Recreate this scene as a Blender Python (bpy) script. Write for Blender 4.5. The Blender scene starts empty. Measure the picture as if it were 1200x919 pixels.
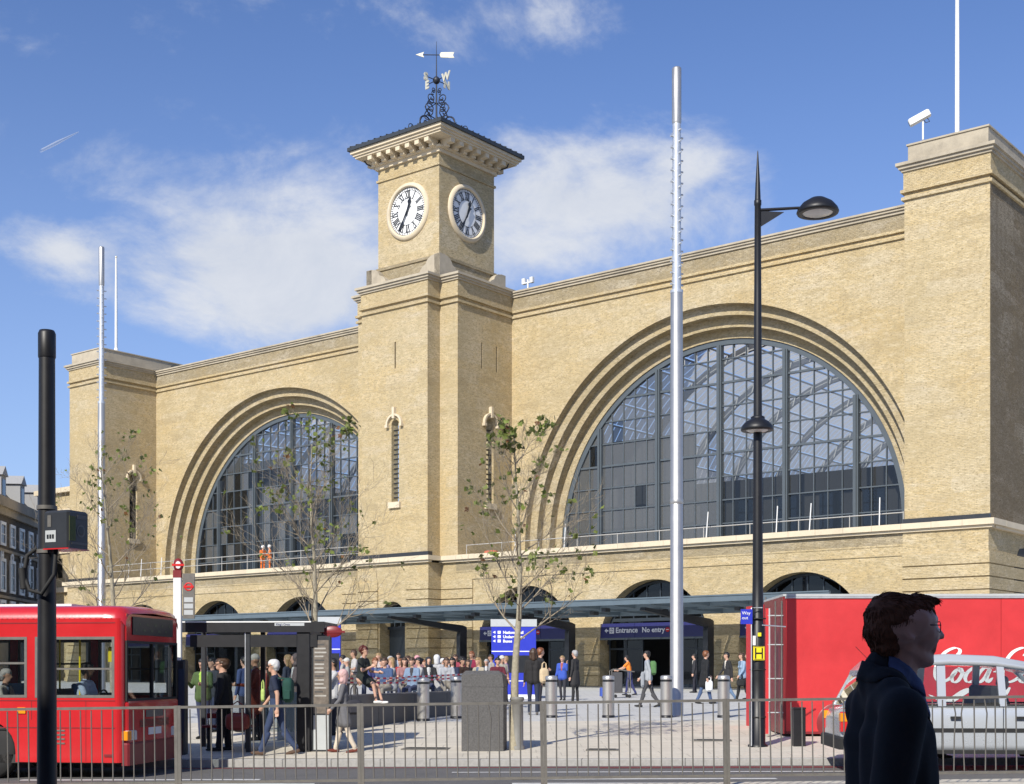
import bpy, bmesh, math, random
import numpy as np
from mathutils import Vector, Matrix, Euler, Quaternion
R = math.radians
sc = bpy.context.scene
col = sc.collection
rnd = random.Random(7)

# ------------------------------------------------------------------ camera, sky, sun, exposure
CH = 1.62                                   # eye height of the photographer
FL = 1596.0                                 # focal length in photograph pixels (1200 wide)
cam_d = bpy.data.cameras.new('camera')
cam = bpy.data.objects.new('camera', cam_d); col.objects.link(cam)
cam.location = (0, 0, CH); cam.rotation_euler = (R(90), 0, 0)
cam_d.sensor_width = 36.0; cam_d.sensor_fit = 'HORIZONTAL'
cam_d.lens = FL / 1200 * 36
cam_d.shift_y = (785 - 459.5) / 1200
cam_d.clip_start = 0.1; cam_d.clip_end = 6000
sc.camera = cam
sc.view_settings.view_transform = 'Standard'
sc.view_settings.look = 'None'
sc.view_settings.gamma = 1
sc.view_settings.exposure = 0.10

SUN_EL = R(35)
sx, sy = -0.445, -0.895                       # towards the sun, on the ground plane
n_ = math.hypot(sx, sy); sx /= n_; sy /= n_
SUNV = Vector((sx * math.cos(SUN_EL), sy * math.cos(SUN_EL), math.sin(SUN_EL)))
sun_d = bpy.data.lights.new('sun', 'SUN'); sun_d.energy = 4.9; sun_d.angle = R(0.5); sun_d.color = (1.0, 0.95, 0.85)
sun = bpy.data.objects.new('sun', sun_d); col.objects.link(sun)
sun.rotation_euler = SUNV.to_track_quat('Z', 'Y').to_euler()
sun.location = (-20, -20, 60)

world = bpy.data.worlds.new('World'); sc.world = world; world.use_nodes = True
nt = world.node_tree; nt.nodes.clear()
def N(tree, typ, **kw):
    n = tree.nodes.new(typ)
    for k, v in kw.items(): setattr(n, k, v)
    return n
out = N(nt, 'ShaderNodeOutputWorld'); bg = N(nt, 'ShaderNodeBackground')
sky = N(nt, 'ShaderNodeTexSky', sky_type='NISHITA'); sky.sun_disc = False
sky.sun_elevation = SUN_EL; sky.sun_rotation = math.atan2(sx, sy)
sky.altitude = 50; sky.air_density = 1.0; sky.dust_density = 0.6; sky.ozone_density = 2.2
bg.inputs[1].default_value = 0.100
tc = N(nt, 'ShaderNodeTexCoord')
L = nt.links.new
def wmath(op, a, b=None, c=None, clamp=False):
    m = N(nt, 'ShaderNodeMath', operation=op); m.use_clamp = clamp
    for i, v in enumerate((a, b, c)):
        if v is None: continue
        if isinstance(v, (int, float)): m.inputs[i].default_value = v
        else: L(v, m.inputs[i])
    return m.outputs[0]
def wnoise(scale, detail, rough, off, stretch):
    mp = N(nt, 'ShaderNodeMapping'); mp.inputs['Scale'].default_value = stretch; mp.inputs['Location'].default_value = off
    L(tc.outputs['Generated'], mp.inputs['Vector'])
    t = N(nt, 'ShaderNodeTexNoise'); t.inputs['Scale'].default_value = scale; t.inputs['Detail'].default_value = detail
    t.inputs['Roughness'].default_value = rough; t.inputs['Distortion'].default_value = 0.35
    L(mp.outputs[0], t.inputs['Vector']); return t.outputs['Fac']
# cloud banks: soft ellipsoids of direction, broken up by noise
def bank(px, py, wx, wz, strength):
    d = Vector(((px - 600) / FL, 1, (785 - py) / FL)).normalized()
    s = N(nt, 'ShaderNodeVectorMath', operation='SUBTRACT'); L(tc.outputs['Generated'], s.inputs[0]); s.inputs[1].default_value = d
    m = N(nt, 'ShaderNodeVectorMath', operation='MULTIPLY'); L(s.outputs[0], m.inputs[0]); m.inputs[1].default_value = (FL / wx, 2.0, FL / wz)
    l = N(nt, 'ShaderNodeVectorMath', operation='LENGTH'); L(m.outputs[0], l.inputs[0])
    v = wmath('SUBTRACT', 1.0, l.outputs['Value'], clamp=True)
    v = wmath('POWER', v, 0.8)
    return wmath('MULTIPLY', v, strength)
banks = [bank(250, 330, 210, 75, .62), bank(390, 260, 190, 120, .55), bank(90, 300, 100, 50, .5), bank(190, 225, 120, 60, .30), bank(330, 330, 160, 80, .35), bank(60, 290, 70, 40, .3),
         bank(730, 240, 200, 110, .75), bank(690, 190, 150, 70, .45), bank(800, 210, 110, 80, .35), bank(620, 290, 120, 70, .4), bank(600, 20, 140, 50, .42), bank(500, 50, 90, 50, .25), bank(320, 10, 130, 40, .42),
         bank(30, 500, 120, 70, .30)]
tot = banks[0]
for b_ in banks[1:]: tot = wmath('ADD', tot, b_)
n1 = wnoise(5.2, 8, .60, (3.1, 0, 1.7), (1, 1, 1.7)); n2 = wnoise(13, 8, .66, (0, 2, 0), (1, 1, 1.5))
nn = wmath('ADD', wmath('MULTIPLY', wmath('SUBTRACT', n1, .5), 1.8), wmath('MULTIPLY', wmath('SUBTRACT', n2, .5), 1.25))
# general broken cloud everywhere else
gen = wmath('MULTIPLY', wmath('SUBTRACT', n1, .52), 1.2)
cov = wmath('ADD', wmath('ADD', tot, wmath('MULTIPLY', nn, .80)), wmath('ADD', gen, -0.20))
mr = N(nt, 'ShaderNodeMapRange', interpolation_type='SMOOTHSTEP'); L(cov, mr.inputs[0])
mr.inputs[1].default_value = -.10; mr.inputs[2].default_value = .72; mr.inputs[3].default_value = 0.0; mr.inputs[4].default_value = .92
mixc = N(nt, 'ShaderNodeMix', data_type='RGBA'); L(mr.outputs[0], mixc.inputs[0])
skym = N(nt, 'ShaderNodeMix', data_type='RGBA', blend_type='MULTIPLY'); skym.inputs[0].default_value = 1
L(sky.outputs[0], skym.inputs[6]); skym.inputs[7].default_value = (.90, 1.03, 1.38, 1)
# a pale veil that thickens towards the horizon, all the way round
sepw = N(nt, 'ShaderNodeSeparateXYZ'); L(tc.outputs['Generated'], sepw.inputs[0])
veil = N(nt, 'ShaderNodeMapRange', interpolation_type='SMOOTHSTEP'); L(sepw.outputs['Z'], veil.inputs[0])
veil.inputs[1].default_value = 0.0; veil.inputs[2].default_value = 0.47; veil.inputs[3].default_value = 0.42; veil.inputs[4].default_value = 0.0
mixv = N(nt, 'ShaderNodeMix', data_type='RGBA'); L(veil.outputs[0], mixv.inputs[0]); L(skym.outputs[2], mixv.inputs[6])
mixv.inputs[7].default_value = (4.6, 5.9, 8.6, 1)
L(mixv.outputs[2], mixc.inputs[6])
cr = N(nt, 'ShaderNodeMix', data_type='RGBA'); L(wmath('MULTIPLY', n2, 1.4, clamp=True), cr.inputs[0])
cr.inputs[6].default_value = (5.3, 5.8, 6.8, 1); cr.inputs[7].default_value = (7.4, 7.6, 8.0, 1)
L(cr.outputs[2], mixc.inputs[7]); L(mixc.outputs[2], bg.inputs[0]); L(bg.outputs[0], out.inputs[0])

# ------------------------------------------------------------------ helpers
class MB:
    def __init__(s): s.v = []; s.f = []; s.m = []; s.sm = []
    def add(s, vs, fs, mi=0, smooth=False):
        o = len(s.v); s.v += [tuple(v) for v in vs]
        for f in fs: s.f.append(tuple(i + o for i in f)); s.m.append(mi); s.sm.append(smooth)
    def box(s, x0, x1, y0, y1, z0, z1, mi=0):
        if x0 > x1: x0, x1 = x1, x0
        if y0 > y1: y0, y1 = y1, y0
        if z0 > z1: z0, z1 = z1, z0
        s.add([(x0,y0,z0),(x1,y0,z0),(x1,y1,z0),(x0,y1,z0),(x0,y0,z1),(x1,y0,z1),(x1,y1,z1),(x0,y1,z1)],
              [(0,3,2,1),(4,5,6,7),(0,1,5,4),(1,2,6,5),(2,3,7,6),(3,0,4,7)], mi)
        return s
    def bbox(s, x0, x1, y0, y1, z0, z1, b=.02, mi=0):
        """box with chamfered vertical and top edges"""
        def ring(i, z): return [(x0+b+i,y0+i,z),(x1-b-i,y0+i,z),(x1-i,y0+b+i,z),(x1-i,y1-b-i,z),(x1-b-i,y1-i,z),(x0+b+i,y1-i,z),(x0+i,y1-b-i,z),(x0+i,y0+b+i,z)]
        v = ring(0, z0) + ring(0, z1-b) + ring(b*.7, z1)
        f = [tuple(range(7,-1,-1)), tuple(range(16,24))]
        for k in (0, 8):
            for i in range(8): f.append((k+i, k+(i+1)%8, k+8+(i+1)%8, k+8+i))
        s.add(v, f, mi); return s
    def tube(s, pts, rad, n=8, mi=0, caps=True, smooth=True):
        pts = [Vector(p) for p in pts]
        if not hasattr(rad, '__len__'): rad = [rad]*len(pts)
        vs = []; up = None
        for i, p in enumerate(pts):
            t = (pts[min(i+1,len(pts)-1)] - pts[max(i-1,0)])
            if t.length < 1e-9: t = Vector((0,0,1))
            t.normalize()
            if up is None: up = t.orthogonal().normalized()
            else:
                up = up - t*up.dot(t)
                up = up.normalized() if up.length > 1e-6 else t.orthogonal().normalized()
            w = t.cross(up)
            for k in range(n):
                a = 2*math.pi*k/n
                vs.append(p + (up*math.cos(a) + w*math.sin(a))*rad[i])
        fs = []
        for i in range(len(pts)-1):
            for k in range(n): fs.append((i*n+k, i*n+(k+1)%n, (i+1)*n+(k+1)%n, (i+1)*n+k))
        s.add(vs, fs, mi, smooth)
        if caps:
            s.add(vs[:n], [tuple(range(n-1,-1,-1))], mi); s.add(vs[-n:], [tuple(range(n))], mi)
        return s
    def lathe(s, prof, n=16, c=(0,0,0), mi=0, smooth=True, axis='z', caps=True):
        vs = []
        for r, h in prof:
            for k in range(n):
                a = 2*math.pi*k/n; x, y = r*math.cos(a), r*math.sin(a)
                p = (x,y,h) if axis=='z' else ((h,x,y) if axis=='x' else (y,h,x))
                vs.append((p[0]+c[0],p[1]+c[1],p[2]+c[2]))
        fs = [(i*n+k, i*n+(k+1)%n, (i+1)*n+(k+1)%n, (i+1)*n+k) for i in range(len(prof)-1) for k in range(n)]
        s.add(vs, fs, mi, smooth)
        if not caps: return s
        if prof[0][0] > 1e-4: s.add(vs[:n], [tuple(range(n-1,-1,-1))], mi)
        if prof[-1][0] > 1e-4: s.add(vs[-n:], [tuple(range(n))], mi)
        return s
    def prism(s, poly, a0, a1, plane='xz', mi=0):
        """poly in a plane, extruded along the remaining axis from a0 to a1"""
        def P(u, v, a): return {'xz': (u,a,v), 'yz': (a,u,v), 'xy': (u,v,a)}[plane]
        n = len(poly); vs = [P(u,v,a0) for u,v in poly] + [P(u,v,a1) for u,v in poly]
        area = sum(poly[i][0]*poly[(i+1)%n][1]-poly[(i+1)%n][0]*poly[i][1] for i in range(n))
        flip = (area > 0) == (plane != 'xz'); 
        if a1 < a0: flip = not flip
        f = [tuple(range(n)), tuple(range(2*n-1,n-1,-1))] + [(i, n+i, n+(i+1)%n, (i+1)%n) for i in range(n)]
        if flip: f = [tuple(reversed(q)) for q in f]
        s.add(vs, f, mi); return s
    def ball(s, c, r, n=10, mi=0, sc_=(1,1,1)):
        vs = []; m = n//2+1
        for i in range(m+1):
            th = math.pi*i/m
            for k in range(n):
                a = 2*math.pi*k/n
                vs.append((c[0]+r*sc_[0]*math.sin(th)*math.cos(a), c[1]+r*sc_[1]*math.sin(th)*math.sin(a), c[2]-r*sc_[2]*math.cos(th)))
        s.add(vs, [(i*n+k, i*n+(k+1)%n, (i+1)*n+(k+1)%n, (i+1)*n+k) for i in range(m) for k in range(n)], mi, True); return s
    def xf(s, M, start=0):
        for i in range(start, len(s.v)): s.v[i] = tuple(M @ Vector(s.v[i]))
        return s
    def mesh(s, name, mats):
        me = bpy.data.meshes.new(name); me.from_pydata(s.v, [], s.f)
        if not isinstance(mats, (list, tuple)): mats = [mats]
        for m in mats: me.materials.append(m)
        if s.f:
            me.polygons.foreach_set('material_index', s.m); me.polygons.foreach_set('use_smooth', s.sm)
        me.update(); return me
    def build(s, name, mats, parent=None, **tags):
        o = bpy.data.objects.new(name, s.mesh(name, mats)); col.objects.link(o)
        if parent is not None: o.parent = parent
        return tag(o, **tags)
def tag(o, label=None, cat=None, group=None, kind=None):
    if label: o['label'] = label
    if cat: o['category'] = cat
    if group: o['group'] = group
    if kind: o['kind'] = kind
    return o
def thing(name, label, cat, loc=(0,0,0), rz=0, group=None):
    o = bpy.data.objects.new(name, None); col.objects.link(o); o.empty_display_size = .3
    o.location = loc; o.rotation_euler = (0,0,rz); return tag(o, label, cat, group)
kids = {}
def copy_tree(o, parent=None):
    c = o.copy(); col.objects.link(c)
    if parent is not None: c.parent = parent
    for ch in list(o.children): copy_tree(ch, c)
    return c
def inst(name, me, parent, loc=(0,0,0), rot=(0,0,0)):
    o = bpy.data.objects.new(name, me); col.objects.link(o); o.parent = parent; o.location = loc; o.rotation_euler = rot; return o
def text_mesh(txt, size, mat, name='lettering', extrude=.004, bold=0.0, shear=0.0, align='LEFT'):
    cu = bpy.data.curves.new('t', 'FONT'); cu.body = txt; cu.size = size; cu.extrude = extrude; cu.offset = bold; cu.shear = shear
    cu.align_x = align; cu.resolution_u = 2
    ob = bpy.data.objects.new('t', cu); col.objects.link(ob)
    me = bpy.data.meshes.new_from_object(ob.evaluated_get(bpy.context.evaluated_depsgraph_get()))
    bpy.data.objects.remove(ob); bpy.data.curves.remove(cu); me.name = name; me.materials.clear(); me.materials.append(mat); return me
def clip_convex(poly, clip):
    outp = poly
    for i in range(len(clip)):
        a, b = clip[i], clip[(i+1) % len(clip)]; inp = outp; outp = []
        if not inp: break
        def side(p): return (b[0]-a[0])*(p[1]-a[1]) - (b[1]-a[1])*(p[0]-a[0])
        for j in range(len(inp)):
            p, q = inp[j], inp[(j+1) % len(inp)]; sp, sq = side(p), side(q)
            if sp >= 0: outp.append(p)
            if (sp >= 0) != (sq >= 0):
                t = sp/(sp-sq); outp.append((p[0]+(q[0]-p[0])*t, p[1]+(q[1]-p[1])*t))
    return outp

# ground heights: the pavement climbs gently towards the station, the street falls a little to the left
def rise(f): return float(np.interp(f, [0, 24, 30, 36, 50, 74, 200], [0, 0, .20, .34, .46, .66, .7]))
def tilt(x, f): return .0125*max(-40, min(40, x))*float(np.interp(f, [0, 26, 40, 200], [1, 1, 0, 0]))
def gz(x, f): return rise(f) + tilt(x, f) + .04
def rz_(x, f): return tilt(x, f) - .08
def at(px, f): return ((px-600)/FL*f, f)
def kerb_f(x): return 24.0 - .13*x

# ------------------------------------------------------------------ materials
def new_mat(name):
    m = bpy.data.materials.new(name); m.use_nodes = True; t = m.node_tree
    return m, t, t.nodes['Principled BSDF']
def mat(name, c, rough=.6, metal=0.0, var=.12, scale=6.0, bump=.0, spec=None, coat=0.0, alpha=None, emit=None, dirt=0.0):
    m, t, b = new_mat(name); ln = t.links.new
    b.inputs['Roughness'].default_value = rough; b.inputs['Metallic'].default_value = metal
    if spec is not None: b.inputs['Specular IOR Level'].default_value = spec
    if coat: b.inputs['Coat Weight'].default_value = coat; b.inputs['Coat Roughness'].default_value = .08
    co = N(t, 'ShaderNodeTexCoord'); no = N(t, 'ShaderNodeTexNoise'); no.inputs['Scale'].default_value = scale; no.inputs['Detail'].default_value = 6
    no.inputs['Roughness'].default_value = .65
    ln(co.outputs['Object'], no.inputs['Vector'])
    mx = N(t, 'ShaderNodeMix', data_type='RGBA')
    lo = tuple(x*(1-var*1.6) for x in c) + (1,); hi = tuple(min(1, x*(1+var*1.2)) for x in c) + (1,)
    mx.inputs[6].default_value = lo; mx.inputs[7].default_value = hi
    ln(no.outputs['Fac'], mx.inputs[0]); cout = mx.outputs[2]
    if dirt:
        n2_ = N(t, 'ShaderNodeTexNoise'); n2_.inputs['Scale'].default_value = scale*.23; n2_.inputs['Detail'].default_value = 8; n2_.inputs['Roughness'].default_value = .7
        ln(co.outputs['Object'], n2_.inputs['Vector'])
        mr_ = N(t, 'ShaderNodeMapRange'); ln(n2_.outputs['Fac'], mr_.inputs[0]); mr_.inputs[1].default_value = .48; mr_.inputs[2].default_value = .72; mr_.inputs[4].default_value = dirt
        m2 = N(t, 'ShaderNodeMix', data_type='RGBA'); ln(mr_.outputs[0], m2.inputs[0]); ln(cout, m2.inputs[6]); m2.inputs[7].default_value = (.07,.06,.05,1); cout = m2.outputs[2]
    ln(cout, b.inputs['Base Color'])
    rr = N(t, 'ShaderNodeMapRange'); ln(no.outputs['Fac'], rr.inputs[0]); rr.inputs[3].default_value = max(0, rough-.08); rr.inputs[4].default_value = min(1, rough+.08); ln(rr.outputs[0], b.inputs['Roughness'])
    if bump:
        bp = N(t, 'ShaderNodeBump'); bp.inputs['Strength'].default_value = 1; bp.inputs['Distance'].default_value = bump
        ln(no.outputs['Fac'], bp.inputs['Height']); ln(bp.outputs[0], b.inputs['Normal'])
    if emit: b.inputs['Emission Color'].default_value = emit[:3] + (1,); b.inputs['Emission Strength'].default_value = emit[3]
    return m
def brick_mat(name, c1, c2, mortar, dirt=.35, pale=.35, soot=(.16,.125,.09), streak=.3):
    m, t, b = new_mat(name); ln = t.links.new; b.inputs['Roughness'].default_value = .9; b.inputs['Specular IOR Level'].default_value = .15
    co = N(t, 'ShaderNodeTexCoord'); ge = N(t, 'ShaderNodeNewGeometry')
    vt = N(t, 'ShaderNodeVectorTransform', vector_type='NORMAL', convert_from='WORLD', convert_to='OBJECT'); ln(ge.outputs['True Normal'], vt.inputs[0])
    sn = N(t, 'ShaderNodeSeparateXYZ'); ln(vt.outputs[0], sn.inputs[0])
    ab = N(t, 'ShaderNodeMath', operation='ABSOLUTE'); ln(sn.outputs[0], ab.inputs[0])
    gt = N(t, 'ShaderNodeMath', operation='GREATER_THAN'); ln(ab.outputs[0], gt.inputs[0]); gt.inputs[1].default_value = .7
    sp = N(t, 'ShaderNodeSeparateXYZ'); ln(co.outputs['Object'], sp.inputs[0])
    mu = N(t, 'ShaderNodeMix', data_type='FLOAT'); ln(gt.outputs[0], mu.inputs[0]); ln(sp.outputs[0], mu.inputs[2]); ln(sp.outputs[1], mu.inputs[3])
    cb = N(t, 'ShaderNodeCombineXYZ'); ln(mu.outputs[0], cb.inputs[0]); ln(sp.outputs[2], cb.inputs[1])
    br = N(t, 'ShaderNodeTexBrick'); ln(cb.outputs[0], br.inputs['Vector']); br.inputs['Scale'].default_value = 1
    br.inputs['Brick Width'].default_value = .225; br.inputs['Row Height'].default_value = .075; br.inputs['Mortar Size'].default_value = .006
    br.inputs['Color1'].default_value = c1 + (1,); br.inputs['Color2'].default_value = c2 + (1,); br.inputs['Mortar'].default_value = mortar + (1,); br.inputs['Bias'].default_value = .1
    def noise(sv, detail, rough, st=(1,1,1)):
        mp = N(t, 'ShaderNodeMapping'); mp.inputs['Scale'].default_value = st; ln(co.outputs['Object'], mp.inputs[0])
        n_ = N(t, 'ShaderNodeTexNoise'); n_.inputs['Scale'].default_value = sv; n_.inputs['Detail'].default_value = detail; n_.inputs['Roughness'].default_value = rough; ln(mp.outputs[0], n_.inputs['Vector']); return n_.outputs['Fac']
    def ramp(s_, a, b2, hi):
        r_ = N(t, 'ShaderNodeMapRange', interpolation_type='SMOOTHSTEP'); ln(s_, r_.inputs[0]); r_.inputs[1].default_value = a; r_.inputs[2].default_value = b2; r_.inputs[3].default_value = 0; r_.inputs[4].default_value = hi; return r_.outputs[0]
    def mixcol(cin, f, c_, mode='MIX'):
        m_ = N(t, 'ShaderNodeMix', data_type='RGBA', blend_type=mode); ln(f, m_.inputs[0]); ln(cin, m_.inputs[6]); m_.inputs[7].default_value = c_ + (1,); return m_.outputs[2]
    c = br.outputs['Color']
    def patch(w, h, off, lo, hi, amt, c_):
        mp = N(t, 'ShaderNodeMapping'); mp.inputs['Location'].default_value = off; ln(cb.outputs[0], mp.inputs[0])
        wn = N(t, 'ShaderNodeTexNoise'); wn.inputs['Scale'].default_value = .9; wn.inputs['Detail'].default_value = 5; ln(mp.outputs[0], wn.inputs['Vector'])
        v0 = N(t, 'ShaderNodeVectorMath', operation='MULTIPLY_ADD'); ln(wn.outputs['Color'], v0.inputs[0]); v0.inputs[1].default_value = (w*.9, h*.5, 0); ln(mp.outputs[0], v0.inputs[2])
        b2 = N(t, 'ShaderNodeTexBrick'); ln(v0.outputs[0], b2.inputs['Vector']); b2.inputs['Scale'].default_value = 1; b2.inputs['Brick Width'].default_value = w; b2.inputs['Row Height'].default_value = h
        b2.inputs['Mortar Size'].default_value = 0; b2.inputs['Color1'].default_value = (0,0,0,1); b2.inputs['Color2'].default_value = (1,1,1,1)
        return mixcol(c, ramp(b2.outputs['Color'], lo, hi, amt), c_)
    c = patch(3.7, 1.3, (5,3,0), .35, 1.1, .5, (c1[0]*.86, c1[1]*.80, c1[2]*.68))
    c = patch(2.6, .7, (1,9,0), .70, 1.15, .42, (.64,.59,.48))
    c = patch(1.9, .45, (7,2,0), .84, 1.0, .5, (c1[0]*.62, c1[1]*.60, c1[2]*.58))
    c = mixcol(c, ramp(noise(.22, 7, .62), .46, .66, .55), tuple(v*.80 for v in c1[:1]) + (c1[1]*.73, c1[2]*.58))       # ochre patches
    c = mixcol(c, ramp(noise(.8, 9, .78, (.35,.35,1.3)), .50, .70, pale+.25), (.62,.55,.44))   # pale repointed areas
    c = mixcol(c, ramp(noise(1.7, 6, .75, (1,1,.6)), .54, .74, dirt), soot)
    c = mixcol(c, ramp(noise(1.3, 6, .7, (1.5,1.5,.11)), .52, .74, dirt*.9), tuple(v*.55 for v in c1))   # rain streaks
    c = mixcol(c, ramp(noise(.09, 5, .6, (1,1,1.6)),   .44, .62, .5), tuple(v*.70 for v in c1))
    c = mixcol(c, ramp(noise(4.0, 4, .7, (1,1,3.4)), .44, .66, streak+.28), tuple(v*.50 for v in c1), 'MIX')   # courses of darker bricks
    c = mixcol(c, ramp(noise(16.0, 2, .5, (1,1,2.2)), .60, .72, .5), (.70,.62,.48))
    c = mixcol(c, ramp(noise(9.0, 2, .5, (.8,.8,2.6)), .56, .66, .8), tuple(v*.40 for v in c1))
    c = mixcol(c, ramp(noise(.45, 8, .72, (1,1,1.5)), .46, .62, .42), tuple(v*.62 for v in c1))          # blotches of grime
    c = mixcol(c, ramp(noise(2.6, 8, .8, (.7,.7,2.0)), .50, .66, .45), (c1[0]*1.05, c1[1]*1.13, c1[2]*1.35))   # lime bloom
    ln(c, b.inputs['Base Color'])
    bp = N(t, 'ShaderNodeBump'); bp.inputs['Distance'].default_value = .02; bp.inputs['Strength'].default_value = .8
    ad = N(t, 'ShaderNodeMath', operation='SUBTRACT'); ln(noise(22, 3, .6), ad.inputs[0]); ln(br.outputs['Fac'], ad.inputs[1]); ln(ad.outputs[0], bp.inputs['Height']); ln(bp.outputs[0], b.inputs['Normal'])
    return m
def glass_mat(name, tint=(.75,.82,.86), rough=.02, op=.25, body=(.03,.04,.05), ior=1.5, boost=0.0):
    m = bpy.data.materials.new(name); m.use_nodes = True; t = m.node_tree; t.nodes.clear(); ln = t.links.new
    o = N(t, 'ShaderNodeOutputMaterial'); tr = N(t, 'ShaderNodeBsdfTransparent'); tr.inputs[0].default_value = tint + (1,)
    gl = N(t, 'ShaderNodeBsdfGlossy'); gl.inputs['Roughness'].default_value = rough; gl.inputs[0].default_value = (.9,.95,1,1)
    df = N(t, 'ShaderNodeBsdfDiffuse'); df.inputs[0].default_value = body + (1,)
    m1 = N(t, 'ShaderNodeMixShader'); m1.inputs[0].default_value = op; ln(tr.outputs[0], m1.inputs[1]); ln(df.outputs[0], m1.inputs[2])
    fr = N(t, 'ShaderNodeFresnel'); fr.inputs[0].default_value = ior
    ad = N(t, 'ShaderNodeMath', operation='ADD'); ad.use_clamp = True; ln(fr.outputs[0], ad.inputs[0]); ad.inputs[1].default_value = boost
    m2 = N(t, 'ShaderNodeMixShader'); ln(ad.outputs[0], m2.inputs[0]); ln(m1.outputs[0], m2.inputs[1]); ln(gl.outputs[0], m2.inputs[2]); ln(m2.outputs[0], o.inputs[0])
    return m
M = {}
M['brick'] = brick_mat('stock_brick', (.66,.53,.31), (.50,.385,.205), (.56,.49,.35))
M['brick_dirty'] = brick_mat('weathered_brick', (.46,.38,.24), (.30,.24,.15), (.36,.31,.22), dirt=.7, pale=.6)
M['brick_ring'] = brick_mat('arch_brick', (.58,.475,.29), (.42,.335,.195), (.48,.42,.31), dirt=.5, pale=.3)
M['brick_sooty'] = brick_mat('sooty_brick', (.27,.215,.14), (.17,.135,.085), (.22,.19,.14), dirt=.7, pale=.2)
M['stone'] = mat('pale_stone', (.46,.40,.30), .85, var=.2, scale=1.6, bump=.01, dirt=.45)
M['stone_cream'] = mat('cream_stone', (.66,.56,.40), .8, var=.1, scale=2.2, bump=.005, dirt=.2)
M['steel_blue'] = mat('blue_grey_steel', (.082,.100,.115), .45, var=.12, scale=2)
M['canopy'] = mat('canopy_steel', (.105,.14,.165), .45, var=.15, scale=2)
M['dark_steel'] = mat('dark_steel', (.03,.033,.038), .4, var=.2)
M['black'] = mat('black_paint', (.010,.010,.012), .45, var=.2)
M['slate'] = mat('roof_slate', (.035,.042,.05), .55, var=.3, scale=5, bump=.01)
M['white'] = mat('white_paint', (.78,.78,.76), .4, var=.05)
M['dial'] = mat('clock_dial', (.80,.80,.78), .35, var=.03)
M['ink'] = mat('clock_black', (.015,.017,.02), .4, var=.1)
M['gold'] = mat('gilding', (.80,.74,.55), .32, .4, var=.1)
M['iron'] = mat('wrought_iron', (.018,.022,.035), .5, var=.2)
M['brushed'] = mat('brushed_steel', (.50,.485,.46), .42, .75, var=.08, scale=3)
M['galv'] = mat('galvanised_steel', (.16,.15,.135), .55, .25, var=.25, scale=9, dirt=.35)
M['glass_station'] = glass_mat('station_glass', (.80,.82,.82), .03, .15, (.30,.32,.33), 1.5, .015)
M['glass_grey'] = glass_mat('grey_glass', (.70,.73,.74), .03, .24, (.34,.35,.35), 1.5, .01)  # grey body carries reflected buildings as well as haze on dirty panes
M['glass_plain'] = glass_mat('plain_glass', (.70,.74,.77), .01, .035, (.2,.22,.24), 1.5, .0)
M['glass_clear'] = glass_mat('clear_glass', (.80,.84,.84), .01, .06)
M['glass_dark'] = glass_mat('dark_glass', (.30,.33,.35), .02, .3, (.012,.014,.016))

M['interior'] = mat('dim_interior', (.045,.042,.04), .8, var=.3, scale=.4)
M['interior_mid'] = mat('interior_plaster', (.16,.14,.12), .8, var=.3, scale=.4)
M['door'] = mat('door_frame', (.035,.045,.055), .4, var=.15)
M['sign_blue'] = mat('sign_navy', (.025,.028,.13), .4, var=.05)
M['totem_blue'] = mat('totem_blue', (.03,.045,.46), .35, var=.04)
M['signwhite'] = mat('sign_white', (.82,.82,.82), .5, var=.02)
M['red'] = mat('bus_red', (.56,.020,.024), .24, var=.16, scale=1.6, coat=.6, bump=.003, dirt=.10)
M['lorry_red'] = mat('lorry_red', (.58,.036,.040), .45, var=.22, scale=.9, bump=.012, dirt=.06)
M['silver_car'] = mat('silver_car_paint', (.52,.55,.58), .26, .3, var=.012, scale=1, coat=.7)
M['rubber'] = mat('rubber', (.018,.018,.018), .75, var=.2)
M['granite'] = mat('dark_granite', (.10,.097,.095), .6, var=.6, scale=34, bump=.002)
M['trim_shaded'] = mat('shaded_trim', (.33,.33,.33), .8, var=.1)  # dormer trim with its shade put into the grey
M['yellow'] = mat('yellow_plate', (.85,.68,.02), .45, var=.04)
M['amber'] = mat('amber_lens', (.85,.28,.01), .25, var=.05)
M['blue_seat'] = mat('blue_seat', (.06,.16,.28), .7, var=.15)
M['lens'] = mat('lamp_lens', (.62,.62,.60), .25, var=.15)
M['orange'] = mat('orange_fabric', (.95,.24,.03), .75, var=.12, bump=.004)
M['grey_panel'] = mat('pale_grey_panel', (.46,.48,.48), .5, var=.06)
M['maroon'] = mat('maroon_paint', (.20,.018,.022), .4, var=.1)
M['roundel_red'] = mat('roundel_red', (.62,.02,.02), .35, var=.05)
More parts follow.
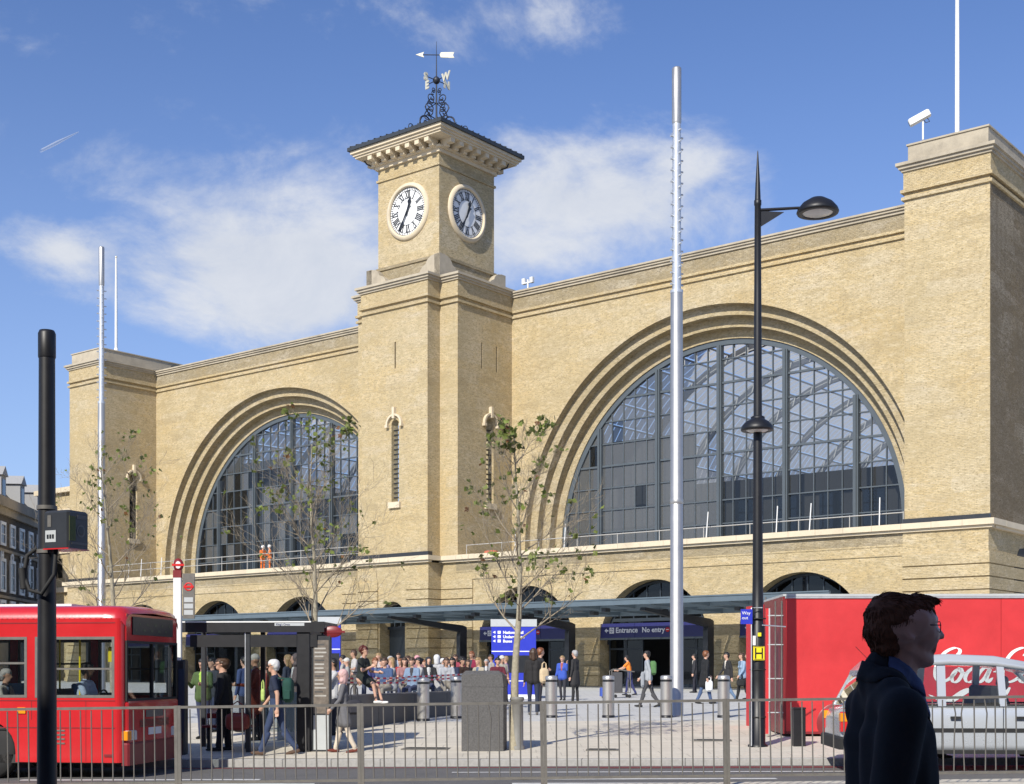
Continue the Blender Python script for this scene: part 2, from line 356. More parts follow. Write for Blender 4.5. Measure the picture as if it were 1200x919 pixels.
# ------------------------------------------------------------------ ground
def sheet(xs, ys, zf, name, m, kind='structure', off=0):
    vs = [(x, y, zf(x, y)+off) for y in ys for x in xs]; n = len(xs)
    fs = [(j*n+i, j*n+i+1, (j+1)*n+i+1, (j+1)*n+i) for j in range(len(ys)-1) for i in range(n-1)]
    b = MB(); b.add(vs, fs, 0, True); return b.build(name, m, kind=kind)
def floor_mat(name, base, spots, var=.2, band=None):
    m, t, b = new_mat(name); ln = t.links.new; b.inputs['Roughness'].default_value = .82
    co = N(t, 'ShaderNodeTexCoord'); 
    def noise(sv, d, r):
        n_ = N(t, 'ShaderNodeTexNoise'); n_.inputs['Scale'].default_value = sv; n_.inputs['Detail'].default_value = d; n_.inputs['Roughness'].default_value = r; ln(co.outputs['Object'], n_.inputs['Vector']); return n_.outputs['Fac']
    mx = N(t, 'ShaderNodeMix', data_type='RGBA'); ln(noise(.35, 8, .7), mx.inputs[0])
    mx.inputs[6].default_value = tuple(v*(1-var) for v in base)+(1,); mx.inputs[7].default_value = tuple(v*(1+var) for v in base)+(1,)
    c = mx.outputs[2]
    r_ = N(t, 'ShaderNodeMapRange'); ln(noise(9, 6, .8), r_.inputs[0]); r_.inputs[1].default_value = .5; r_.inputs[2].default_value = .7; r_.inputs[4].default_value = .5
    m2 = N(t, 'ShaderNodeMix', data_type='RGBA'); ln(r_.outputs[0], m2.inputs[0]); ln(c, m2.inputs[6]); m2.inputs[7].default_value = tuple(v*.6 for v in base)+(1,); c = m2.outputs[2]
    if band:
        sp = N(t, 'ShaderNodeSeparateXYZ'); ln(co.outputs['Object'], sp.inputs[0])
        br = N(t, 'ShaderNodeTexBrick'); ln(co.outputs['Object'], br.inputs['Vector']); br.inputs['Scale'].default_value = 1; br.inputs['Brick Width'].default_value = .9; br.inputs['Row Height'].default_value = .6
        br.inputs['Mortar Size'].default_value = .012; br.inputs['Color1'].default_value = (1,1,1,1); br.inputs['Color2'].default_value = (.93,.93,.93,1); br.inputs['Mortar'].default_value = (.72,.72,.72,1)
        m3 = N(t, 'ShaderNodeMix', data_type='RGBA', blend_type='MULTIPLY'); m3.inputs[0].default_value = 1; ln(c, m3.inputs[6]); ln(br.outputs['Color'], m3.inputs[7]); c = m3.outputs[2]
    vo = N(t, 'ShaderNodeTexVoronoi'); vo.inputs['Scale'].default_value = 1.6; ln(co.outputs['Object'], vo.inputs['Vector'])       # gum and drips
    g_ = N(t, 'ShaderNodeMath', operation='LESS_THAN'); ln(vo.outputs['Distance'], g_.inputs[0]); g_.inputs[1].default_value = .075
    g2 = N(t, 'ShaderNodeMath', operation='MULTIPLY'); ln(g_.outputs[0], g2.inputs[0]); g2.inputs[1].default_value = .45
    m4 = N(t, 'ShaderNodeMix', data_type='RGBA'); ln(g2.outputs[0], m4.inputs[0]); ln(c, m4.inputs[6]); m4.inputs[7].default_value = tuple(v*.35 for v in base)+(1,); c = m4.outputs[2]
    r5 = N(t, 'ShaderNodeMapRange'); ln(noise(.9, 7, .75), r5.inputs[0]); r5.inputs[1].default_value = .52; r5.inputs[2].default_value = .68; r5.inputs[4].default_value = .38
    m5 = N(t, 'ShaderNodeMix', data_type='RGBA'); ln(r5.outputs[0], m5.inputs[0]); ln(c, m5.inputs[6]); m5.inputs[7].default_value = tuple(v*.55 for v in base)+(1,); c = m5.outputs[2]
    ln(c, b.inputs['Base Color'])
    bp = N(t, 'ShaderNodeBump'); bp.inputs['Distance'].default_value = .006; ln(noise(60, 4, .7), bp.inputs['Height']); ln(bp.outputs[0], b.inputs['Normal'])
    return m
M['paving'] = floor_mat('yorkstone_paving', (.66,.60,.49), None, .18, True)
M['plaza'] = floor_mat('granite_plaza', (.56,.55,.52), None, .12, True)
M['asphalt'] = floor_mat('asphalt', (.13,.125,.12), None, .3)
M['kerbm'] = mat('kerb_granite', (.36,.35,.33), .8, var=.25, scale=14, bump=.004)
M['road_white'] = mat('road_paint_white', (.62,.61,.58), .7, var=.25, scale=9, dirt=.4)
M['road_red'] = mat('road_paint_red', (.34,.05,.05), .75, var=.25, scale=9, dirt=.3)
# one base sheet out to the horizon
gb = MB(); gb.box(-2500, 2500, -500, 4000, -1.2, -.9); gb.build('ground', M['asphalt'], kind='structure')
xs = [-400,-200,-120,-80,-60]+[-40+2*i for i in range(41)]+[60,80,120,200,400]
road_y = [4.6+ .8*i for i in range(0,25)]
b = MB()
cols_ = []
for x in xs:
    xc = max(-40, min(40, x)); k1 = kerb_f(xc)
    cols_.append([(x, 5+(k1-5)*j/10, rz_(x, 5+(k1-5)*j/10)) for j in range(11)])
vs = [p for c_ in cols_ for p in c_]
b.add(vs, [(i*11+j, (i+1)*11+j, (i+1)*11+j+1, i*11+j+1) for i in range(len(xs)-1) for j in range(10)], 0, True)
b.build('road', M['asphalt'], kind='structure')
b = MB(); fr = [0,.5,1,2,3,4,5,6,8]
cols_ = []
for x in xs:
    xc = max(-40, min(40, x)); k1 = kerb_f(xc)+.15; c_ = [(x, k1+(34-k1)*j/8, gz(x, k1+(34-k1)*j/8)) for j in range(9)]
    cols_.append(c_)
vs = [p for c_ in cols_ for p in c_]
b.add(vs, [(i*9+j, (i+1)*9+j, (i+1)*9+j+1, i*9+j+1) for i in range(len(xs)-1) for j in range(8)], 0, True)
b.build('pavement', M['paving'], kind='structure')
sheet(xs, [34, 36, 38, 40, 45, 50, 60, 74, 90, 120, 200, 600], gz, 'station_forecourt', M['plaza'])
# near pavement, under the photographer
b = MB(); b.box(-60, 60, -3.4, 5.0, -.6, .0); 
b.build('near_pavement', M['paving'], kind='structure')
# central island that carries the guard rail
b = MB()
for i in range(20):
    x0, x1 = -40+4*i, -36+4*i; z0, z1 = tilt(x0,18)+.04, tilt(x1,18)+.04
    b.add([(x0,17.6,z0),(x1,17.6,z1),(x1,18.7,z1),(x0,18.7,z0),(x0,17.6,-.6),(x1,17.6,-.6),(x1,18.7,-.6),(x0,18.7,-.6)], [(0,1,2,3),(0,4,5,1),(3,2,6,7)])
b.build('traffic_island', M['paving'], kind='structure')
# kerb stones
kerb = thing('kerb', None, None); kerb['kind'] = 'structure'
ks = MB().bbox(-.448, .448, 0, .17, -.25, .0, .012).mesh('kerb_stone', M['kerbm'])
x = -26
while x < 26:
    o = inst('kerb_stone', ks, kerb, (x, kerb_f(x), gz(x, kerb_f(x))+.002+rnd.uniform(-.003,.003)), (0, -math.atan(.0125), -math.atan(.13)))
    x += .9*math.cos(math.atan(.13))
def marking(name, f_off, w, m, x0, x1, dash=None, off=.006):
    b = MB(); x = x0; step = 1.0
    while x < x1:
        xe = min(x+step, x1)
        if not dash or (int((x-x0)/dash) % 2 == 0):
            fa, fb = kerb_f(x)-f_off, kerb_f(xe)-f_off
            b.add([(x,fa,rz_(x,fa)+off),(xe,fb,rz_(xe,fb)+off),(xe,fb+w,rz_(xe,fb+w)+off),(x,fa+w,rz_(x,fa+w)+off)], [(0,1,2,3)])
        x = xe
    return b.build(name, m, kind='structure')
marking('road_marking', .40, .1, M['road_red'], -24, 26)
marking('road_marking', .62, .1, M['road_red'], 1.5, 26)
marking('road_marking', 1.55, .16, M['road_white'], -1.0, 26)
marking('road_marking', 3.0, .22, M['road_white'], -24, 26, 4)
marking('road_marking', 4.1, .5, M['road_white'], -12, 6.4, 3)

# iron covers let into the pavement, and a darker repair in the road
for (px_, f_, w_, d_, lb) in ((500, 26.3, .9, .6, 'rectangular iron cover in the pavement left of the granite cabinet'), (835, 27.4, .75, .5, 'pair of slotted drain covers in the pavement left of the lamp post'), (706, 25.6, .6, .45, 'small iron cover in the pavement near the kerb, before the bollards')):
    x_, y_ = at(px_, f_); t_ = thing('iron_cover', lb, 'drain cover', (x_, y_, gz(x_, y_)), R(-7), 'iron covers let into the pavement')
    b = MB(); b.box(-w_/2, w_/2, -d_/2, d_/2, -.02, .012); b.build('plate', M['galv'], t_)
    for k in range(4): b = MB(); b.box(-w_*.42, w_*.42, -d_*.36+k*d_*.22, -d_*.30+k*d_*.22, .012, .018); b.build('rib', M['dark_steel'], t_)
# ------------------------------------------------------------------ the station
BA = R(-38.73)
BX, BY = Vector((math.cos(BA), math.sin(BA), 0)), Vector((-math.sin(BA), math.cos(BA), 0))
B0 = BX*(-57.3) + BY*61.1                     # centre of the tower, on the line of the lower front
def bw(x, y, z=0):                            # a place in the station's own axes -> world
    return B0 + BX*x + BY*y + Vector((0,0,z))
st = thing('railway_station', 'long yellow-brick station with two great glazed arches and a square clock tower between', 'station', B0, BA)
BR, STN = M['brick'], M['stone']
AC, R0, ZS, ZL, ZT = 17.95, 12.75, 9.25, 8.4, 25.1       # arch centre, outer radius, springing, ledge, parapet
RING = [(12.75, 5.15), (12.20, 5.62), (11.65, 6.2), (11.15, 6.8)]
WT = 4.16; WP = 31.8; PW = 4.0
NA = 72
def arc(cx, r, z=ZS, n=NA, a0=180, a1=0): return [(cx + r*math.cos(R(a0+(a1-a0)*i/n)), z + r*math.sin(R(a0+(a1-a0)*i/n))) for i in range(n+1)]
for sgn in (-1, 1):
    cx = sgn*AC; x0, x1 = (WT, WP) if sgn > 0 else (-WP, -WT)
    b = MB(); r, y = RING[0]; a = arc(cx, r)
    xs_ = [p[0] for p in a]
    # face above the arch
    for (xa, za), (xb, zb) in zip(a, a[1:]): b.add([(xa,y,za),(xb,y,zb),(xb,y,ZT-.35),(xa,y,ZT-.35)], [(0,1,2,3)])
    for xa, xb in ((x0, a[0][0]), (a[-1][0], x1)): b.add([(xa,y,ZL-.2),(xb,y,ZL-.2),(xb,y,ZT-.35),(xa,y,ZT-.35)], [(0,1,2,3)])
    # back of the wall and its top
    b.box(x0, x1, 8.2, 8.6, 22.4, ZT-.4)
    b.add([(x0,y,ZT-.36),(x1,y,ZT-.36),(x1,8.6,ZT-.36),(x0,8.6,ZT-.36)], [(0,1,2,3)])
    b.build('wall', BR, st)
    # stepped orders of the arch, each a ring of its own
    for k, (r, y) in enumerate(RING):
        b = MB(); ro = r; ri = RING[k+1][0] if k < 3 else r - .02; y1 = RING[k+1][1] if k < 3 else 7.3
        a = arc(cx, r); a = [(a[0][0], ZL-.1)] + a + [(a[-1][0], ZL-.1)]
        # soffit / reveal from this face back to the next
        for (xa, za), (xb, zb) in zip(a, a[1:]): b.add([(xa,y,za),(xa,y1,za),(xb,y1,zb),(xb,y,zb)], [(0,1,2,3)], 0)
        if k < 3:
            c_ = arc(cx, ri); c_ = [(c_[0][0], ZL-.1)] + c_ + [(c_[-1][0], ZL-.1)]
            for (p, q, s_, u) in zip(a, a[1:], c_, c_[1:]):
                b.add([(p[0],y1,p[1]),(s_[0],y1,s_[1]),(u[0],y1,u[1]),(q[0],y1,q[1])], [(3,2,1,0)], 0)
        b.build('arch_order', M['brick_ring'], st)
        # thin pale edge bead of each order
    # frieze, string courses, coping
    y = 5.15
    b = MB(); b.box(x0, x1, y-.22, 8.7, ZT-.22, ZT); b.box(x0, x1, y-.30, 8.7, ZT-.10, ZT+.0); b.box(x0, x1, y-.13, y+.01, ZT-.36, ZT-.22); b.build('coping', STN, st)
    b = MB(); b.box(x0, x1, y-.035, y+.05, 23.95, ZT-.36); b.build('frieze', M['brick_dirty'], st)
    b = MB(); b.box(x0, x1, y-.13, y+.01, 23.80, 23.95); b.build('string_course', M['brick'], st)
    b = MB(); b.box(x0, x1, y-.11, y+.01, 23.46, 23.60); b.build('string_course', M['brick'], st)
    # body behind (roof of the shed side walls)
    b = MB(); xo = x1 if sgn > 0 else x0; xi = x0 if sgn > 0 else x1
    b.box(min(xo, xo+sgn*.5), max(xo, xo+sgn*.5), 8.6, 118, 0, 18); b.box(min(xi, xi-sgn*.6), max(xi, xi-sgn*.6), 8.6, 118, 0, 15); b.build('side_wall', BR, st)

def moulded_top(b_st, b_fr, x0, x1, y0, y1, zt, parent, front_only=False):
    """coping, dirty frieze and two string courses running round a rectangular shaft"""
    def ringbox(bb, o, za, zb):
        bb.box(x0-o, x1+o, y0-o, y1+o, za, zb)
    s1 = MB(); ringbox(s1, .32, zt-.12, zt+.02); ringbox(s1, .22, zt-.26, zt-.12); ringbox(s1, .12, zt-.38, zt-.26); s1.build('cornice', STN, parent)
    s2 = MB(); ringbox(s2, .04, zt-1.22, zt-.38); s2.build('frieze', M['brick'], parent)
    s3 = MB(); ringbox(s3, .15, zt-1.36, zt-1.22); s3.build('string_course', M['brick'], parent)
    s4 = MB(); ringbox(s4, .12, zt-1.70, zt-1.56); s4.build('string_course', M['brick'], parent)

def shaft_with_slots(x0, x1, y0, y1, z0, z1, slots_front=(), slots_side=(), name='shaft'):
    """a square shaft whose front (-y) and right (+x) faces have narrow openings (u, w, za, zb, arched)"""
    b = MB()
    def face(u0, u1, P, slots, flip):
        slots = sorted(slots)
        cuts = [u0]
        for (u, w, za, zb, ar) in slots: cuts += [u-w/2, u+w/2]
        cuts.append(u1)
        def q(a, c, za, zb):
            if zb-za < 1e-4 or c-a < 1e-4: return
            vs = [P(a,za,0),P(c,za,0),P(c,zb,0),P(a,zb,0)]; b.add(vs, [(0,1,2,3)] if not flip else [(0,1,2,3)])
        for i in range(0, len(cuts), 2): q(cuts[i], cuts[i+1], z0, z1)
        for (u, w, za, zb, ar) in slots:
            q(u-w/2, u+w/2, z0, za)
            top = [(u-w/2, zb), (u+w/2, zb)]
            if ar:
                n = 10; rr = w/2; top = [(u-rr*math.cos(math.pi*i/n), zb-rr+rr*math.sin(math.pi*i/n)) for i in range(n+1)]
            for (ua, va), (ub, vb) in zip(top, top[1:]): b.add([P(ua,va,0),P(ub,vb,0),P(ub,z1,0),P(ua,z1,0)], [(0,1,2,3)])
            outl = [(u-w/2, za)] + top + [(u+w/2, za)]
            for p, s_ in zip(outl, outl[1:]+outl[:1]): b.add([P(p[0],p[1],0),P(p[0],p[1],.34),P(s_[0],s_[1],.34),P(s_[0],s_[1],0)], [(0,1,2,3)])
    face(x0, x1, lambda u, z, d: (u, y0+d, z), slots_front, False)
    face(y0, y1, lambda u, z, d: (x1-d, u, z), slots_side, False)
    b.add([(x0,y0,z0),(x0,y1,z0),(x0,y1,z1),(x0,y0,z1)], [(0,1,2,3)]); b.add([(x0,y1,z0),(x1,y1,z0),(x1,y1,z1),(x0,y1,z1)], [(0,1,2,3)])
    b.add([(x0,y0,z1),(x1,y0,z1),(x1,y1,z1),(x0,y1,z1)], [(0,1,2,3)])
    return b.build(name, BR, st)
def slit_fill(u, w, za, zb, side=None, x=0, y=0, arched=True):
    """glazing, sill and hood of one narrow arched window; side None = on a front face at y, else on a right face at x"""
    P = (lambda a, d, z: (a, y+d, z)) if side is None else (lambda a, d, z: (x-d, a, z))
    b = MB(); n = 10; rr = w/2
    top = [(u-rr*math.cos(math.pi*i/n), zb-rr+rr*math.sin(math.pi*i/n)) for i in range(n+1)]
    vs = [P(a, .30, z) for a, z in [(u-w/2, za)] + top + [(u+w/2, za)]]
    b.add(vs, [tuple(range(len(vs)))]); win = b.build('slit_window', M['glass_dark'], st)
    b = MB(); 
    for k in range(1, 16):
        z = za + (zb-rr-za)*k/16; 
        p, q = P(u-w/2, .26, z-.03), P(u+w/2, .20, z+.03); b.box(p[0], q[0], p[1], q[1], p[2], q[2])
    b.build('louvre', M['dark_steel'], win)
    b = MB(); p, q = P(u-w/2-.16, -.16, za-.38), P(u+w/2+.16, .05, za-.02); b.box(p[0], q[0], p[1], q[1], p[2], q[2]); b.build('sill', M['stone_cream'], st)
    b = MB(); ri, ro = rr+.22, rr+.34; m = 12; zc = zb-rr
    if arched:
        for i in range(m):
            a0, a1 = math.pi*i/m, math.pi*(i+1)/m
            pts = [(u+ri*math.cos(a0), zc+ri*math.sin(a0)), (u+ro*math.cos(a0), zc+ro*math.sin(a0)), (u+ro*math.cos(a1), zc+ro*math.sin(a1)), (u+ri*math.cos(a1), zc+ri*math.sin(a1))]
            vs = [P(a, -.18, z) for a, z in pts] + [P(a, .03, z) for a, z in pts]
            b.add(vs, [(0,1,2,3),(0,4,5,1),(1,5,6,2),(2,6,7,3),(3,7,4,0)])
        for s_ in (-1, 1):
            p, q = P(u+s_*(ri-.04), -.22, zc-.16), P(u+s_*(ro+.04), .03, zc+.0); b.box(p[0], q[0], p[1], q[1], p[2], q[2])
        p, q = P(u-.09, -.22, zc+rr+.05), P(u+.09, .03, zc+rr+.72); b.box(p[0], q[0], p[1], q[1], p[2], q[2])
        b.build('hood_mould', M['stone_cream'], st)
# tower: central projection, shoulders
ZC = 25.2
shaft_with_slots(-2.75, 2.75, -1.1, 5.2, ZL-.1, 18.0, [(0.1, .62, 11.8, 16.8, True)], name='tower_front')
shaft_with_slots(-2.75, 2.75, -1.1, 5.2, 18.0, ZC-.3, [(0.1, .12, 19.9, 21.5, False)], name='tower_front')
slit_fill(.1, .62, 11.8, 16.8, y=-1.1)
shaft_with_slots(-WT, WT, 0.0, 9, ZL-.1, 18.0, [], [(3.0, .70, 11.8, 16.95, True)], name='tower_shaft')
shaft_with_slots(-WT, WT, 0.0, 9, 18.0, ZC-.3, [], [(2.25, .12, 19.9, 21.5, False), (3.65, .12, 19.9, 21.5, False)], name='tower_shaft')
slit_fill(3.0, .70, 11.8, 16.95, side=1, x=WT)
moulded_top(None, None, -2.75, 2.75, -1.1, 4, ZC, st); moulded_top(None, None, -WT+.003, WT-.003, 0.003, 9, ZC-.004, st)
b = MB(); b.box(-2.95, 2.95, -1.28, -.9, ZL, ZL+.26); b.build('dark_strip', M['dark_steel'], st)  # dark strip drawn for the shadow line above the ledge
# clock stage
K = 2.55; KY0, KY1 = .15, 5.35; KZ = 32.9
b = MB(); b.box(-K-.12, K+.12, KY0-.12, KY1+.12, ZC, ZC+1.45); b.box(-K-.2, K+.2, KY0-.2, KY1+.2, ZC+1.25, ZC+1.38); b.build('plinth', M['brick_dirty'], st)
b = MB(); b.box(-K, K, KY0, KY1, ZC, KZ+1.0); b.build('clock_stage', M['brick'], st)
b = MB(); b.box(-K-.09, K+.09, KY0-.09, KY1+.09, KZ-.85, KZ-.72); b.build('string_course', M['brick'], st)
# stone ears at the corners of the stage
def ear(xc, yc, dx, dy):
    b = MB(); Lw, T = 1.75, .45
    prof = [(0,0),(Lw,0),(Lw,.16),(Lw-.05,.34),(Lw-.16,.55),(Lw-.36,.74),(Lw-.62,.86),(Lw-.66,.98),(Lw-.80,1.14),(Lw-1.02,1.26),(Lw-1.3,1.30),(0,1.32)]
    b.prism([(xc-dx*u, ZC+.02+z) for u, z in prof], yc, yc-dy*T, 'xz')
    b.prism([(yc-dy*u, ZC+.021+z*.998) for u, z in prof], xc-dx*.002, xc-dx*T, 'yz')
    b.build('corner_stone', M['stone'], st)
for xc, dx in ((-K-.52,-1),(K+.52,1)):
    for yc, dy in ((KY0-.52,-1),(KY1+.52,1)): ear(xc, yc, dx, dy)
# eaves: bed mould, modillions, soffit, roof
OH = 1.37
b = MB(); b.box(-K-.14, K+.14, KY0-.14, KY1+.14, KZ-.08, KZ+.14); b.box(-K-.3, K+.3, KY0-.3, KY1+.3, KZ+.14, KZ+.26); b.build('bed_mould', M['stone_cream'], st)
mod = MB(); mod.prism([(0,-.02),(.0,.42),(.86,.42),(.86,.14),(.46,.14),(.46,-.02)], -.17, .17, 'yz')     # local: projects along -y after rotation
modm = mod.mesh('modillion', M['stone_cream'])
nmod = 7
for side in range(4):
    for i in range(nmod):
        t_ = -1 + 2*(i+.5)/nmod
        yc = (KY0+KY1)/2; hw, hd = K+.22, (KY1-KY0)/2+.22
        loc, rot = [((t_*hw, KY0-.1, KZ+.2), math.pi), ((K+.1, yc+t_*hd, KZ+.2), -math.pi/2), ((t_*hw, KY1+.1, KZ+.2), 0), ((-K-.1, yc+t_*hd, KZ+.2), math.pi/2)][side]
        inst('modillion', modm, st, loc, (0,0,rot))
ez = KZ+.62
b = MB(); o = 1.02; b.box(-K-o, K+o, KY0-o, KY1+o, ez, ez+.12); o = 1.12; b.box(-K-o, K+o, KY0-o, KY1+o, ez+.12, ez+.26); o = 1.24; b.box(-K-o, K+o, KY0-o, KY1+o, ez+.26, ez+.44); b.build('cornice', M['stone_cream'], st)
b = MB(); o = OH; ym = (KY0+KY1)/2
rf = [(-K-o,KY0-o),(K+o,KY0-o),(K+o,KY1+o),(-K-o,KY1+o)]
b.box(-K-o, K+o, KY0-o, KY1+o, ez+.44, ez+.66)
vs = [(x, y, ez+.66) for x, y in rf] + [(0, ym, ez+1.55)]
b.add(vs, [(0,1,4),(1,2,4),(2,3,4),(3,0,4)])
roof = b.build('tower_roof', M['slate'], st)
b = MB()
for k in range(15):      # standing rolls showing at the eaves
    t_ = -1+2*(k+.5)/15; x = t_*(K+o)
    for (p, q) in (((x, KY0-o-.03, ez+.68), (x*.06, ym-.2, ez+1.5)), ((x, KY1+o+.03, ez+.68), (x*.06, ym+.2, ez+1.5))): b.tube([p, q], [.035,.02], 5)
    y = ym + t_*((KY1-KY0)/2+o)
    for (p, q) in (((K+o+.03, y, ez+.68), (.2, ym+(y-ym)*.06, ez+1.5)), ((-K-o-.03, y, ez+.68), (-.2, ym+(y-ym)*.06, ez+1.5))): b.tube([p, q], [.035,.02], 5)
b.build('roof_rolls', M['slate'], roof)
b = MB()
b.tube([(K+1.0, KY1+.4, ez+.3),(K+.75,KY1+.4,ez-.2),(K+.2,KY1+.2,ez-.35),(K+.06,KY1+.1,ez-.6)], .05, 6); b.tube([(-K-1.0, KY0-.5, ez+.25),(-K-.6,KY0-.4,ez-.25),(-K-.1,KY0-.05,ez-.5)], .05, 6)
b.build('downpipe', M['dark_steel'], st)
# clocks
STROKES = {'I': [((0,0),(0,1))], 'V': [((-.32,1),(0,0)), ((.32,1),(0,0))], 'X': [((-.32,1),(.32,0)), ((.32,1),(-.32,0))]}
WID = {'I': .34, 'V': .72, 'X': .74}
def clock(M4):
    cx_n = 48; Rd = 1.46
    b = MB(); b.lathe([(1.46,-.02),(1.50,-.17),(1.56,-.20),(1.63,-.15),(1.72,-.13),(1.76,-.02),(1.76,.05)], cx_n, axis='y'); b.xf(M4)
    ck = b.build('clock', M['stone_cream'], st)
    b = MB(); b.lathe([(1.49,-.03),(.001,-.035)], cx_n, axis='y'); b.xf(M4); b.build('dial', M['dial'], ck)
    b = MB()
    for ra, rb in ((1.44,1.47),(1.28,1.30),(.80,.815)):
        for k in range(60):
            a0, a1 = 2*math.pi*k/60, 2*math.pi*(k+1)/60
            b.add([(r_*math.sin(a), -.045, r_*math.cos(a)) for r_, a in ((ra,a0),(rb,a0),(rb,a1),(ra,a1))], [(0,1,2,3)])
    for k in range(60):
        a = 2*math.pi*k/60; w = .03 if k % 5 else .05
        b.add([(r_*math.sin(a)+s_*w*math.cos(a), -.046, r_*math.cos(a)-s_*w*math.sin(a)) for r_, s_ in ((1.30,-.5),(1.44,-.5),(1.44,.5),(1.30,.5))], [(0,1,2,3)])
    b.xf(M4); b.build('minute_track', M['ink'], ck, kind='stuff')
    for h, txt in enumerate(['XII','I','II','III','IIII','V','VI','VII','VIII','IX','X','XI']):
        b = MB(); tot_ = sum(WID[c] for c in txt); sc_w = .115 if tot_ > 1.6 else .13; hgt = .42; x = -tot_/2
        a = 2*math.pi*h/12
        def put(u, v):     # u across, v outwards from .84 to 1.26
            r_ = .83 + v*hgt; uu = u*.30*(1.0 if tot_ < 1.8 else .86)
            return (r_*math.sin(a)+uu*math.cos(a), r_*math.cos(a)-uu*math.sin(a))
        for c in txt:
            xc = x + WID[c]/2; x += WID[c]
            for n_s, ((u0,v0),(u1,v1)) in enumerate(STROKES[c]):
                th = .22 if n_s == 0 else .13
                p0a, p0b, p1b, p1a = put(xc+u0-th/2, v0), put(xc+u0+th/2, v0), put(xc+u1+th/2, v1), put(xc+u1-th/2, v1)
                b.add([(p[0], -.047-.001*n_s, p[1]) for p in (p0a,p0b,p1b,p1a)], [(0,1,2,3)])
        for v_ in (0, 1):
            p = [put(-tot_/2, v_-.035), put(tot_/2, v_-.035), put(tot_/2, v_+.035), put(-tot_/2, v_+.035)]
            b.add([(q[0], -.050, q[1]) for q in p], [(0,1,2,3)])
        b.xf(M4); b.build('numeral', M['ink'], ck)
    def hand(deg, prof, d):
        a = R(deg); n = len(prof); vs = []
        for r_, w in prof:
            for s_ in (-1, 1): vs.append((r_*math.sin(a)+s_*w*math.cos(a), d, r_*math.cos(a)-s_*w*math.sin(a)))
        vs += [(x, y-.02, z) for x, y, z in vs]; m = 2*n; f = []
        for i in range(n-1): f += [(2*i,2*i+1,2*i+3,2*i+2), (m+2*i,m+2*i+2,m+2*i+3,m+2*i+1), (2*i,2*i+2,m+2*i+2,m+2*i), (2*i+1,m+2*i+1,m+2*i+3,2*i+3)]
        b = MB(); b.add(vs, f); b.xf(M4); b.build('hand', M['ink'], ck)
    hand(17.5, [(-.25,.06),(0,.06),(.45,.05),(.55,.13),(.66,.14),(.74,.06),(.92,.012)], -.09)
    hand(210, [(-.45,.11),(-.30,.05),(0,.055),(.6,.045),(.85,.09),(.95,.06),(1.32,.012)], -.12)
clock(Matrix.Translation((0, KY0, 29.75)))
clock(Matrix.Translation((K, (KY0+KY1)/2-.05, 29.75)) @ Matrix.Rotation(R(90), 4, 'Z'))
# weather vane on scroll work
vz = ez+1.82; b = MB()
b.tube([(0,ym,vz-.6),(0,ym,vz+3.3),(0,ym,vz+5.8)], [.07,.045,.012], 8); b.ball((0,ym,vz+3.35), .24, 10)
vane = b.build('weather_vane', M['iron'], st)
def spiral(cx_, cz_, r_, a0, turns, dirn, plane_ang):
    pts = []
    for i in range(30):
        t_ = i/29; a = a0 + dirn*turns*2*math.pi*t_; rr_ = r_*(1-t_*.86)
        u = (cx_ + rr_*math.cos(a))*1.3; pts.append((u*math.cos(plane_ang), ym + u*math.sin(plane_ang), cz_ + rr_*math.sin(a)))
    return pts
for pa in (0, math.pi/2):
    for s_ in (-1, 1):
        b = MB()
        b.tube(spiral(s_*.72, vz+.40, .50, R(-60) if s_ > 0 else R(240), 1.5, s_, pa), .045, 5)
        b.tube(spiral(s_*.45, vz+1.42, .38, R(-90), 1.5, s_, pa), .036, 5)
        b.tube(spiral(s_*.34, vz+2.1, .30, R(-90), 1.4, s_, pa), .034, 5)
        b.tube(spiral(s_*.18, vz+2.68, .15, R(-90), 1.2, s_, pa), .03, 5)
        P_ = lambda u, z: (u*1.3*math.cos(pa), ym+u*1.3*math.sin(pa), z)
        b.tube([P_(s_*1.2, vz-.55), P_(s_*1.22, vz+.2), P_(s_*1.05, vz+.62), P_(s_*.6, vz+.95), P_(s_*.08, vz+.9)], .035, 5)
        b.tube([P_(s_*.05, vz+.1), P_(s_*.45, vz+.95), P_(s_*.83, vz+1.35), P_(s_*.6, vz+1.75), P_(s_*.05, vz+1.9)], .03, 5)
        b.tube(spiral(s_*1.75, vz-.28, .26, R(-90), 1.2, s_, pa), .03, 5)
        b.build('scroll', M['iron'], vane)
WA = R(38.7+45)
for k, ch in enumerate('NESW'):
    a = WA + k*math.pi/2; d = Vector((math.cos(a), math.sin(a), 0)); b = MB()
    p = Vector((0, ym, vz+3.35)); b.tube([p, p+d*.75], .03, 5); b.build('arm', M['iron'], vane)
    me = text_mesh(ch, .68, M['gold'], 'cardinal_letter', .03, .03, align='CENTER')
    inst('cardinal_letter', me, vane, p + d*.88 + Vector((0,0,-.25)), (math.pi/2, 0, a if math.cos(a-R(38.7)) > 0 else a+math.pi))
b = MB(); d = Vector((math.cos(R(40)), math.sin(R(40)), 0)); p = Vector((0, ym, vz+4.95)); b.tube([p-d*.9, p+d*.3], .03, 6)
b.build('arrow_shaft', M['iron'], vane)
b = MB()
def flat(pts2, th=.03):
    n = Vector((-d.y, d.x, 0)); vs = [p + d*u + Vector((0,0,w)) + n*th for u, w in pts2] + [p + d*u + Vector((0,0,w)) - n*th for u, w in pts2]; m = len(pts2)
    b.add(vs, [tuple(range(m)), tuple(range(2*m-1, m-1, -1))] + [(i, m+i, m+(i+1)%m, (i+1)%m) for i in range(m)])
flat([(-1.3,0),(-.78,.17),(-.86,.0),(-.78,-.17)]); b.build('arrow_head', M['gold'], vane)
b = MB(); flat([(.2,0),(.28,.16),(1.12,.18),(1.04,.0),(1.12,-.18),(.28,-.16)]); b.build('arrow_tail', M['gold'], vane)

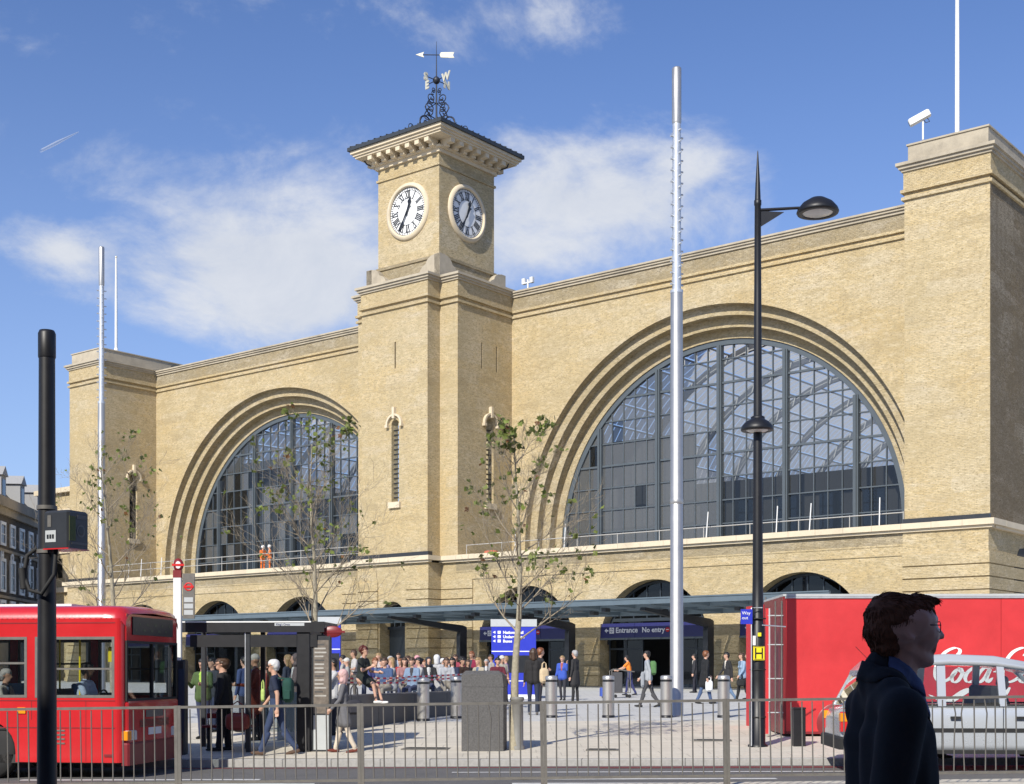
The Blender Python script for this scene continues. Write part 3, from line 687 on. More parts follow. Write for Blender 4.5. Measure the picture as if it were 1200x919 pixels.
# corner piers
for sgn in (-1, 1):
    x0, x1 = (WP, WP+PW) if sgn > 0 else (-WP-PW, -WP)
    D1 = 10.5
    side = [(3.0, .70, 11.8, 16.8, True)] if sgn < 0 else []
    shaft_with_slots(x0, x1, 0.0, D1, ZL-.1, ZT-.3, [], side, name='corner_pier')
    if side: slit_fill(3.0, .70, 11.8, 16.8, side=1, x=x1)
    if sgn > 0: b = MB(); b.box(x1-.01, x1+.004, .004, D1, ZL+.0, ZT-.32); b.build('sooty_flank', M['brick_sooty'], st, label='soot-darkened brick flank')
    moulded_top(None, None, x0, x1, 0.0, D1, ZT+.12, st)
    b = MB(); b.box(x0+.12, x1-.12, .12, D1-.1, ZT+.14, ZT+.98); b.box(x0+.06, x1-.06, .06, D1-.04, ZT+.98, ZT+1.06); b.build('attic_block', M['stone'], st)
    b = MB(); b.box(x0-.03, x1+.02, -.16, .02, ZL, ZL+.24); b.build('dark_strip', M['dark_steel'], st)  # same drawn shadow line at the foot of the pier

# lower storey -------------------------------------------------------------
G0 = .3                                       # walls start below the paving
OPEN_R, OPEN_S = 3.42, 3.0
opens = []
for sgn in (-1, 1):
    for k in (-1, 0, 1): opens.append((sgn*AC + k*8.6, OPEN_R, OPEN_S))
YF = -.12
def lower_wall(x0, x1, y, ops, zt, name='lower_wall', depth=.95, m=None):
    b = MB(); cur = x0
    for (cx, r, zs) in sorted(ops):
        b.add([(cur,y,G0),(cx-r,y,G0),(cx-r,y,zt),(cur,y,zt)], [(0,1,2,3)])
        a = arc(cx, r, zs, 28)
        for (xa, za), (xb, zb) in zip(a, a[1:]): b.add([(xa,y,za),(xb,y,zb),(xb,y,zt),(xa,y,zt)], [(0,1,2,3)])
        o_ = [(cx-r, G0)] + a + [(cx+r, G0)]
        for p, q in zip(o_, o_[1:]): b.add([(p[0],y,p[1]),(p[0],y+depth,p[1]),(q[0],y+depth,q[1]),(q[0],y,q[1])], [(0,1,2,3)])
        cur = cx+r
    b.add([(cur,y,G0),(x1,y,G0),(x1,y,zt),(cur,y,zt)], [(0,1,2,3)])
    for xe in (x0, x1): b.add([(xe,y,G0),(xe,y+3,G0),(xe,y+3,zt),(xe,y,zt)], [(0,1,2,3)])
    return b.build(name, m or BR, st)
for sgn in (-1, 1):
    x0, x1 = (WT, WP) if sgn > 0 else (-WP, -WT)
    lower_wall(x0, x1, YF, [o_ for o_ in opens if x0 < o_[0] < x1], ZL-.4)
lower_wall(-WT, -2.95, YF, [], ZL-.4, 'tower_base'); lower_wall(2.95, WT, YF, [], ZL-.4, 'tower_base')
lower_wall(-2.95, 2.95, -1.25, [(0, 1.05, 4.7)], ZL-.4, 'tower_base')
for sgn in (-1, 1):
    x0, x1 = (WP, WP+PW) if sgn > 0 else (-WP-PW, -WP)
    b = MB(); b.box(x0, x1, -.2, 10.5, G0, ZL-.4); b.build('pier_base', BR, st)
# rusticated bands on tower base and piers: each a proud course
def bands(x0, x1, y, y_back, z0, z1, h=.50, gap=.075, side=True):
    z = z1
    while z - h > z0:
        b = MB(); b.box(x0-.07, x1+(.07 if side else 0), y-.09, y_back, z-h, z); b.build('rusticated_course', M['brick'], st); z -= h+gap
bands(WP+.06, WP+PW, -.2, 10.0, .6, ZL-1.45, .52, .06); bands(-WP-PW, -WP-.06, -.2, 5, .6, ZL-1.45, .52, .06)
bands(-2.95, -1.25, -1.25, -.2, .6, ZL-1.45, .52, .06); bands(1.25, 2.95, -1.25, -.2, .6, ZL-1.45, .52, .06)
bands(3.02, 5.4, YF, YF+.05, .6, ZL-1.45, .52, .06); bands(-5.4, -3.02, YF, YF+.05, .6, ZL-1.45, .52, .06)
for sgn in (-1, 1):
    bands(sgn*(AC+4.3)-.78, sgn*(AC+4.3)+.78, YF+.02, YF+.05, .6, 3.0, .52, .06); bands(sgn*(AC-4.3)-.78, sgn*(AC-4.3)+.78, YF+.02, YF+.05, .6, 3.0, .52, .06)
# ledge: deck, edge stones, mouldings
def ledge(x0, x1, y, e0=0, e1=0):
    L0, L1 = x0-e0, x1+e1
    n = max(1, int((L1-L0)/1.4)); w = (L1-L0)/n
    for i in range(n):
        b = MB(); g = .006; b.box(L0+i*w+g, L0+(i+1)*w-g, y-.34, y+1.4, ZL-.27, ZL+rnd.uniform(-.008,.008)); b.build('ledge_stone', M['stone_cream'], st)
    b = MB(); b.box(L0+e0*.4, L1-e1*.4, y-.2, y+.1, ZL-.40, ZL-.275); b.build('ledge_moulding', M['stone_cream'], st)
ledge(-WP-PW, -2.95, YF, .34); ledge(2.95, WP+PW, YF-.003, 0, .34); ledge(-2.95, 2.95, -1.25, .3, .3)
b = MB(); b.box(-WP-PW+.2, WP+PW-.2, 1.0, 9.0, ZL-.25, ZL-.02); b.build('terrace', M['interior_mid'], st)
# return of the ledge and base down the right flank
b = MB(); b.box(WP+PW, WP+PW+.34, 1.2, 60, ZL-.28, ZL-.01); b.box(WP+PW, WP+PW+.2, .2, 60, ZL-.40, ZL-.28); b.build('ledge_return', M['stone_cream'], st)
for (x0, x1) in ((-WP, -WT), (WT, WP)):
    b = MB(); b.box(x0, x1, YF-.025, YF+.02, ZL-1.0, ZL-.92); b.box(x0, x1, YF-.05, YF+.02, ZL-1.45, ZL-1.38); b.build('string_course', M['brick'], st)
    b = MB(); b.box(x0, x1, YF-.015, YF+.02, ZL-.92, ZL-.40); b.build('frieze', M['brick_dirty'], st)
# flank wall to the right, running back
b = MB(); b.box(WP+PW-.6, WP+PW-.02, 10.5, 60, 0, 22); b.build('flank_wall', BR, st)
b = MB(); b.prism([(3.2,5.0),(3.2,6.6),(3.9,7.3),(4.7,7.4),(5.4,7.0),(5.4,5.0)], WP+PW-.01, WP+PW+.02, 'yz'); b.build('flank_opening', M['interior'], st)

# interiors, ground-floor entrances
def entrance(cx, r, zs, y, small=False):
    yg = y+.8; a = arc(cx, r-.02, zs, 24)
    b = MB()       # arched frame
    for (p, q) in zip(a, a[1:]):
        pi, qi = [(cx+(v[0]-cx)*(1-.14/r), zs+(v[1]-zs)*(1-.14/r)) for v in (p, q)]
        b.add([(p[0],yg-.1,p[1]),(q[0],yg-.1,q[1]),(qi[0],yg-.1,qi[1]),(pi[0],yg-.1,pi[1])], [(0,1,2,3)])
        b.add([(pi[0],yg-.1,pi[1]),(qi[0],yg-.1,qi[1]),(qi[0],yg+.05,qi[1]),(pi[0],yg+.05,pi[1])], [(0,1,2,3)])
    zb = zs+ (1.35 if not small else -.5)
    b.box(cx-r, cx+r, yg-.12, yg+.1, zb-.12, zb+.06)
    fr = b.build('entrance', M['door'], st)
    n = 8 if not small else 4; half = [(cx+ (r-.12)*math.cos(R(180-180*i/24)), zs+(r-.12)*math.sin(R(180-180*i/24))) for i in range(25)]
    poly = [(cx-r+.12, zb)] + [h for h in half if h[1] > zb] + [(cx+r-.12, zb)]
    poly = poly[::-1]
    for i in range(n):
        xa, xb = cx-r+2*r*i/n, cx-r+2*r*(i+1)/n
        c_ = clip_convex([(xa+.03, zb+.06), (xb-.03, zb+.06), (xb-.03, zs+r), (xa+.03, zs+r)], poly if True else poly)
        if len(c_) >= 3:
            bb = MB(); bb.add([(u, yg, v) for u, v in c_], [tuple(range(len(c_)))]); bb.build('pane', M['glass_dark'], fr)
        if i:
            h_ = math.sqrt(max(0, (r-.1)**2-(xa-cx)**2)); bb = MB(); bb.box(xa-.03, xa+.03, yg-.05, yg+.05, zb, zs+h_); bb.build('glazing_bar', M['door'], fr)
    # doors below
    if not small:
        for i in range(6):
            xa = cx-r+.1+2*(r-.1)*i/6; w = 2*(r-.1)/6
            if i in (2, 3): continue
            bb = MB(); bb.box(xa, xa+.07, yg-.04, yg+.04, .6, zb-.1); bb.box(xa+w-.07, xa+w, yg-.04, yg+.04, .6, zb-.1); bb.box(xa+.07, xa+w-.07, yg-.04, yg+.04, .6, .85); bb.box(xa+.07, xa+w-.07, yg-.03, yg+.03, 2.7, 2.8); dr = bb.build('door', M['door'], fr)
            bb = MB(); bb.box(xa+.07, xa+w-.07, yg-.006, yg+.006, .85, zb-.12); bb.build('door_glass', M['glass_dark'], dr)
    else:
        bb = MB(); bb.box(cx-r+.05, cx+r-.05, yg, yg+.06, .6, zb-.1); bb.build('door', M['door'], fr)
    return fr
for (cx, r, zs) in opens: entrance(cx, r, zs, YF)
entrance(0, 1.05, 4.7, -1.25, True)
for i, (cx, r, zs) in enumerate(opens):       # navy sign panels across the openings
    yg = YF-.02
    for k in range(3):
        xa = cx-r+.05 + (2*r-.1)*k/3; xb = cx-r+.05+(2*r-.1)*(k+1)/3-.02
        b = MB(); b.box(xa, xb, yg+.02, yg+.12, 3.35, 4.12); sp_ = b.build('sign_panel', M['sign_blue'], st)
        if cx > 0 and k == 0:
            inst('lettering', text_mesh('Entrance', .40, M['signwhite'], bold=.010), sp_, (xa+1.0, yg+.014, 3.62), (R(90),0,0))
            bb = MB(); bb.box(xa+.6, xa+.9, yg+.006, yg+.018, 3.58, 3.90); bb.build('symbol', M['signwhite'], sp_)
            bb = MB()
            for (u0,v0,u1,v1) in ((.06,.21,.24,.21),(.06,.12,.24,.12),(.24,.21,.13,.28),(.06,.12,.17,.05)): bb.tube([(xa+.6+u0,yg+.002,3.58+v0),(xa+.6+u1,yg+.002,3.58+v1)], .012, 4)
            bb.build('symbol', M['sign_blue'], sp_)
            bb = MB(); bb.prism([(xa+.28,3.74),(xa+.42,3.86),(xa+.42,3.78),(xa+.53,3.78),(xa+.53,3.70),(xa+.42,3.70),(xa+.42,3.62)], yg+.006, yg+.018, 'xz'); bb.build('arrow', M['signwhite'], sp_)
        if cx > 0 and k == 1:
            inst('lettering', text_mesh('No entry', .38, M['signwhite'], bold=.010), sp_, (xa+.45, yg+.014, 3.62), (R(90),0,0))
            bb = MB(); bb.lathe([(.001,yg+.004),(.13,yg+.006),(.13,yg+.018)], 18, c=(xa+2.06,0,3.74), axis='y'); bb.build('symbol', M['roundel_red'], sp_)
            bb = MB(); bb.box(xa+1.98, xa+2.14, yg-.003, yg+.003, 3.72, 3.76); bb.build('symbol', M['signwhite'], sp_)
    b = MB(); b.box(cx-r+.02, cx+r-.02, yg-.02, yg+.14, 3.24, 3.34); b.build('sign_rail', M['steel_blue'], st)
# halls behind the openings
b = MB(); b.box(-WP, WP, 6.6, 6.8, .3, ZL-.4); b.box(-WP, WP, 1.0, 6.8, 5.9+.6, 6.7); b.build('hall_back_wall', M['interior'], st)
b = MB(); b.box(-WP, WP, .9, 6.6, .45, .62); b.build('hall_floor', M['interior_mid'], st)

# the great windows --------------------------------------------------------
YW = 7.0; RW = 11.17
def great_window(cx):
    b = MB(); a = [(cx-RW, ZL)] + arc(cx, RW, ZS, 60) + [(cx+RW, ZL)]; c_ = [(cx-RW+.32, ZL)] + arc(cx, RW-.32, ZS, 60) + [(cx+RW-.32, ZL)]
    for p, q, s_, u in zip(a, a[1:], c_, c_[1:]):
        b.add([(p[0],YW-.12,p[1]),(q[0],YW-.12,q[1]),(u[0],YW-.12,u[1]),(s_[0],YW-.12,s_[1])], [(0,1,2,3)])
        b.add([(s_[0],YW-.12,s_[1]),(u[0],YW-.12,u[1]),(u[0],YW+.12,u[1]),(s_[0],YW+.12,s_[1])], [(0,1,2,3)])
    b.box(cx-RW+.32, cx+RW-.32, YW-.12, YW+.12, ZL, ZL+.22)
    w = b.build('arched_window', M['steel_blue'], st)
    pw, ph = .83, 1.335; zb = ZL+.22
    clip = [(cx-RW+.33, zb)] + [(cx+RW-.33, zb)] + arc(cx, RW-.33, ZS, 60, 0, 180)
    hgt = lambda x: ZS + math.sqrt(max(0, (RW-.32)**2-(x-cx)**2))
    ncol = 27
    for i in range(-13, 14):
        xa = cx + (i-.5)*pw; xb = xa+pw
        # the columns are centred so that main mullions stand at every fifth bar
    X0 = cx - 2.5*5*pw*1.0
    bars = [cx + (k)*pw for k in range(-13, 14)]
    for k in range(-13, 14):
        x = cx + k*pw
        if abs(x-cx) > RW-.4: continue
        h_ = hgt(x)
        if k % 5 == 0:
            bb = MB(); bb.box(x-.15, x+.15, YW-.22, YW+.12, zb, h_); bb.box(x-.06, x+.06, YW-.30, YW-.22, zb, h_); bb.build('mullion', M['steel_blue'], w)
        else:
            bb = MB(); bb.box(x-.028, x+.028, YW-.06, YW+.06, zb, h_); bb.build('glazing_bar', M['steel_blue'], w)
    rows = int((ZS+RW-.3-zb)/ph)+1
    for j in range(1, rows):
        z = zb + j*ph; hw = (RW-.33) if z < ZS else math.sqrt(max(0, (RW-.33)**2-(z-ZS)**2))
        t_ = .06 if j in (4, 7) else .035
        bb = MB(); bb.box(cx-hw, cx+hw, YW-.07-(.02 if t_ > .05 else 0), YW+.05, z-t_, z+t_); bb.build('glazing_bar', M['steel_blue'], w)
    for k in range(-14, 14):
        for j in range(rows):
            xa, xb, za, zc = cx+k*pw+.02, cx+(k+1)*pw-.02, zb+j*ph+.02, zb+(j+1)*ph-.02
            if j == 7 and k in (-3,-2,-1,0,1,2,-4) or j == 8: 
                if (j == 7 and abs(k+.5) < 6): 
                    pass
            p = clip_convex([(xa,za),(xb,za),(xb,zc),(xa,zc)], clip)
            if len(p) < 3: continue
            ar = abs(sum(p[i][0]*p[(i+1)%len(p)][1]-p[(i+1)%len(p)][0]*p[i][1] for i in range(len(p))))/2
            if ar < .06: continue
            if j >= 8 - 0 and -5 <= k < 5: continue       # top lights stand open
            mx_, mz_ = (xa+xb)/2, (za+zc)/2; tx, tz = rnd.gauss(0,.006), rnd.gauss(0,.006)
            bb = MB(); bb.add([(u, YW + (u-mx_)*tx + (v-mz_)*tz, v) for u, v in p], [tuple(range(len(p)))])
            q_ = rnd.random(); low = j < 3 + (3.4 if k < -4 else (2.2 if k < 0 else 0)) if cx > 0 else j < 6
            gm = ('glass_grey' if (k < 0 or cx < 0 and q_ < .3) else 'glass_plain') if low else 'glass_station'
            if cx < 0 and low and q_ >= .3: gm = 'glass_plain'
            if q_ > .94: gm = 'glass_plain'
            bb.build('pane', M[gm], w)
    for k in range(-5, 6):                       # pale posts of the open top lights
        if k % 5 == 0: continue
        x = cx+k*pw*1.0; bb = MB(); bb.box(x-.035, x+.035, YW+.10, YW+.16, zb+8*ph, hgt(x)); bb.build('ventilator_post', M['white'], w)
great_window(-AC); great_window(AC)
# train sheds behind: ribs, purlins, roof glazing, end wall
def translucent(name, c, k=.5):
    m = bpy.data.materials.new(name); m.use_nodes = True; t = m.node_tree; t.nodes.clear(); o_ = N(t,'ShaderNodeOutputMaterial')
    a_ = N(t,'ShaderNodeBsdfTranslucent'); a_.inputs[0].default_value = c+(1,); d_ = N(t,'ShaderNodeBsdfDiffuse'); d_.inputs[0].default_value = c+(1,)
    tr_ = N(t,'ShaderNodeBsdfTransparent'); mm = N(t,'ShaderNodeMixShader'); mm.inputs[0].default_value = .4; t.links.new(a_.outputs[0], mm.inputs[1]); t.links.new(d_.outputs[0], mm.inputs[2])
    m2_ = N(t,'ShaderNodeMixShader'); m2_.inputs[0].default_value = k; t.links.new(mm.outputs[0], m2_.inputs[1]); t.links.new(tr_.outputs[0], m2_.inputs[2]); t.links.new(m2_.outputs[0], o_.inputs[0]); return m
M['roof_glass'] = translucent('roof_glazing', (.84,.82,.78), .05)
M['glass_canopy'] = translucent('canopy_glass', (.42,.49,.52), .42)
M['shed_paint'] = mat('shed_ironwork', (.36,.37,.38), .6, var=.1)
for sgn in (-1, 1):
    cx = sgn*AC; Rs = 12.4; zs = ZS+1.0
    shed = MB(); shed.box(cx-12.6, cx+12.6, 117, 117.5, 0, 12); sh = shed.build('train_shed', M['interior'], st)
    b = MB(); n = 26
    for j in range(150):
        y0_, y1_ = 9.2+.72*j, 9.2+.72*j+.64
        for i in range(n):
            a0, a1 = math.pi*(i+.06)/n, math.pi*(i+.94)/n
            if i in (0, 1, n-2, n-1): continue
            b.add([(cx+Rs*math.cos(a0),y0_,zs+Rs*math.sin(a0)),(cx+Rs*math.cos(a1),y0_,zs+Rs*math.sin(a1)),(cx+Rs*math.cos(a1),y1_,zs+Rs*math.sin(a1)),(cx+Rs*math.cos(a0),y1_,zs+Rs*math.sin(a0))], [(0,1,2,3)])
    b.build('roof_glazing', M['roof_glass'], sh, kind='stuff')
    for j in range(18):
        y_ = 9.6+6*j; b = MB(); rr_ = [(cx+q*math.cos(math.pi*i/24), zs+q*math.sin(math.pi*i/24)) for q in (Rs-.05,) for i in range(25)]; ri_ = [(cx+(Rs-.5)*math.cos(math.pi*i/24), zs+(Rs-.5)*math.sin(math.pi*i/24)) for i in range(25)]
        for p, q, u, v in zip(rr_, rr_[1:], ri_, ri_[1:]):
            vs = [(p[0],y_,p[1]),(q[0],y_,q[1]),(v[0],y_,v[1]),(u[0],y_,u[1])]; vs += [(a_, y_+.22, c_) for a_, _, c_ in vs]
            b.add(vs, [(0,1,2,3),(4,7,6,5),(3,2,6,7),(0,4,5,1)])
        b.build('roof_rib', M['shed_paint'], sh)
    for i in range(3, n-2):
        a0 = math.pi*i/n; b = MB(); b.tube([(cx+(Rs-.1)*math.cos(a0),9.2,zs+(Rs-.1)*math.sin(a0)),(cx+(Rs-.1)*math.cos(a0),117,zs+(Rs-.1)*math.sin(a0))], .065, 4, smooth=False); b.build('purlin', M['shed_paint'], sh)
    b = MB(); b.box(cx-12.6, cx+12.6, 8.6, 117, .2, .4); b.build('platform', M['interior_mid'], sh)
    b = MB(); b.box(cx-12.5, cx-12.2, 8.7, 117, 0, zs+2); b.box(cx+12.2, cx+12.5, 8.7, 117, 0, zs+2); b.build('shed_wall', M['interior_mid'], sh)
    b = MB()
    hh = 12.6 if sgn > 0 else 14.6
    b.box(cx-11.6, cx+11.6, 10.2, 10.5, 8.2, hh); b.box(cx-11.6, cx-3.6, 10.0, 10.19, 8.2, hh+3.4); b.box(cx-12, cx+12, 10.2, 16, hh, hh+.25); b.build('dark_inner_wall', M['interior'], sh)  # taller left sheet added to darken the panes before it
    b = MB()
    for x_ in np.arange(cx-11, cx+11, 2.6): b.box(x_, x_+1.3, 10.1, 10.2, 9.6, 11.6)
    b.build('office_window', M['glass_dark'], sh)
# railings on the ledge
M['rail'] = mat('pale_rail', (.46,.45,.42), .5, .2, var=.1)
for (x0, x1, two) in ((-WP+.4, -WT-.3, True), (WT+.4, WP-.2, False)):
    b = MB(); b.tube([(x0,.35,ZL+.62),(x1,.35,ZL+.62)], .028, 6)
    if two: b.tube([(x0,.35,ZL+1.08),(x1,.35,ZL+1.08)], .028, 6)
    rl = b.build('ledge_rail', M['rail'], st)
    n = int((x1-x0)/2.5)
    for i in range(n+1):
        x_ = x0+(x1-x0)*i/n; b = MB(); b.tube([(x_,.35,ZL-.02),(x_+rnd.uniform(-.0,.0),.35,ZL+(1.12 if two else .66))], .022, 6); b.build('post', M['rail'], rl)
for x_, ln_ in ((-26.6,.12),(-24.2,.1),(8.6,.06),(12.1,.1),(19.2,.12),(21.2,.12),(25.2,.08),(27.0,.1),(30.6,.03)):
    b = MB(); b.tube([(x_,-.1,ZL-.02),(x_+ln_,-.1,ZL+1.35)], .03, 6); b.build('stake', M['white'], st)
# low west wing beside the left pier
b = MB(); b.box(-WP-PW-9.5, -WP-PW, 3.4, 40, .3, 16.2); wing = b.build('side_wing', M['brick'], st)
b = MB(); b.box(-WP-PW-9.8, -WP-PW, 3.0, 40, 16.2, 16.6); b.box(-WP-PW-9.6, -WP-PW, 3.2, 40, 14.6, 14.85); b.box(-WP-PW-9.6, -WP-PW, 3.25, 3.42, 11.2, 11.4); b.box(-WP-PW-9.7, -WP-PW, 3.1, 3.42, 8.0, 8.4); b.build('cornice', M['stone_cream'], wing)
for x_ in (-9.4, -8.6, -1.4):
    b = MB(); b.box(-WP-PW+x_, -WP-PW+x_+.55, 3.2, 3.42, 1, 8.0); b.box(-WP-PW+x_, -WP-PW+x_+.5, 3.25, 3.42, 8.4, 14.6); b.build('pilaster', M['stone_cream'], wing)
for x_ in (-7.2, -4.9, -2.9):
    b = MB(); b.box(-WP-PW+x_, -WP-PW+x_+1.0, 3.36, 3.41, 9.2, 10.8); b.box(-WP-PW+x_, -WP-PW+x_+1.0, 3.36, 3.41, 12.2, 13.8); b.box(-WP-PW+x_, -WP-PW+x_+1.0, 3.36, 3.41, 4.5, 6.8); b.build('window', M['glass_dark'], wing)

# ------------------------------------------------------------------ entrance canopy
cv = thing('entrance_canopy', 'long flat grey steel and glass canopy along the foot of the station', 'canopy', bw(0, -4.6, .5), BA)
cy = -4.6
def C_(x, y, z): return (x, y-cy, z-.5)
def cbox(b, x0, x1, y0, y1, z0, z1): b.box(x0, x1, y0-cy, y1-cy, z0-.5, z1-.5)
CX0, CX1, CY0, CY1, CZ = -34.4, 31.9, -8.1, -1.5, 4.78
bay = 2.05; nb = int((CX1-CX0)/bay)
b = MB(); cbox(b, CX0, CX1, CY0-.06, CY0+.10, CZ-.12, CZ+.16); cbox(b, CX0, CX1, CY0-.10, CY0+.02, CZ+.12, CZ+.18); b.build('front_fascia', M['canopy'], cv)
b = MB(); cbox(b, CX0, CX1, CY1-.1, CY1+.1, CZ-.34, CZ+.08); b.build('rear_beam', M['canopy'], cv)
for yy in (-6.3, -4.0): b = MB(); cbox(b, CX0, CX1, yy-.07, yy+.07, CZ-.22, CZ+.0); b.build('purlin', M['canopy'], cv)
raf = MB(); raf.prism([(CY0+.1-cy,CZ+.02-.5),(CY0+.1-cy,CZ-.16-.5),(CY1-1.2-cy,CZ-.30-.5),(CY1-.1-cy,CZ-.30-.5),(CY1-.1-cy,CZ+.02-.5)], -.045, .045, 'yz'); rm_ = raf.mesh('rafter', M['canopy'])
gp = MB(); cbox(gp, .06, bay-.06, CY0+.1, -4.83, CZ+.03, CZ+.055); gpm = gp.mesh('glass_panel', M['glass_canopy'])
gq = MB(); cbox(gq, .06, bay-.06, -4.77, CY1, CZ+.03, CZ+.055); gqm = gq.mesh('glass_panel', M['glass_canopy'])
lg = MB(); cbox(lg, -.12, .12, -5.6, -5.15, CZ-.42, CZ-.24); lgm = lg.mesh('light_fitting', M['dark_steel'])
lh = MB(); cbox(lh, -.12, .12, -7.5, -7.1, CZ-.38, CZ-.20); lhm = lh.mesh('light_fitting', M['dark_steel'])
for i in range(nb+1):
    inst('rafter', rm_, cv, (CX0+i*bay,0,0))
    if i < nb: inst('glass_panel', gpm, cv, (CX0+i*bay,0,0)); inst('glass_panel', gqm, cv, (CX0+i*bay,0,0)); inst('light_fitting', lgm if i % 2 else lhm, cv, (CX0+(i+.5)*bay,0,0))
pst = MB(); pst.prism([(-1.35-cy,.1),(-1.35-cy,CZ-1.2),(-1.7-cy,CZ-1.1),(CY0+.5-cy,CZ-.74),(CY0+.4-cy,CZ-.88),(-1.9-cy,CZ-1.5),(-1.95-cy,CZ-1.7),(-1.95-cy,.0)], -.14, .14, 'yz')
pm_ = pst.mesh('post', M['dark_steel'])
for x_ in (-30.6, -22.25, -13.65, -5.9, 5.9, 13.65, 22.25, 30.6): inst('post', pm_, cv, (x_, 0, 0))
# ------------------------------------------------------------------ people
def seg(a, b, ra, rb, slot): return (Vector(a), Vector(b), ra, rb, slot)
def figure(pose, style, fem=False, detail=False):
    """list of tapered limbs (p0, p1, r0, r1, material slot) of a 1.75 m person facing +x; slots 0 skin 1 top 2 legs 3 shoes 4 second top colour"""
    P = dict(legL=(0,0), legR=(0,0), armL=(0,8,10), armR=(0,8,10), lean=0, head=0, sit=False); P.update(pose)
    s = []; ln_ = math.sin(R(P['lean']))
    hipz = .93
    def leg(side, a, bend):
        h = Vector((0, side*.095, hipz-.02)); a = R(a); kn = h + Vector((math.sin(a), 0, -math.cos(a)))*.43
        bb = a - R(bend); an = kn + Vector((math.sin(bb), 0, -math.cos(bb)))*.41
        return h, kn, an, bb
    jl = leg(1, *P['legL']); jr = leg(-1, *P['legR'])
    drop = min(jl[2].z, jr[2].z) - .085
    off = Vector((0, 0, -drop))
    long_ = style in ('coat', 'dress'); bare = style in ('dress', 'shorts')
    for h, kn, an, bb in (jl, jr):
        s.append(seg(h+off, kn+off, .088, .058, 2 if not (style == 'dress') else 0)); s.append(seg(kn+off, an+off, .056 if not bare else .05, .042 if not bare else .033, 0 if bare else 2))
        if not bare: s.append(seg(kn+off+Vector((-.01,0,-.1)), an+off+Vector((0,0,.03)), .055, .052, 2))
        d = Vector((math.cos(bb*.6), 0, -abs(math.sin(bb*.6))*(1 if bb < 0 else -1)*1.0)); d = Vector((math.cos(bb*.5), 0, math.sin(bb*.5)))
        s.append(seg(an+off+Vector((-.045,0,-.045)), an+off+d*.10+Vector((0,0,-.052)), .038, .036, 3)); s.append(seg(an+off+d*.10+Vector((0,0,-.052)), an+off+d*.165+Vector((0,0,-.058)), .036, .026, 3))
    o = off; W = .92 if fem else 1.0
    def T(x, y, z): # torso points lean forward with height
        return Vector((x + ln_*(z-.95), y*W, z)) + o
    for y in (-.07, .07): s.append(seg(T(0,y,.93), T(0,y*.9,1.08), .105 if not fem else .112, .098, 2 if style != 'coat' else 1))
    for y in (-.065, .065): s.append(seg(T(0,y,1.06), T(.0,y*1.15,1.24), .098, .108, 1))
    for y in (-.08, .08): s.append(seg(T(.005,y,1.22), T(-.005,y*1.15,1.38), .108, .085, 1))
    s.append(seg(T(0,-.15,1.405), T(0,.15,1.405), .062, .062, 1)); s.append(seg(T(0,0,1.38), T(0,0,1.45), .09, .062, 1))
    if fem: 
        for y in (-.075,.075): s.append(seg(T(.06,y,1.25), T(.085,y,1.245), .062, .055, 1))
    if style in ('coat', 'dress'):
        mid = (jl[1]+jr[1])*.5 + off
        for (h, kn, an, bb), y in ((jl,1),(jr,-1)):
            s.append(seg(T(0,y*.07,1.0), (h+off)*.35+(kn+off)*.65, .118, .115, 1)); 
        s.append(seg(T(0,0,1.0), (jl[1]+jr[1])*.5*.6+(jl[0]+jr[0])*.5*.4+off, .13, .13, 1))
    if style in ('jacket', 'coat'): s.append(seg(T(.052,0,1.415), T(.078,0,1.20), .052, .034, 4))
    if style == 'jacket':
        for y in (-.07,.07): s.append(seg(T(0,y,.90), T(0,y,1.1), .125, .112, 1))
    # neck and head
    nk = T(.005,0,1.44); hd = T(.02,0,1.635) + Vector((R(P['head'])*.08,0,0))
    s.append(seg(nk, hd+Vector((-.012,0,-.06)), .055, .054, 0))
    s.append(seg(hd+Vector((-.015,0,.02)), hd+Vector((.005,0,.025)), .092, .086, 0)); s.append(seg(hd+Vector((.02,0,-.03)), hd+Vector((.045,0,-.075)), .066, .042, 0))
    s.append(seg(hd+Vector((.088,0,.0)), hd+Vector((.108,0,-.028)), .012, .015, 0))
    s.append(seg(hd+Vector((.075,-.03,.02)), hd+Vector((.075,.03,.02)), .018, .018, 0))
    s.append(seg(hd+Vector((.074,-.018,-.06)), hd+Vector((.074,.018,-.06)), .014, .014, 0))
    for y in (-1, 1): s.append(seg(hd+Vector((-.01,y*.088,.012)), hd+Vector((-.015,y*.094,-.025)), .014, .010, 0))
    # arms: (swing forward, spread, elbow bend)
    hands = []
    for side, (sw, sp, eb) in ((1, P['armL']), (-1, P['armR'])):
        sh = T(0, side*.185/ W * (W if True else 1), 1.40); a, sp_, e = R(sw), R(sp), R(eb)
        d = Vector((math.sin(a)*math.cos(sp_), side*math.sin(sp_), -math.cos(a)*math.cos(sp_))); el = sh + d*.285
        a2 = a + e; inw = P.get('inw', 0)*side
        d2 = Vector((math.sin(a2)*math.cos(sp_*.4), side*math.sin(sp_*.4)-inw*.5, -math.cos(a2)*math.cos(sp_*.4))).normalized(); wr = el + d2*.255
        tee = style in ('tee', 'shorts', 'dress')
        s.append(seg(sh, el, .058, .046, 1)) if not tee else (s.append(seg(sh, sh+d*.18, .060, .056, 1)), s.append(seg(sh+d*.12, el, .045, .040, 0)))
        s.append(seg(el, wr, .044 if not tee else .039, .034 if not tee else .027, 1 if not tee else 0))
        # hand: palm, four unequal curled fingers, thumb from the side of the palm
        up = d2.cross(Vector((0,1,0)));
        if up.length < .1: up = Vector((1,0,0))
        up.normalize(); sd = d2.cross(up).normalized()
        pm = wr + d2*.075
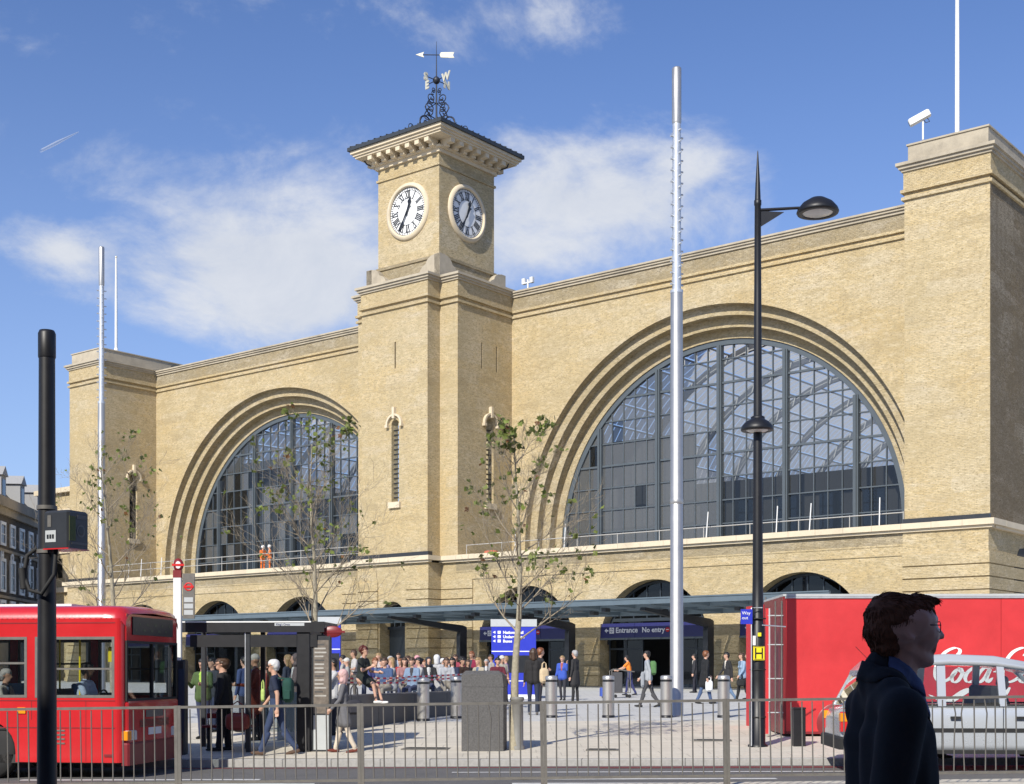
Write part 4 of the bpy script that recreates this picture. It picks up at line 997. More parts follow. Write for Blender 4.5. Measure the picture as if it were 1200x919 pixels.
        s.append(seg(wr+d2*.01, pm, .024, .027, 0)); s.append(seg(wr+d2*.03+up*.018, pm+up*.022, .017, .016, 0)); s.append(seg(wr+d2*.03-up*.018, pm-up*.022, .017, .016, 0))
        for q, (u, fl) in enumerate(((.030,.070),(.011,.080),(-.009,.075),(-.028,.058))):
            f0 = pm + up*u + d2*.012; f1 = f0 + d2*fl*.55 - sd*side*.008; f2 = f1 + (d2*.6 - sd*side*.8).normalized()*fl*.5
            s.append(seg(f0, f1, .0105, .0098, 0)); s.append(seg(f1, f2, .0098, .0085, 0))
        s.append(seg(wr+d2*.03+up*.024, wr+d2*.065+up*.052, .013, .011, 0)); s.append(seg(wr+d2*.065+up*.052, wr+d2*.098+up*.056, .011, .009, 0))
        hands.append(pm)
    return s, hd, hands, drop
def skin_caps(caps, vox, name, mats_n=5, smooth_iter=2):
    bm_ = MB()
    for a, b_, ra, rb, sl in caps:
        d = b_-a; n = 10 if max(ra, rb) > .03 else 7
        L_ = d.length
        if L_ < 1e-5: bm_.ball(a, ra, 12); continue
        t_ = d/L_; pts, rr = [], []
        for i in range(4):
            th = math.pi/2*(1-i/3.5); pts.append(a - t_*ra*math.sin(th)); rr.append(max(.0008, ra*math.cos(th)))
        pts.append(a); rr.append(ra); pts.append(b_); rr.append(rb)
        for i in range(3, -1, -1):
            th = math.pi/2*(1-i/3.5); pts.append(b_ + t_*rb*math.sin(th)); rr.append(max(.0008, rb*math.cos(th)))
        bm_.tube(pts, rr, n)
    me = bm_.mesh('tmp', []); ob = bpy.data.objects.new('tmp', me); col.objects.link(ob)
    md = ob.modifiers.new('r', 'REMESH'); md.mode = 'VOXEL'; md.voxel_size = vox; md.use_smooth_shade = True
    if smooth_iter: m2 = ob.modifiers.new('s', 'SMOOTH'); m2.iterations = smooth_iter; m2.factor = .5
    dg = bpy.context.evaluated_depsgraph_get(); out_ = bpy.data.meshes.new_from_object(ob.evaluated_get(dg)); out_.name = name
    bpy.data.objects.remove(ob); bpy.data.meshes.remove(me)
    n = len(out_.polygons); c = np.empty(n*3); out_.polygons.foreach_get('center', c); c = c.reshape(-1, 3)
    best = np.full(n, 1e9); slot = np.zeros(n, int)
    for a, b_, ra, rb, sl in caps:
        a_, d = np.array(a), np.array(b_-a); dd = max(1e-9, d@d); t_ = np.clip(((c-a_)@d)/dd, 0, 1); ds = np.linalg.norm(c-(a_+t_[:,None]*d), axis=1) - (ra+(rb-ra)*t_)
        m_ = ds < best; best[m_] = ds[m_]; slot[m_] = sl
    out_.materials.clear()
    for i in range(mats_n): out_.materials.append(None)
    out_.polygons.foreach_set('material_index', slot.astype(np.int32)); out_.polygons.foreach_set('use_smooth', np.ones(n, bool)); out_.update()
    return out_
cmats = {}
def cm(c, rough=.85):
    k = tuple(round(v, 3) for v in c)
    if k not in cmats: cmats[k] = mat('cloth', c, rough, var=.18, scale=18, bump=.004)
    return cmats[k]
SKIN = [mat('skin_light', (.56,.33,.23), .5, var=.06), mat('skin_tan', (.42,.24,.16), .5, var=.06), mat('skin_dark', (.12,.065,.04), .5, var=.08)]
HAIR = {k: mat('hair_'+k, c, .5, var=.35, scale=40, bump=.004) for k, c in dict(black=(.012,.010,.009), brown=(.06,.032,.018), grey=(.38,.37,.36), blond=(.32,.21,.10), red=(.11,.022,.012), white=(.62,.61,.59), ginger=(.2,.07,.025)).items()}
POSES = dict(
    stand=dict(legL=(3,0), legR=(-3,0), armL=(0,9,12), armR=(2,8,14)),
    idle=dict(legL=(6,8), legR=(-2,0), armL=(12,10,80), armR=(2,8,16), lean=2),
    both=dict(legL=(2,0), legR=(-4,0), armL=(15,12,85), armR=(18,10,95), inw=.6),
    walk=dict(legL=(20,5), legR=(-15,16), armL=(-16,8,16), armR=(16,8,22), lean=3),
    walk2=dict(legL=(-11,10), legR=(14,4), armL=(14,8,28), armR=(-10,8,12), lean=2),
    phone=dict(legL=(2,0), legR=(-8,6), armL=(40,14,125), armR=(4,8,30)),
    push=dict(legL=(14,6), legR=(-12,10), armL=(48,6,22), armR=(45,6,24), lean=10),
    sit=dict(legL=(84,82), legR=(80,70), armL=(20,8,62), armR=(22,8,58), lean=4),
    perch=dict(legL=(70,48), legR=(76,64), armL=(16,8,68), armR=(24,8,88), lean=6, inw=.4),
)
mcache = {}
def person(label, x, y, z, facing, pose='stand', style='jacket', top=(.05,.05,.06), legs=(.03,.035,.05), shoes=(.02,.02,.02), skin=0, hair='brown', hairstyle='short', h=1.75, fem=False, group=None, top2=None, vox=None, seat=None, name='person'):
    vox = vox or .017
    if top2 is None: top2 = rnd.choice([(.55,.55,.54),(.30,.33,.40),(.05,.05,.06),(.35,.10,.08),(.60,.56,.48),(.10,.14,.22)])
    k = (pose, style, fem, vox)
    if k not in mcache:
        caps, hd, hands, drop = figure(POSES[pose], style, fem); mcache[k] = (skin_caps(caps, vox, 'person'), hd, hands, drop)
    me, hd, hands, drop = mcache[k]
    o = bpy.data.objects.new(name, me); col.objects.link(o); s_ = h/1.75
    zz = z
    if seat is not None: zz = seat - (.93-drop-.10)*s_        # pelvis rests on the seat
    o.location = (x, y, zz); o.rotation_euler = (0, 0, R(facing)); o.scale = (s_*rnd.uniform(.97,1.03),)*2 + (s_,)
    for i, m_ in enumerate((SKIN[skin], cm(top), cm(legs), cm(shoes), cm(top2 or top))):
        sl = o.material_slots[i]; sl.link = 'OBJECT'; sl.material = m_
    tag(o, label, 'person', group)
    kh = (k, hairstyle)
    if hairstyle != 'bald':
        if kh not in mcache:
            caps = []; c = lambda a, b_, ra, rb: caps.append(seg(hd+Vector(a), hd+Vector(b_), ra, rb, 0))
            nm = 'hair'
            if hairstyle in ('short', 'long', 'bun', 'curly'):
                c((-.03,0,.045), (.015,0,.05), .088, .080); c((-.045,-.03,.0), (-.045,.03,.0), .072, .072); c((-.055,-.03,-.05), (-.055,.03,-.05), .045, .045)
                c((-.02,-.055,.03), (-.02,.055,.03), .052, .052)
            if hairstyle == 'long':
                c((-.06,0,.0), (-.07,0,-.17), .07, .06); c((-.03,-.07,.0), (-.045,-.075,-.15), .045, .035); c((-.03,.07,.0), (-.045,.075,-.15), .045, .035)
            if hairstyle == 'bun': c((-.11,0,.05), (-.12,0,.05), .045, .045)
            if hairstyle == 'curly':
                r_ = random.Random(3)
                for _ in range(40):
                    a_, b_ = r_.uniform(0, 6.28), r_.uniform(-.3, 1.4); p_ = (-.03-.10*math.cos(b_)*abs(math.cos(a_))*1.0, .115*math.cos(b_)*math.sin(a_), .03+.10*math.sin(b_)); c(p_, p_, .035, .035)
            if hairstyle in ('cap', 'helmet'):
                nm = hairstyle; rr = .097 if hairstyle == 'cap' else .125; c((-.012,0,.05), (.0,0,.05), rr, rr)
                c((.07,0,.06), (.14 if hairstyle == 'cap' else .11,0,.05), .03 if hairstyle=='cap' else .05, .02)
            if hairstyle in ('scarf', 'hood'):
                nm = 'headscarf' if hairstyle == 'scarf' else 'hood'
                c((-.03,0,.04), (-.02,0,.03), .108, .106); c((-.04,0,.0), (-.03,0,-.13), .098, .088); c((.0,-.05,-.11), (.0,.05,-.11), .055, .055)
            for i, q in enumerate(caps): 
                if q[0] == q[1]: caps[i] = (q[0], q[1]+Vector((.001,0,0)), q[2], q[3], 0)
            m_ = skin_caps(caps, .011, nm, 1, 1); mcache[kh] = (m_, nm)
        hm, nm = mcache[kh]
        ho = bpy.data.objects.new(nm, hm); col.objects.link(ho); ho.parent = o; sl = ho.material_slots[0]; sl.link = 'OBJECT'; sl.material = HAIR[hair] if isinstance(hair, str) else cm(hair)
    return o
def face_bits(o, key, glasses=False, sun=False):
    """eyes (and spectacles) for the nearer people"""
    hd = mcache[key][1]
    for s_ in (-1, 1):
        b = MB(); b.ball(hd+Vector((.080, s_*.032, .006)), .0125, 8); b.build('eye', M['ink'], o)
    b = MB(); b.tube([hd+Vector((.085,-.022,-.058)), hd+Vector((.090,0,-.057)), hd+Vector((.085,.022,-.058))], .0045, 5); b.build('mouth', cm((.30,.10,.08)), o)
    if glasses:
        g = MB()
        for s_ in (-1, 1):
            c = hd+Vector((.102, s_*.033, .008)); ring = [c+Vector((0, .026*math.cos(a), .019*math.sin(a))) for a in np.linspace(0, 6.2832, 13)]; g.tube(ring, .003, 4)
            g.tube([c+Vector((0,s_*.026,.004)), hd+Vector((.0,s_*.098,.014))], .003, 4)
            if sun: g.add([tuple(p) for p in ring[:-1]], [tuple(range(12))])
        g.build('glasses', M['black'], o)
def bag(name, label, loc, size, m, rz=0, strap=None, cat='bag', group=None):
    """soft bag: bulging box with rounded edges, handles and a pocket"""
    t = thing(name, label, cat, loc, rz, group); w, d, h = size; b = MB(); n = 14; L_ = 8
    vs = []
    for i in range(L_+1):
        f = i/L_; k = (1-abs(2*f-1)**3.2)**.5*.35+.65 if i not in (0, L_) else .5
        for q in range(n):
            a = 2*math.pi*q/n; ca, sa = math.cos(a), math.sin(a); e = .55
            vs.append((w/2*k*abs(ca)**e*(1 if ca > 0 else -1), d/2*k*abs(sa)**e*(1 if sa > 0 else -1), h*f))
    fs = [(i*n+q, i*n+(q+1)%n, (i+1)*n+(q+1)%n, (i+1)*n+q) for i in range(L_) for q in range(n)] + [tuple(range(n-1,-1,-1)), tuple(range(L_*n, L_*n+n))]
    b.add(vs, fs, 0, True); b.build('body', m, t)
    if strap:
        for s_ in (-1, 1):
            b = MB(); b.tube([(-w*.25, s_*d*.2, h*.92), (-w*.2, s_*d*.15, h+strap*.7), (0, s_*d*.1, h+strap), (w*.2, s_*d*.15, h+strap*.7), (w*.25, s_*d*.2, h*.92)], .011, 5); b.build('handle', m, t)
    b = MB(); b.bbox(-w*.3, w*.3, -d/2-.02, -d/2+.02, h*.15, h*.5, .01); b.build('pocket', m, t)
    return t
def P2(px, f): x, y = at(px, f); return x, y, gz(x, y)
def dist_for(py, z_off=0.0, px=600):
    """distance at which the ground shows at image row py"""
    lo, hi = 22.0, 90.0
    for _ in range(40):
        f = (lo+hi)/2; x = (px-600)/FL*f
        if 785 + (CH-gz(x, f))*FL/f > py: lo = f
        else: hi = f
    return f
def walker(label, px, py, facing, **kw):
    f = dist_for(py, px=px); x, y, z = P2(px, f); return person(label, x, y, z, facing, **kw)
# -- nearer people at the bus stop
p = walker('large bespectacled person in loose black top and black trousers at the bus stop', 262, 880, 180, pose='stand', style='jacket', top=(.012,.012,.014), legs=(.010,.010,.012), hair='brown', hairstyle='short', h=1.78, fem=True, vox=.0115, top2=(.012,.012,.014))
p.scale = (p.scale[0]*1.32, p.scale[1]*1.3, p.scale[2]); face_bits(p, ('stand','jacket',True,.0115), True)
x, y, z = P2(279, 26.0); bag('handbag', 'red-brown leather handbag hanging beside the person in black', (x, y-.05, z+.42), (.46,.2,.34), cm((.22,.035,.025), .5), .1, .22)
p = walker('white-haired man in sunglasses, navy polo and jeans striding left', 324, 885, 180, pose='walk', style='tee', top=(.018,.026,.055), legs=(.035,.055,.12), shoes=(.10,.06,.04), hair='white', h=1.80, vox=.0115)
face_bits(p, ('walk','tee',False,.0115), True, True)
x0_, y0_ = p.location.x, p.location.y
b = bag('backpack', 'dark green backpack on the back of the man in navy polo', (x0_+.22, y0_, p.location.z+.98), (.20,.32,.46), cm((.012,.06,.045)), 0)
bb = MB()
for s_ in (-1, 1): bb.tube([(-.05, s_*.11, .06), (-.22, s_*.14, .08), (-.33, s_*.14, .28), (-.22, s_*.12, .46), (-.08, s_*.1, .44)], .018, 5); 
bb.build('strap', cm((.012,.06,.045)), b)
bag('satchel', 'lime and white tote held in front of the man in navy polo', (x0_-.22, y0_-.18, p.location.z+1.0), (.08,.16,.24), cm((.45,.58,.16)), .2, .16)
p = walker('person in pink headscarf, grey coat and cream trousers walking left', 403, 882, 186, pose='walk2', style='coat', top=(.14,.14,.15), legs=(.60,.52,.42), shoes=(.14,.03,.02), skin=1, hair=(.62,.40,.38), hairstyle='scarf', h=1.56, fem=True, vox=.0115)
face_bits(p, ('walk2','coat',True,.0115))
x0_, y0_ = p.location.x, p.location.y
bag('shoulder_bag', 'dark shoulder bag behind the person in the pink headscarf', (x0_+.20, y0_-.05, p.location.z+.72), (.30,.14,.28), cm((.03,.03,.04)), .3, .3)
walker('person in lime hi-vis vest nearest the bus stop pole', 238, 866, 250, pose='both', style='jacket', top=(.06,.10,.03), legs=(.03,.04,.09), skin=1, top2=(.35,.55,.08), hair='black', h=1.7, group='people queuing behind the shelter')
walker('person in dark jacket looking down between hi-vis vest and black top', 250, 858, 230, pose='idle', top=(.03,.035,.05), legs=(.03,.04,.09), hair='black', h=1.66)
walker('person in rust-red coat and grey cap behind the shelter post', 301, 868, 178, pose='idle', style='coat', top=(.26,.045,.022), legs=(.02,.02,.025), hair=(.40,.38,.35), hairstyle='cap', h=1.78, skin=1)
walker('person in blue and white jacket half hidden by the rust-red coat', 287, 858, 150, pose='stand', top=(.05,.08,.20), legs=(.03,.03,.05), hair='black', h=1.7)
walker('second person in rust-red jacket just right of the shelter post', 311, 862, 190, pose='stand', style='jacket', top=(.22,.04,.02), legs=(.05,.09,.12), shoes=(.7,.7,.7), hair='brown', h=1.6)
walker('person in grey-brown hood bending over behind the green backpack', 347, 858, 200, pose='both', top=(.13,.10,.10), legs=(.03,.03,.05), hair=(.13,.10,.10), hairstyle='hood', h=1.74)
walker('pale-haired person seen between polo shirt and grey-brown hood', 338, 852, 160, pose='stand', top=(.04,.05,.08), legs=(.03,.03,.05), hair='blond', hairstyle='long', h=1.7, fem=True)
walker('dark-haired person in white top peering out beside the timetable panel', 391, 862, 200, pose='phone', top=(.5,.5,.5), legs=(.03,.03,.04), skin=1, hair='black', h=1.66)
# -- on the forecourt
p1 = walker('person seen from behind in black jacket and dark jeans by the tree', 625, 838, 92, pose='stand', top=(.018,.017,.018), legs=(.022,.03,.055), shoes=(.12,.11,.10), hair='brown', hairstyle='long', h=1.80, fem=True)
walker('pale-faced companion just beyond the person in black jacket by the tree', 632, 834, 20, pose='idle', top=(.02,.02,.022), legs=(.02,.02,.03), hair='ginger', h=1.83)
x, y, z = P2(637.5, dist_for(838)-.15); bag('shopping_bag', 'beige cloth bag on the shoulder of the companion by the tree', (x, y-.1, z+.86), (.26,.14,.42), cm((.60,.47,.30)), .4, .16)
walker('person in bright blue jacket raising a hand to the face', 659, 821, 250, pose='phone', top=(.04,.09,.42), legs=(.03,.03,.04), hair='blond', h=1.62, fem=True)
walker('grey-haired man in charcoal suit standing at the dark doorway', 674, 824, 150, pose='stand', style='coat', top=(.028,.027,.028), legs=(.02,.02,.022), hair='grey', h=1.80)
o_ = walker('street cleaner in orange vest reaching for the cart', 738, 815, 165, pose='push', style='tee', top=(.95,.25,.03), legs=(.03,.035,.12), skin=0, hair='black', h=1.66)
w_ = walker('person in grey hooded top walking left with green backpack', 760, 829, 172, pose='walk', top=(.34,.36,.38), legs=(.06,.06,.065), hair='black', h=1.80)
x, y = w_.location.x, w_.location.y
bag('backpack', 'green and grey backpack worn by the person in grey hoodie', (x+.13, y-.10, w_.location.z+1.02), (.20,.30,.44), cm((.09,.20,.07)), .1)
bag('sweater', 'grey jumper hanging from the hand of the person in grey hoodie', (x-.20, y-.14, w_.location.z+.62), (.12,.08,.50), cm((.30,.32,.34)), .3, cat='jumper')
walker('person in long black coat walking right past the silver mast', 826, 825, 15, pose='walk2', style='coat', top=(.012,.013,.015), legs=(.06,.10,.20), hair='ginger', h=1.80)
x, y, z = P2(831, dist_for(825)-.2); bag('carrier_bag', 'white carrier bag held by the person in long black coat', (x, y, z+.42), (.26,.10,.38), cm((.75,.76,.74)), .2, .12)
walker('person in black jacket and pale jeans behind the rightmost bollard', 853, 822, 195, pose='walk', top=(.022,.022,.024), legs=(.16,.25,.40), hair='black', h=1.78)
walker('person in pale blue denim jacket and black trousers left of the lamp post', 870, 822, 200, pose='walk2', top=(.26,.36,.48), legs=(.014,.014,.016), hair='brown', hairstyle='long', h=1.74, fem=True)
walker('person in pink top close against the lamp post', 877, 820, 170, pose='stand', top=(.45,.22,.20), legs=(.02,.02,.03), hair='red', hairstyle='long', h=1.74, fem=True)
x, y, z = P2(868, dist_for(822)-.2); bag('handbag', 'black handbag swinging beside the pale blue denim jacket', (x, y, z+.55), (.3,.14,.24), cm((.02,.02,.02)), .2, .2)
walker('person in black in front of the open station doors', 814, 812, 170, pose='stand', top=(.03,.03,.035), legs=(.02,.02,.03), hair='black', h=1.72)
# -- the crowd sitting and standing behind the dark granite bench
crowd = [
 # px, ground row (or distance), facing, pose, style, top, legs, hair, hairstyle, h, label
 (385, 838, 250, 'stand', 'jacket', (.05,.05,.06), (.03,.03,.04), 'black', 'short', 1.72, 'dark-haired person in grey shirt at the left end of the bench crowd'),
 (416, 826, 200, 'idle', 'tee', (.72,.70,.66), (.10,.09,.08), 'brown', 'short', 1.80, 'tall person in white shirt standing over the bench crowd'),
 (444, 826, 230, 'both', 'tee', (.70,.62,.60), (.2,.2,.22), 'blond', 'bun', 1.70, 'fair person in pale pink top behind the girl on the bench'),
 (467, 815, 265, 'idle', 'jacket', (.03,.04,.07), (.02,.02,.03), 'brown', 'short', 1.74, 'person in navy standing in the dark tower doorway'),
 (553, 826, 240, 'both', 'jacket', (.34,.02,.07), (.03,.03,.05), 'ginger', 'short', 1.76, 'person in crimson jacket standing at the right end of the bench crowd'),
 (534, 822, 250, 'idle', 'tee', (.42,.06,.10), (.04,.04,.08), 'brown', 'long', 1.66, 'person in red top beside the crimson jacket'),
 (576, 826, 200, 'stand', 'jacket', (.52,.47,.42), (.05,.05,.06), 'black', 'short', 1.66, 'person in beige jacket looking over the granite cabinet'),
 (593, 824, 190, 'stand', 'jacket', (.30,.15,.42), (.05,.05,.06), 'blond', 'short', 1.60, 'person in violet jacket just left of the blue totem'),
 (512, 832, 80, 'stand', 'coat', (.66,.66,.68), (.3,.3,.3), (.70,.70,.71), 'scarf', 1.62, 'person in long white headscarf seen from behind'),
 (470, 830, 235, 'idle', 'tee', (.55,.05,.05), (.05,.06,.12), 'ginger', 'short', 1.52, 'child-sized person in red T-shirt below the tower doorway'),
 (402, 832, 180, 'both', 'jacket', (.60,.58,.55), (.1,.1,.1), 'black', 'short', 1.62, 'person in off-white top behind the grey coat'),
]
GC = 'people gathered behind the dark granite bench'
mute = lambda c: tuple(v*.62 for v in c) if not isinstance(c, str) else c
for (px, py, fa, po, sty, tp, lg_, hr, hs, h, lb) in crowd:
    tp = mute(tp)
    walker(lb, px, py, fa, pose=po, style=sty, top=tp, legs=lg_, hair=hr, hairstyle=hs, h=h, group=GC, skin=rnd.choice([0,0,1]), vox=.02)
seated = [
 (452,'person in denim blue shirt','brown','short',(.08,.14,.30)),(461,'person in pale grey top','blond','long',(.45,.46,.48)),(474,'person in dusky pink jumper','brown','long',(.50,.25,.25)),
 (484,'person in sky blue shirt','brown','short',(.30,.42,.60)),(493,'person in white blouse','black','bun',(.66,.66,.64)),(502,'person in black hooded top','black','hood',(.03,.03,.035)),
 (523,'person in white shirt and dark waistcoat','brown','short',(.60,.62,.66)),(531,'person in navy jumper','black','long',(.025,.035,.09)),(541,'person in dark brown coat','black','curly',(.06,.03,.02)),
 (562,'person in cream cardigan','blond','long',(.62,.55,.42)),(583,'person in maroon jacket','black','short',(.18,.02,.04)),(439,'person in indigo sweatshirt','ginger','short',(.06,.07,.26))]
for i, (px, lb, hr, hs, tp) in enumerate(seated):
    f = 37.0 + (px-440)*.03 + (i % 3)*.9; x, y, z = P2(px, f)
    person(lb + ' seated ' + ['left of the first steel bollard' if px < 484 else ('beside the first steel bollard' if px < 515 else ('between the two left steel bollards' if px < 535 else 'right of the second steel bollard'))][0], x, y, z, rnd.choice([200, 230, 250, 280, 300]), pose='sit', style='jacket' if i % 2 else 'tee', top=mute(tp), legs=(.04,.05,.10) if i % 2 else (.22,.20,.17), hair=hr if hs != 'hood' else (.03,.03,.035), hairstyle=hs, h=1.72, group=GC, vox=.02, seat=z+.66, skin=rnd.choice([0,0,1]), fem=hs in ('long','bun'))
extra = [(407,'person in white cap','grey','cap',(.55,.55,.52)),(427,'person in beige anorak','grey','short',(.48,.42,.33)),(448,'person in black leather jacket','black','long',(.015,.015,.018)),(457,'person in lilac shirt','grey','short',(.40,.34,.50)),
 (479,'person in khaki coat','brown','short',(.20,.19,.10)),(489,'person in rose hooded top','black','hood',(.62,.30,.32)),(498,'person in teal cardigan','ginger','bun',(.05,.20,.20)),(518,'person in charcoal anorak','white','short',(.06,.06,.07)),
 (527,'person in striped pale shirt','blond','short',(.55,.60,.66)),(548,'person in black puffer jacket','brown','long',(.02,.02,.022)),(558,'person in peach blouse','brown','bun',(.66,.42,.32)),(570,'person in navy blazer','grey','short',(.02,.03,.07)),(588,'person in cream hat','blond','cap',(.60,.56,.46))]
for i, (px, lb, hr, hs, tp) in enumerate(extra):
    f = 40.0 + (px-400)*.022 + (i % 4)*1.1; x, y, z = P2(px, f)
    person(lb + ' standing far back ' + ('left of the first steel bollard' if px < 490 else ('between the two left steel bollards' if px < 535 else 'right of the second steel bollard')), x, y, z, rnd.choice([190, 220, 260, 300, 340]), pose=['stand','idle','both'][i % 3], style='jacket' if i % 3 else 'tee', top=mute(tp), legs=(.04,.05,.09) if i % 2 else (.10,.09,.08), hair=hr if hs not in ('hood','cap') else (tp if hs == 'hood' else (.55,.53,.48)), hairstyle=hs, h=rnd.uniform(1.45,1.62), group=GC, vox=.02, skin=rnd.choice([0,0,1]), fem=hs in ('long','bun'))
# girl sitting on the bench end
x, y, z = P2(424, 32.6)
g_ = person('girl with dark red curly hair, black top and bare legs sitting on the bench', x, y, z, -28, pose='perch', style='dress', top=(.015,.02,.018), legs=(.5,.35,.28), shoes=(.75,.75,.74), hair='red', hairstyle='curly', h=1.66, fem=True, seat=1.30, vox=.0125)
# workers on the ledge
for lx, lb, fc in ((-14.0, 'worker in orange overalls and white helmet, right of the pair on the ledge', 200), (-14.75, 'worker in orange overalls and white helmet, left of the pair on the ledge', 320)):
    w = bw(lx, 1.3, ZL-.02)
    person(lb, w.x, w.y, w.z, fc, pose='idle', style='jacket', top=(.85,.20,.03), legs=(.85,.20,.03), hair=(.78,.78,.76), hairstyle='helmet', h=1.75, group='ledge workers')
w = bw(-.2+6.2, .9, ZL-.02)
bag('work_bag', 'crumpled orange tool bag lying on the stone ledge beside the tower', (w.x, w.y, w.z), (.9,.45,.30), cm((.50,.14,.08)), BA, cat='tool bag')

# -- the passer-by close to the camera -------------------------------------------------
def passer_by():
    f0 = 4.30; s = []; A = lambda a, b_, ra, rb, sl: s.append(seg(a, b_, ra, rb, sl))
    hz = 1.745                                             # centre of the head
    H = lambda x, y, z: Vector((x, y, hz+z))
    # skull, face
    A(H(-.035,-.012,.02), H(-.035,.012,.02), .086, .086, 0); A(H(.012,-.012,.025), H(.012,.012,.025), .082, .082, 0)
    A(H(.045,-.018,-.012), H(.045,.018,-.012), .056, .056, 0); A(H(.030,0,-.045), H(.052,0,-.085), .055, .036, 0)
    A(H(-.01,-.04,-.055), H(.045,-.022,-.088), .030, .024, 0); A(H(-.01,.04,-.055), H(.045,.022,-.088), .030, .024, 0)   # jaw
    A(H(.066,-.012,-.098), H(.066,.012,-.098), .020, .020, 0)                                                         # chin
    A(H(.082,0,.022), H(.110,0,-.018), .009, .0125, 0); A(H(.098,-.010,-.022), H(.098,.010,-.022), .009, .009, 0)       # nose
    A(H(.078,-.032,.034), H(.082,.032,.034), .015, .015, 0)                                                            # brow
    A(H(.078,-.040,.02), H(.082,-.028,.034), .010, .012, 0)
    A(H(.083,-.018,-.050), H(.083,.018,-.050), .0105, .0105, 5); A(H(.080,-.017,-.063), H(.080,.017,-.063), .011, .011, 5)  # lips
    A(H(.055,-.050,-.012), H(.02,-.062,-.015), .020, .018, 0); A(H(.055,.050,-.012), H(.02,.062,-.015), .020, .018, 0)   # cheekbones
    for sd in (-1, 1):                                                                                                 # ears
        e = lambda x, z: H(x, sd*.088, z)
        ring = [(.0,.028),(-.012,.036),(-.028,.030),(-.032,.012),(-.026,-.010),(-.012,-.030),(-.002,-.028)]
        for p_, q_ in zip(ring, ring[1:]): A(e(*p_), e(*q_), .0078, .0078, 0)
        A(H(-.012,sd*.078,.0), H(-.012,sd*.080,-.015), .012, .010, 0)
    A(Vector((-.055,0,1.55)), H(-.02,0,-.06), .062, .060, 0); A(Vector((-.025,0,1.56)), H(.0,0,-.07), .050, .045, 0)
    # torso in a jacket
    for y in (-.085, .085):
        A((-.035,y,1.00), (-.045,y,1.22), .118, .125, 1); A((-.045,y,1.20), (-.055,y*1.1,1.40), .125, .122, 1); A((-.055,y*1.1,1.38), (-.07,y*1.1,1.50), .118, .085, 1)
    A((-.075,-.185,1.51), (-.075,.185,1.51), .064, .064, 1); A((-.075,-.13,1.54), (-.075,.13,1.54), .060, .060, 1); A((-.080,-.06,1.565), (-.080,.06,1.565), .062, .062, 1); A((-.080,0,1.58), (-.072,0,1.625), .076, .064, 1)
    A((.0,0,1.48), (.0,0,1.545), .080, .058, 4); A((-.05,0,1.56), (-.045,0,1.605), .070, .066, 4)
    for y in (-.09, .09): A((-.03,y,.84), (-.03,y,1.05), .130, .122, 1)
    # legs mid-stride
    for sd, a, bd in ((1, 22, 6), (-1, -16, 14)):
        a = R(a); h = Vector((0, sd*.10, .93)); kn = h+Vector((math.sin(a),0,-math.cos(a)))*.44; b2 = a-R(bd); an = kn+Vector((math.sin(b2),0,-math.cos(b2)))*.42
        A(h, kn, .095, .066, 2); A(kn, an, .064, .054, 2); A(an+Vector((-.05,0,-.035)), an+Vector((.15,0,-.05)), .042, .034, 3)
    # arms
    for sd, sw, eb in ((-1, -10, 16), (1, 16, 22)):
        sh = Vector((-.07, sd*.215, 1.495)); a = R(sw); el = sh+Vector((math.sin(a),sd*.05,-math.cos(a)))*.30; a2 = a+R(eb); d2 = Vector((math.sin(a2),0,-math.cos(a2))); wr = el+d2*.26
        A(sh, el, .076, .066, 1); A(el, wr, .062, .048, 1); A(el+d2*.22, wr+d2*.015, .036, .034, 4)
        up = Vector((1,0,.2)).normalized(); pm = wr+d2*.085
        A(wr+d2*.02, pm, .026, .028, 0); A(wr+d2*.03+up*.018, pm+up*.022, .018, .017, 0); A(wr+d2*.03-up*.018, pm-up*.022, .018, .017, 0)
        for u, fl in ((.030,.074),(.011,.084),(-.009,.078),(-.028,.060)):
            f0_ = pm+up*u+d2*.012; f1 = f0_+d2*fl*.55; f2 = f1+(d2*.6-Vector((0,sd,0))*.8).normalized()*fl*.5; A(f0_, f1, .0105, .0098, 0); A(f1, f2, .0098, .0085, 0)
        A(wr+d2*.03+up*.024, wr+d2*.065+up*.052, .013, .011, 0); A(wr+d2*.065+up*.052, wr+d2*.098+up*.056, .011, .009, 0)
    me = skin_caps(s, .0062, 'person', 6, 3)
    nv = len(me.vertices); co = np.empty(nv*3); me.vertices.foreach_get('co', co); co = co.reshape(-1, 3); ed = np.empty(len(me.edges)*2, dtype=np.int32); me.edges.foreach_get('vertices', ed); ed = ed.reshape(-1, 2)
    deg = np.bincount(ed.ravel(), minlength=nv).astype(float); w_ = np.clip((1.60-co[:,2])/.05, 0, 1)[:,None]*.6*np.clip((co[:,2]-1.02)/.05, 0, 1)[:,None]
    for _ in range(26):
        ac = np.zeros_like(co)
        for k in range(3): ac[:,k] = np.bincount(ed[:,0], co[ed[:,1],k], nv) + np.bincount(ed[:,1], co[ed[:,0],k], nv)
        co = co*(1-w_) + (ac/deg[:,None])*w_
    # cloth folds: slanting creases on sleeve and back
    wv = np.sin(co[:,2]*46 + co[:,0]*38 + 2.2*np.sin(co[:,2]*13+co[:,1]*9)) * np.sin(co[:,2]*17 - co[:,0]*12 + 1.3)
    fade = np.clip((1.53-co[:,2])/.08, 0, 1)*np.clip((co[:,2]-1.0)/.05, 0, 1); rad_ = co - np.array([[-.05,0,0]])*1.0; rad_[:,2] = 0; rad_ /= np.linalg.norm(rad_, axis=1)[:,None]+1e-6
    co += rad_*(wv*.0028*fade)[:,None]; me.vertices.foreach_set('co', co.ravel().astype(np.float32)); me.update()
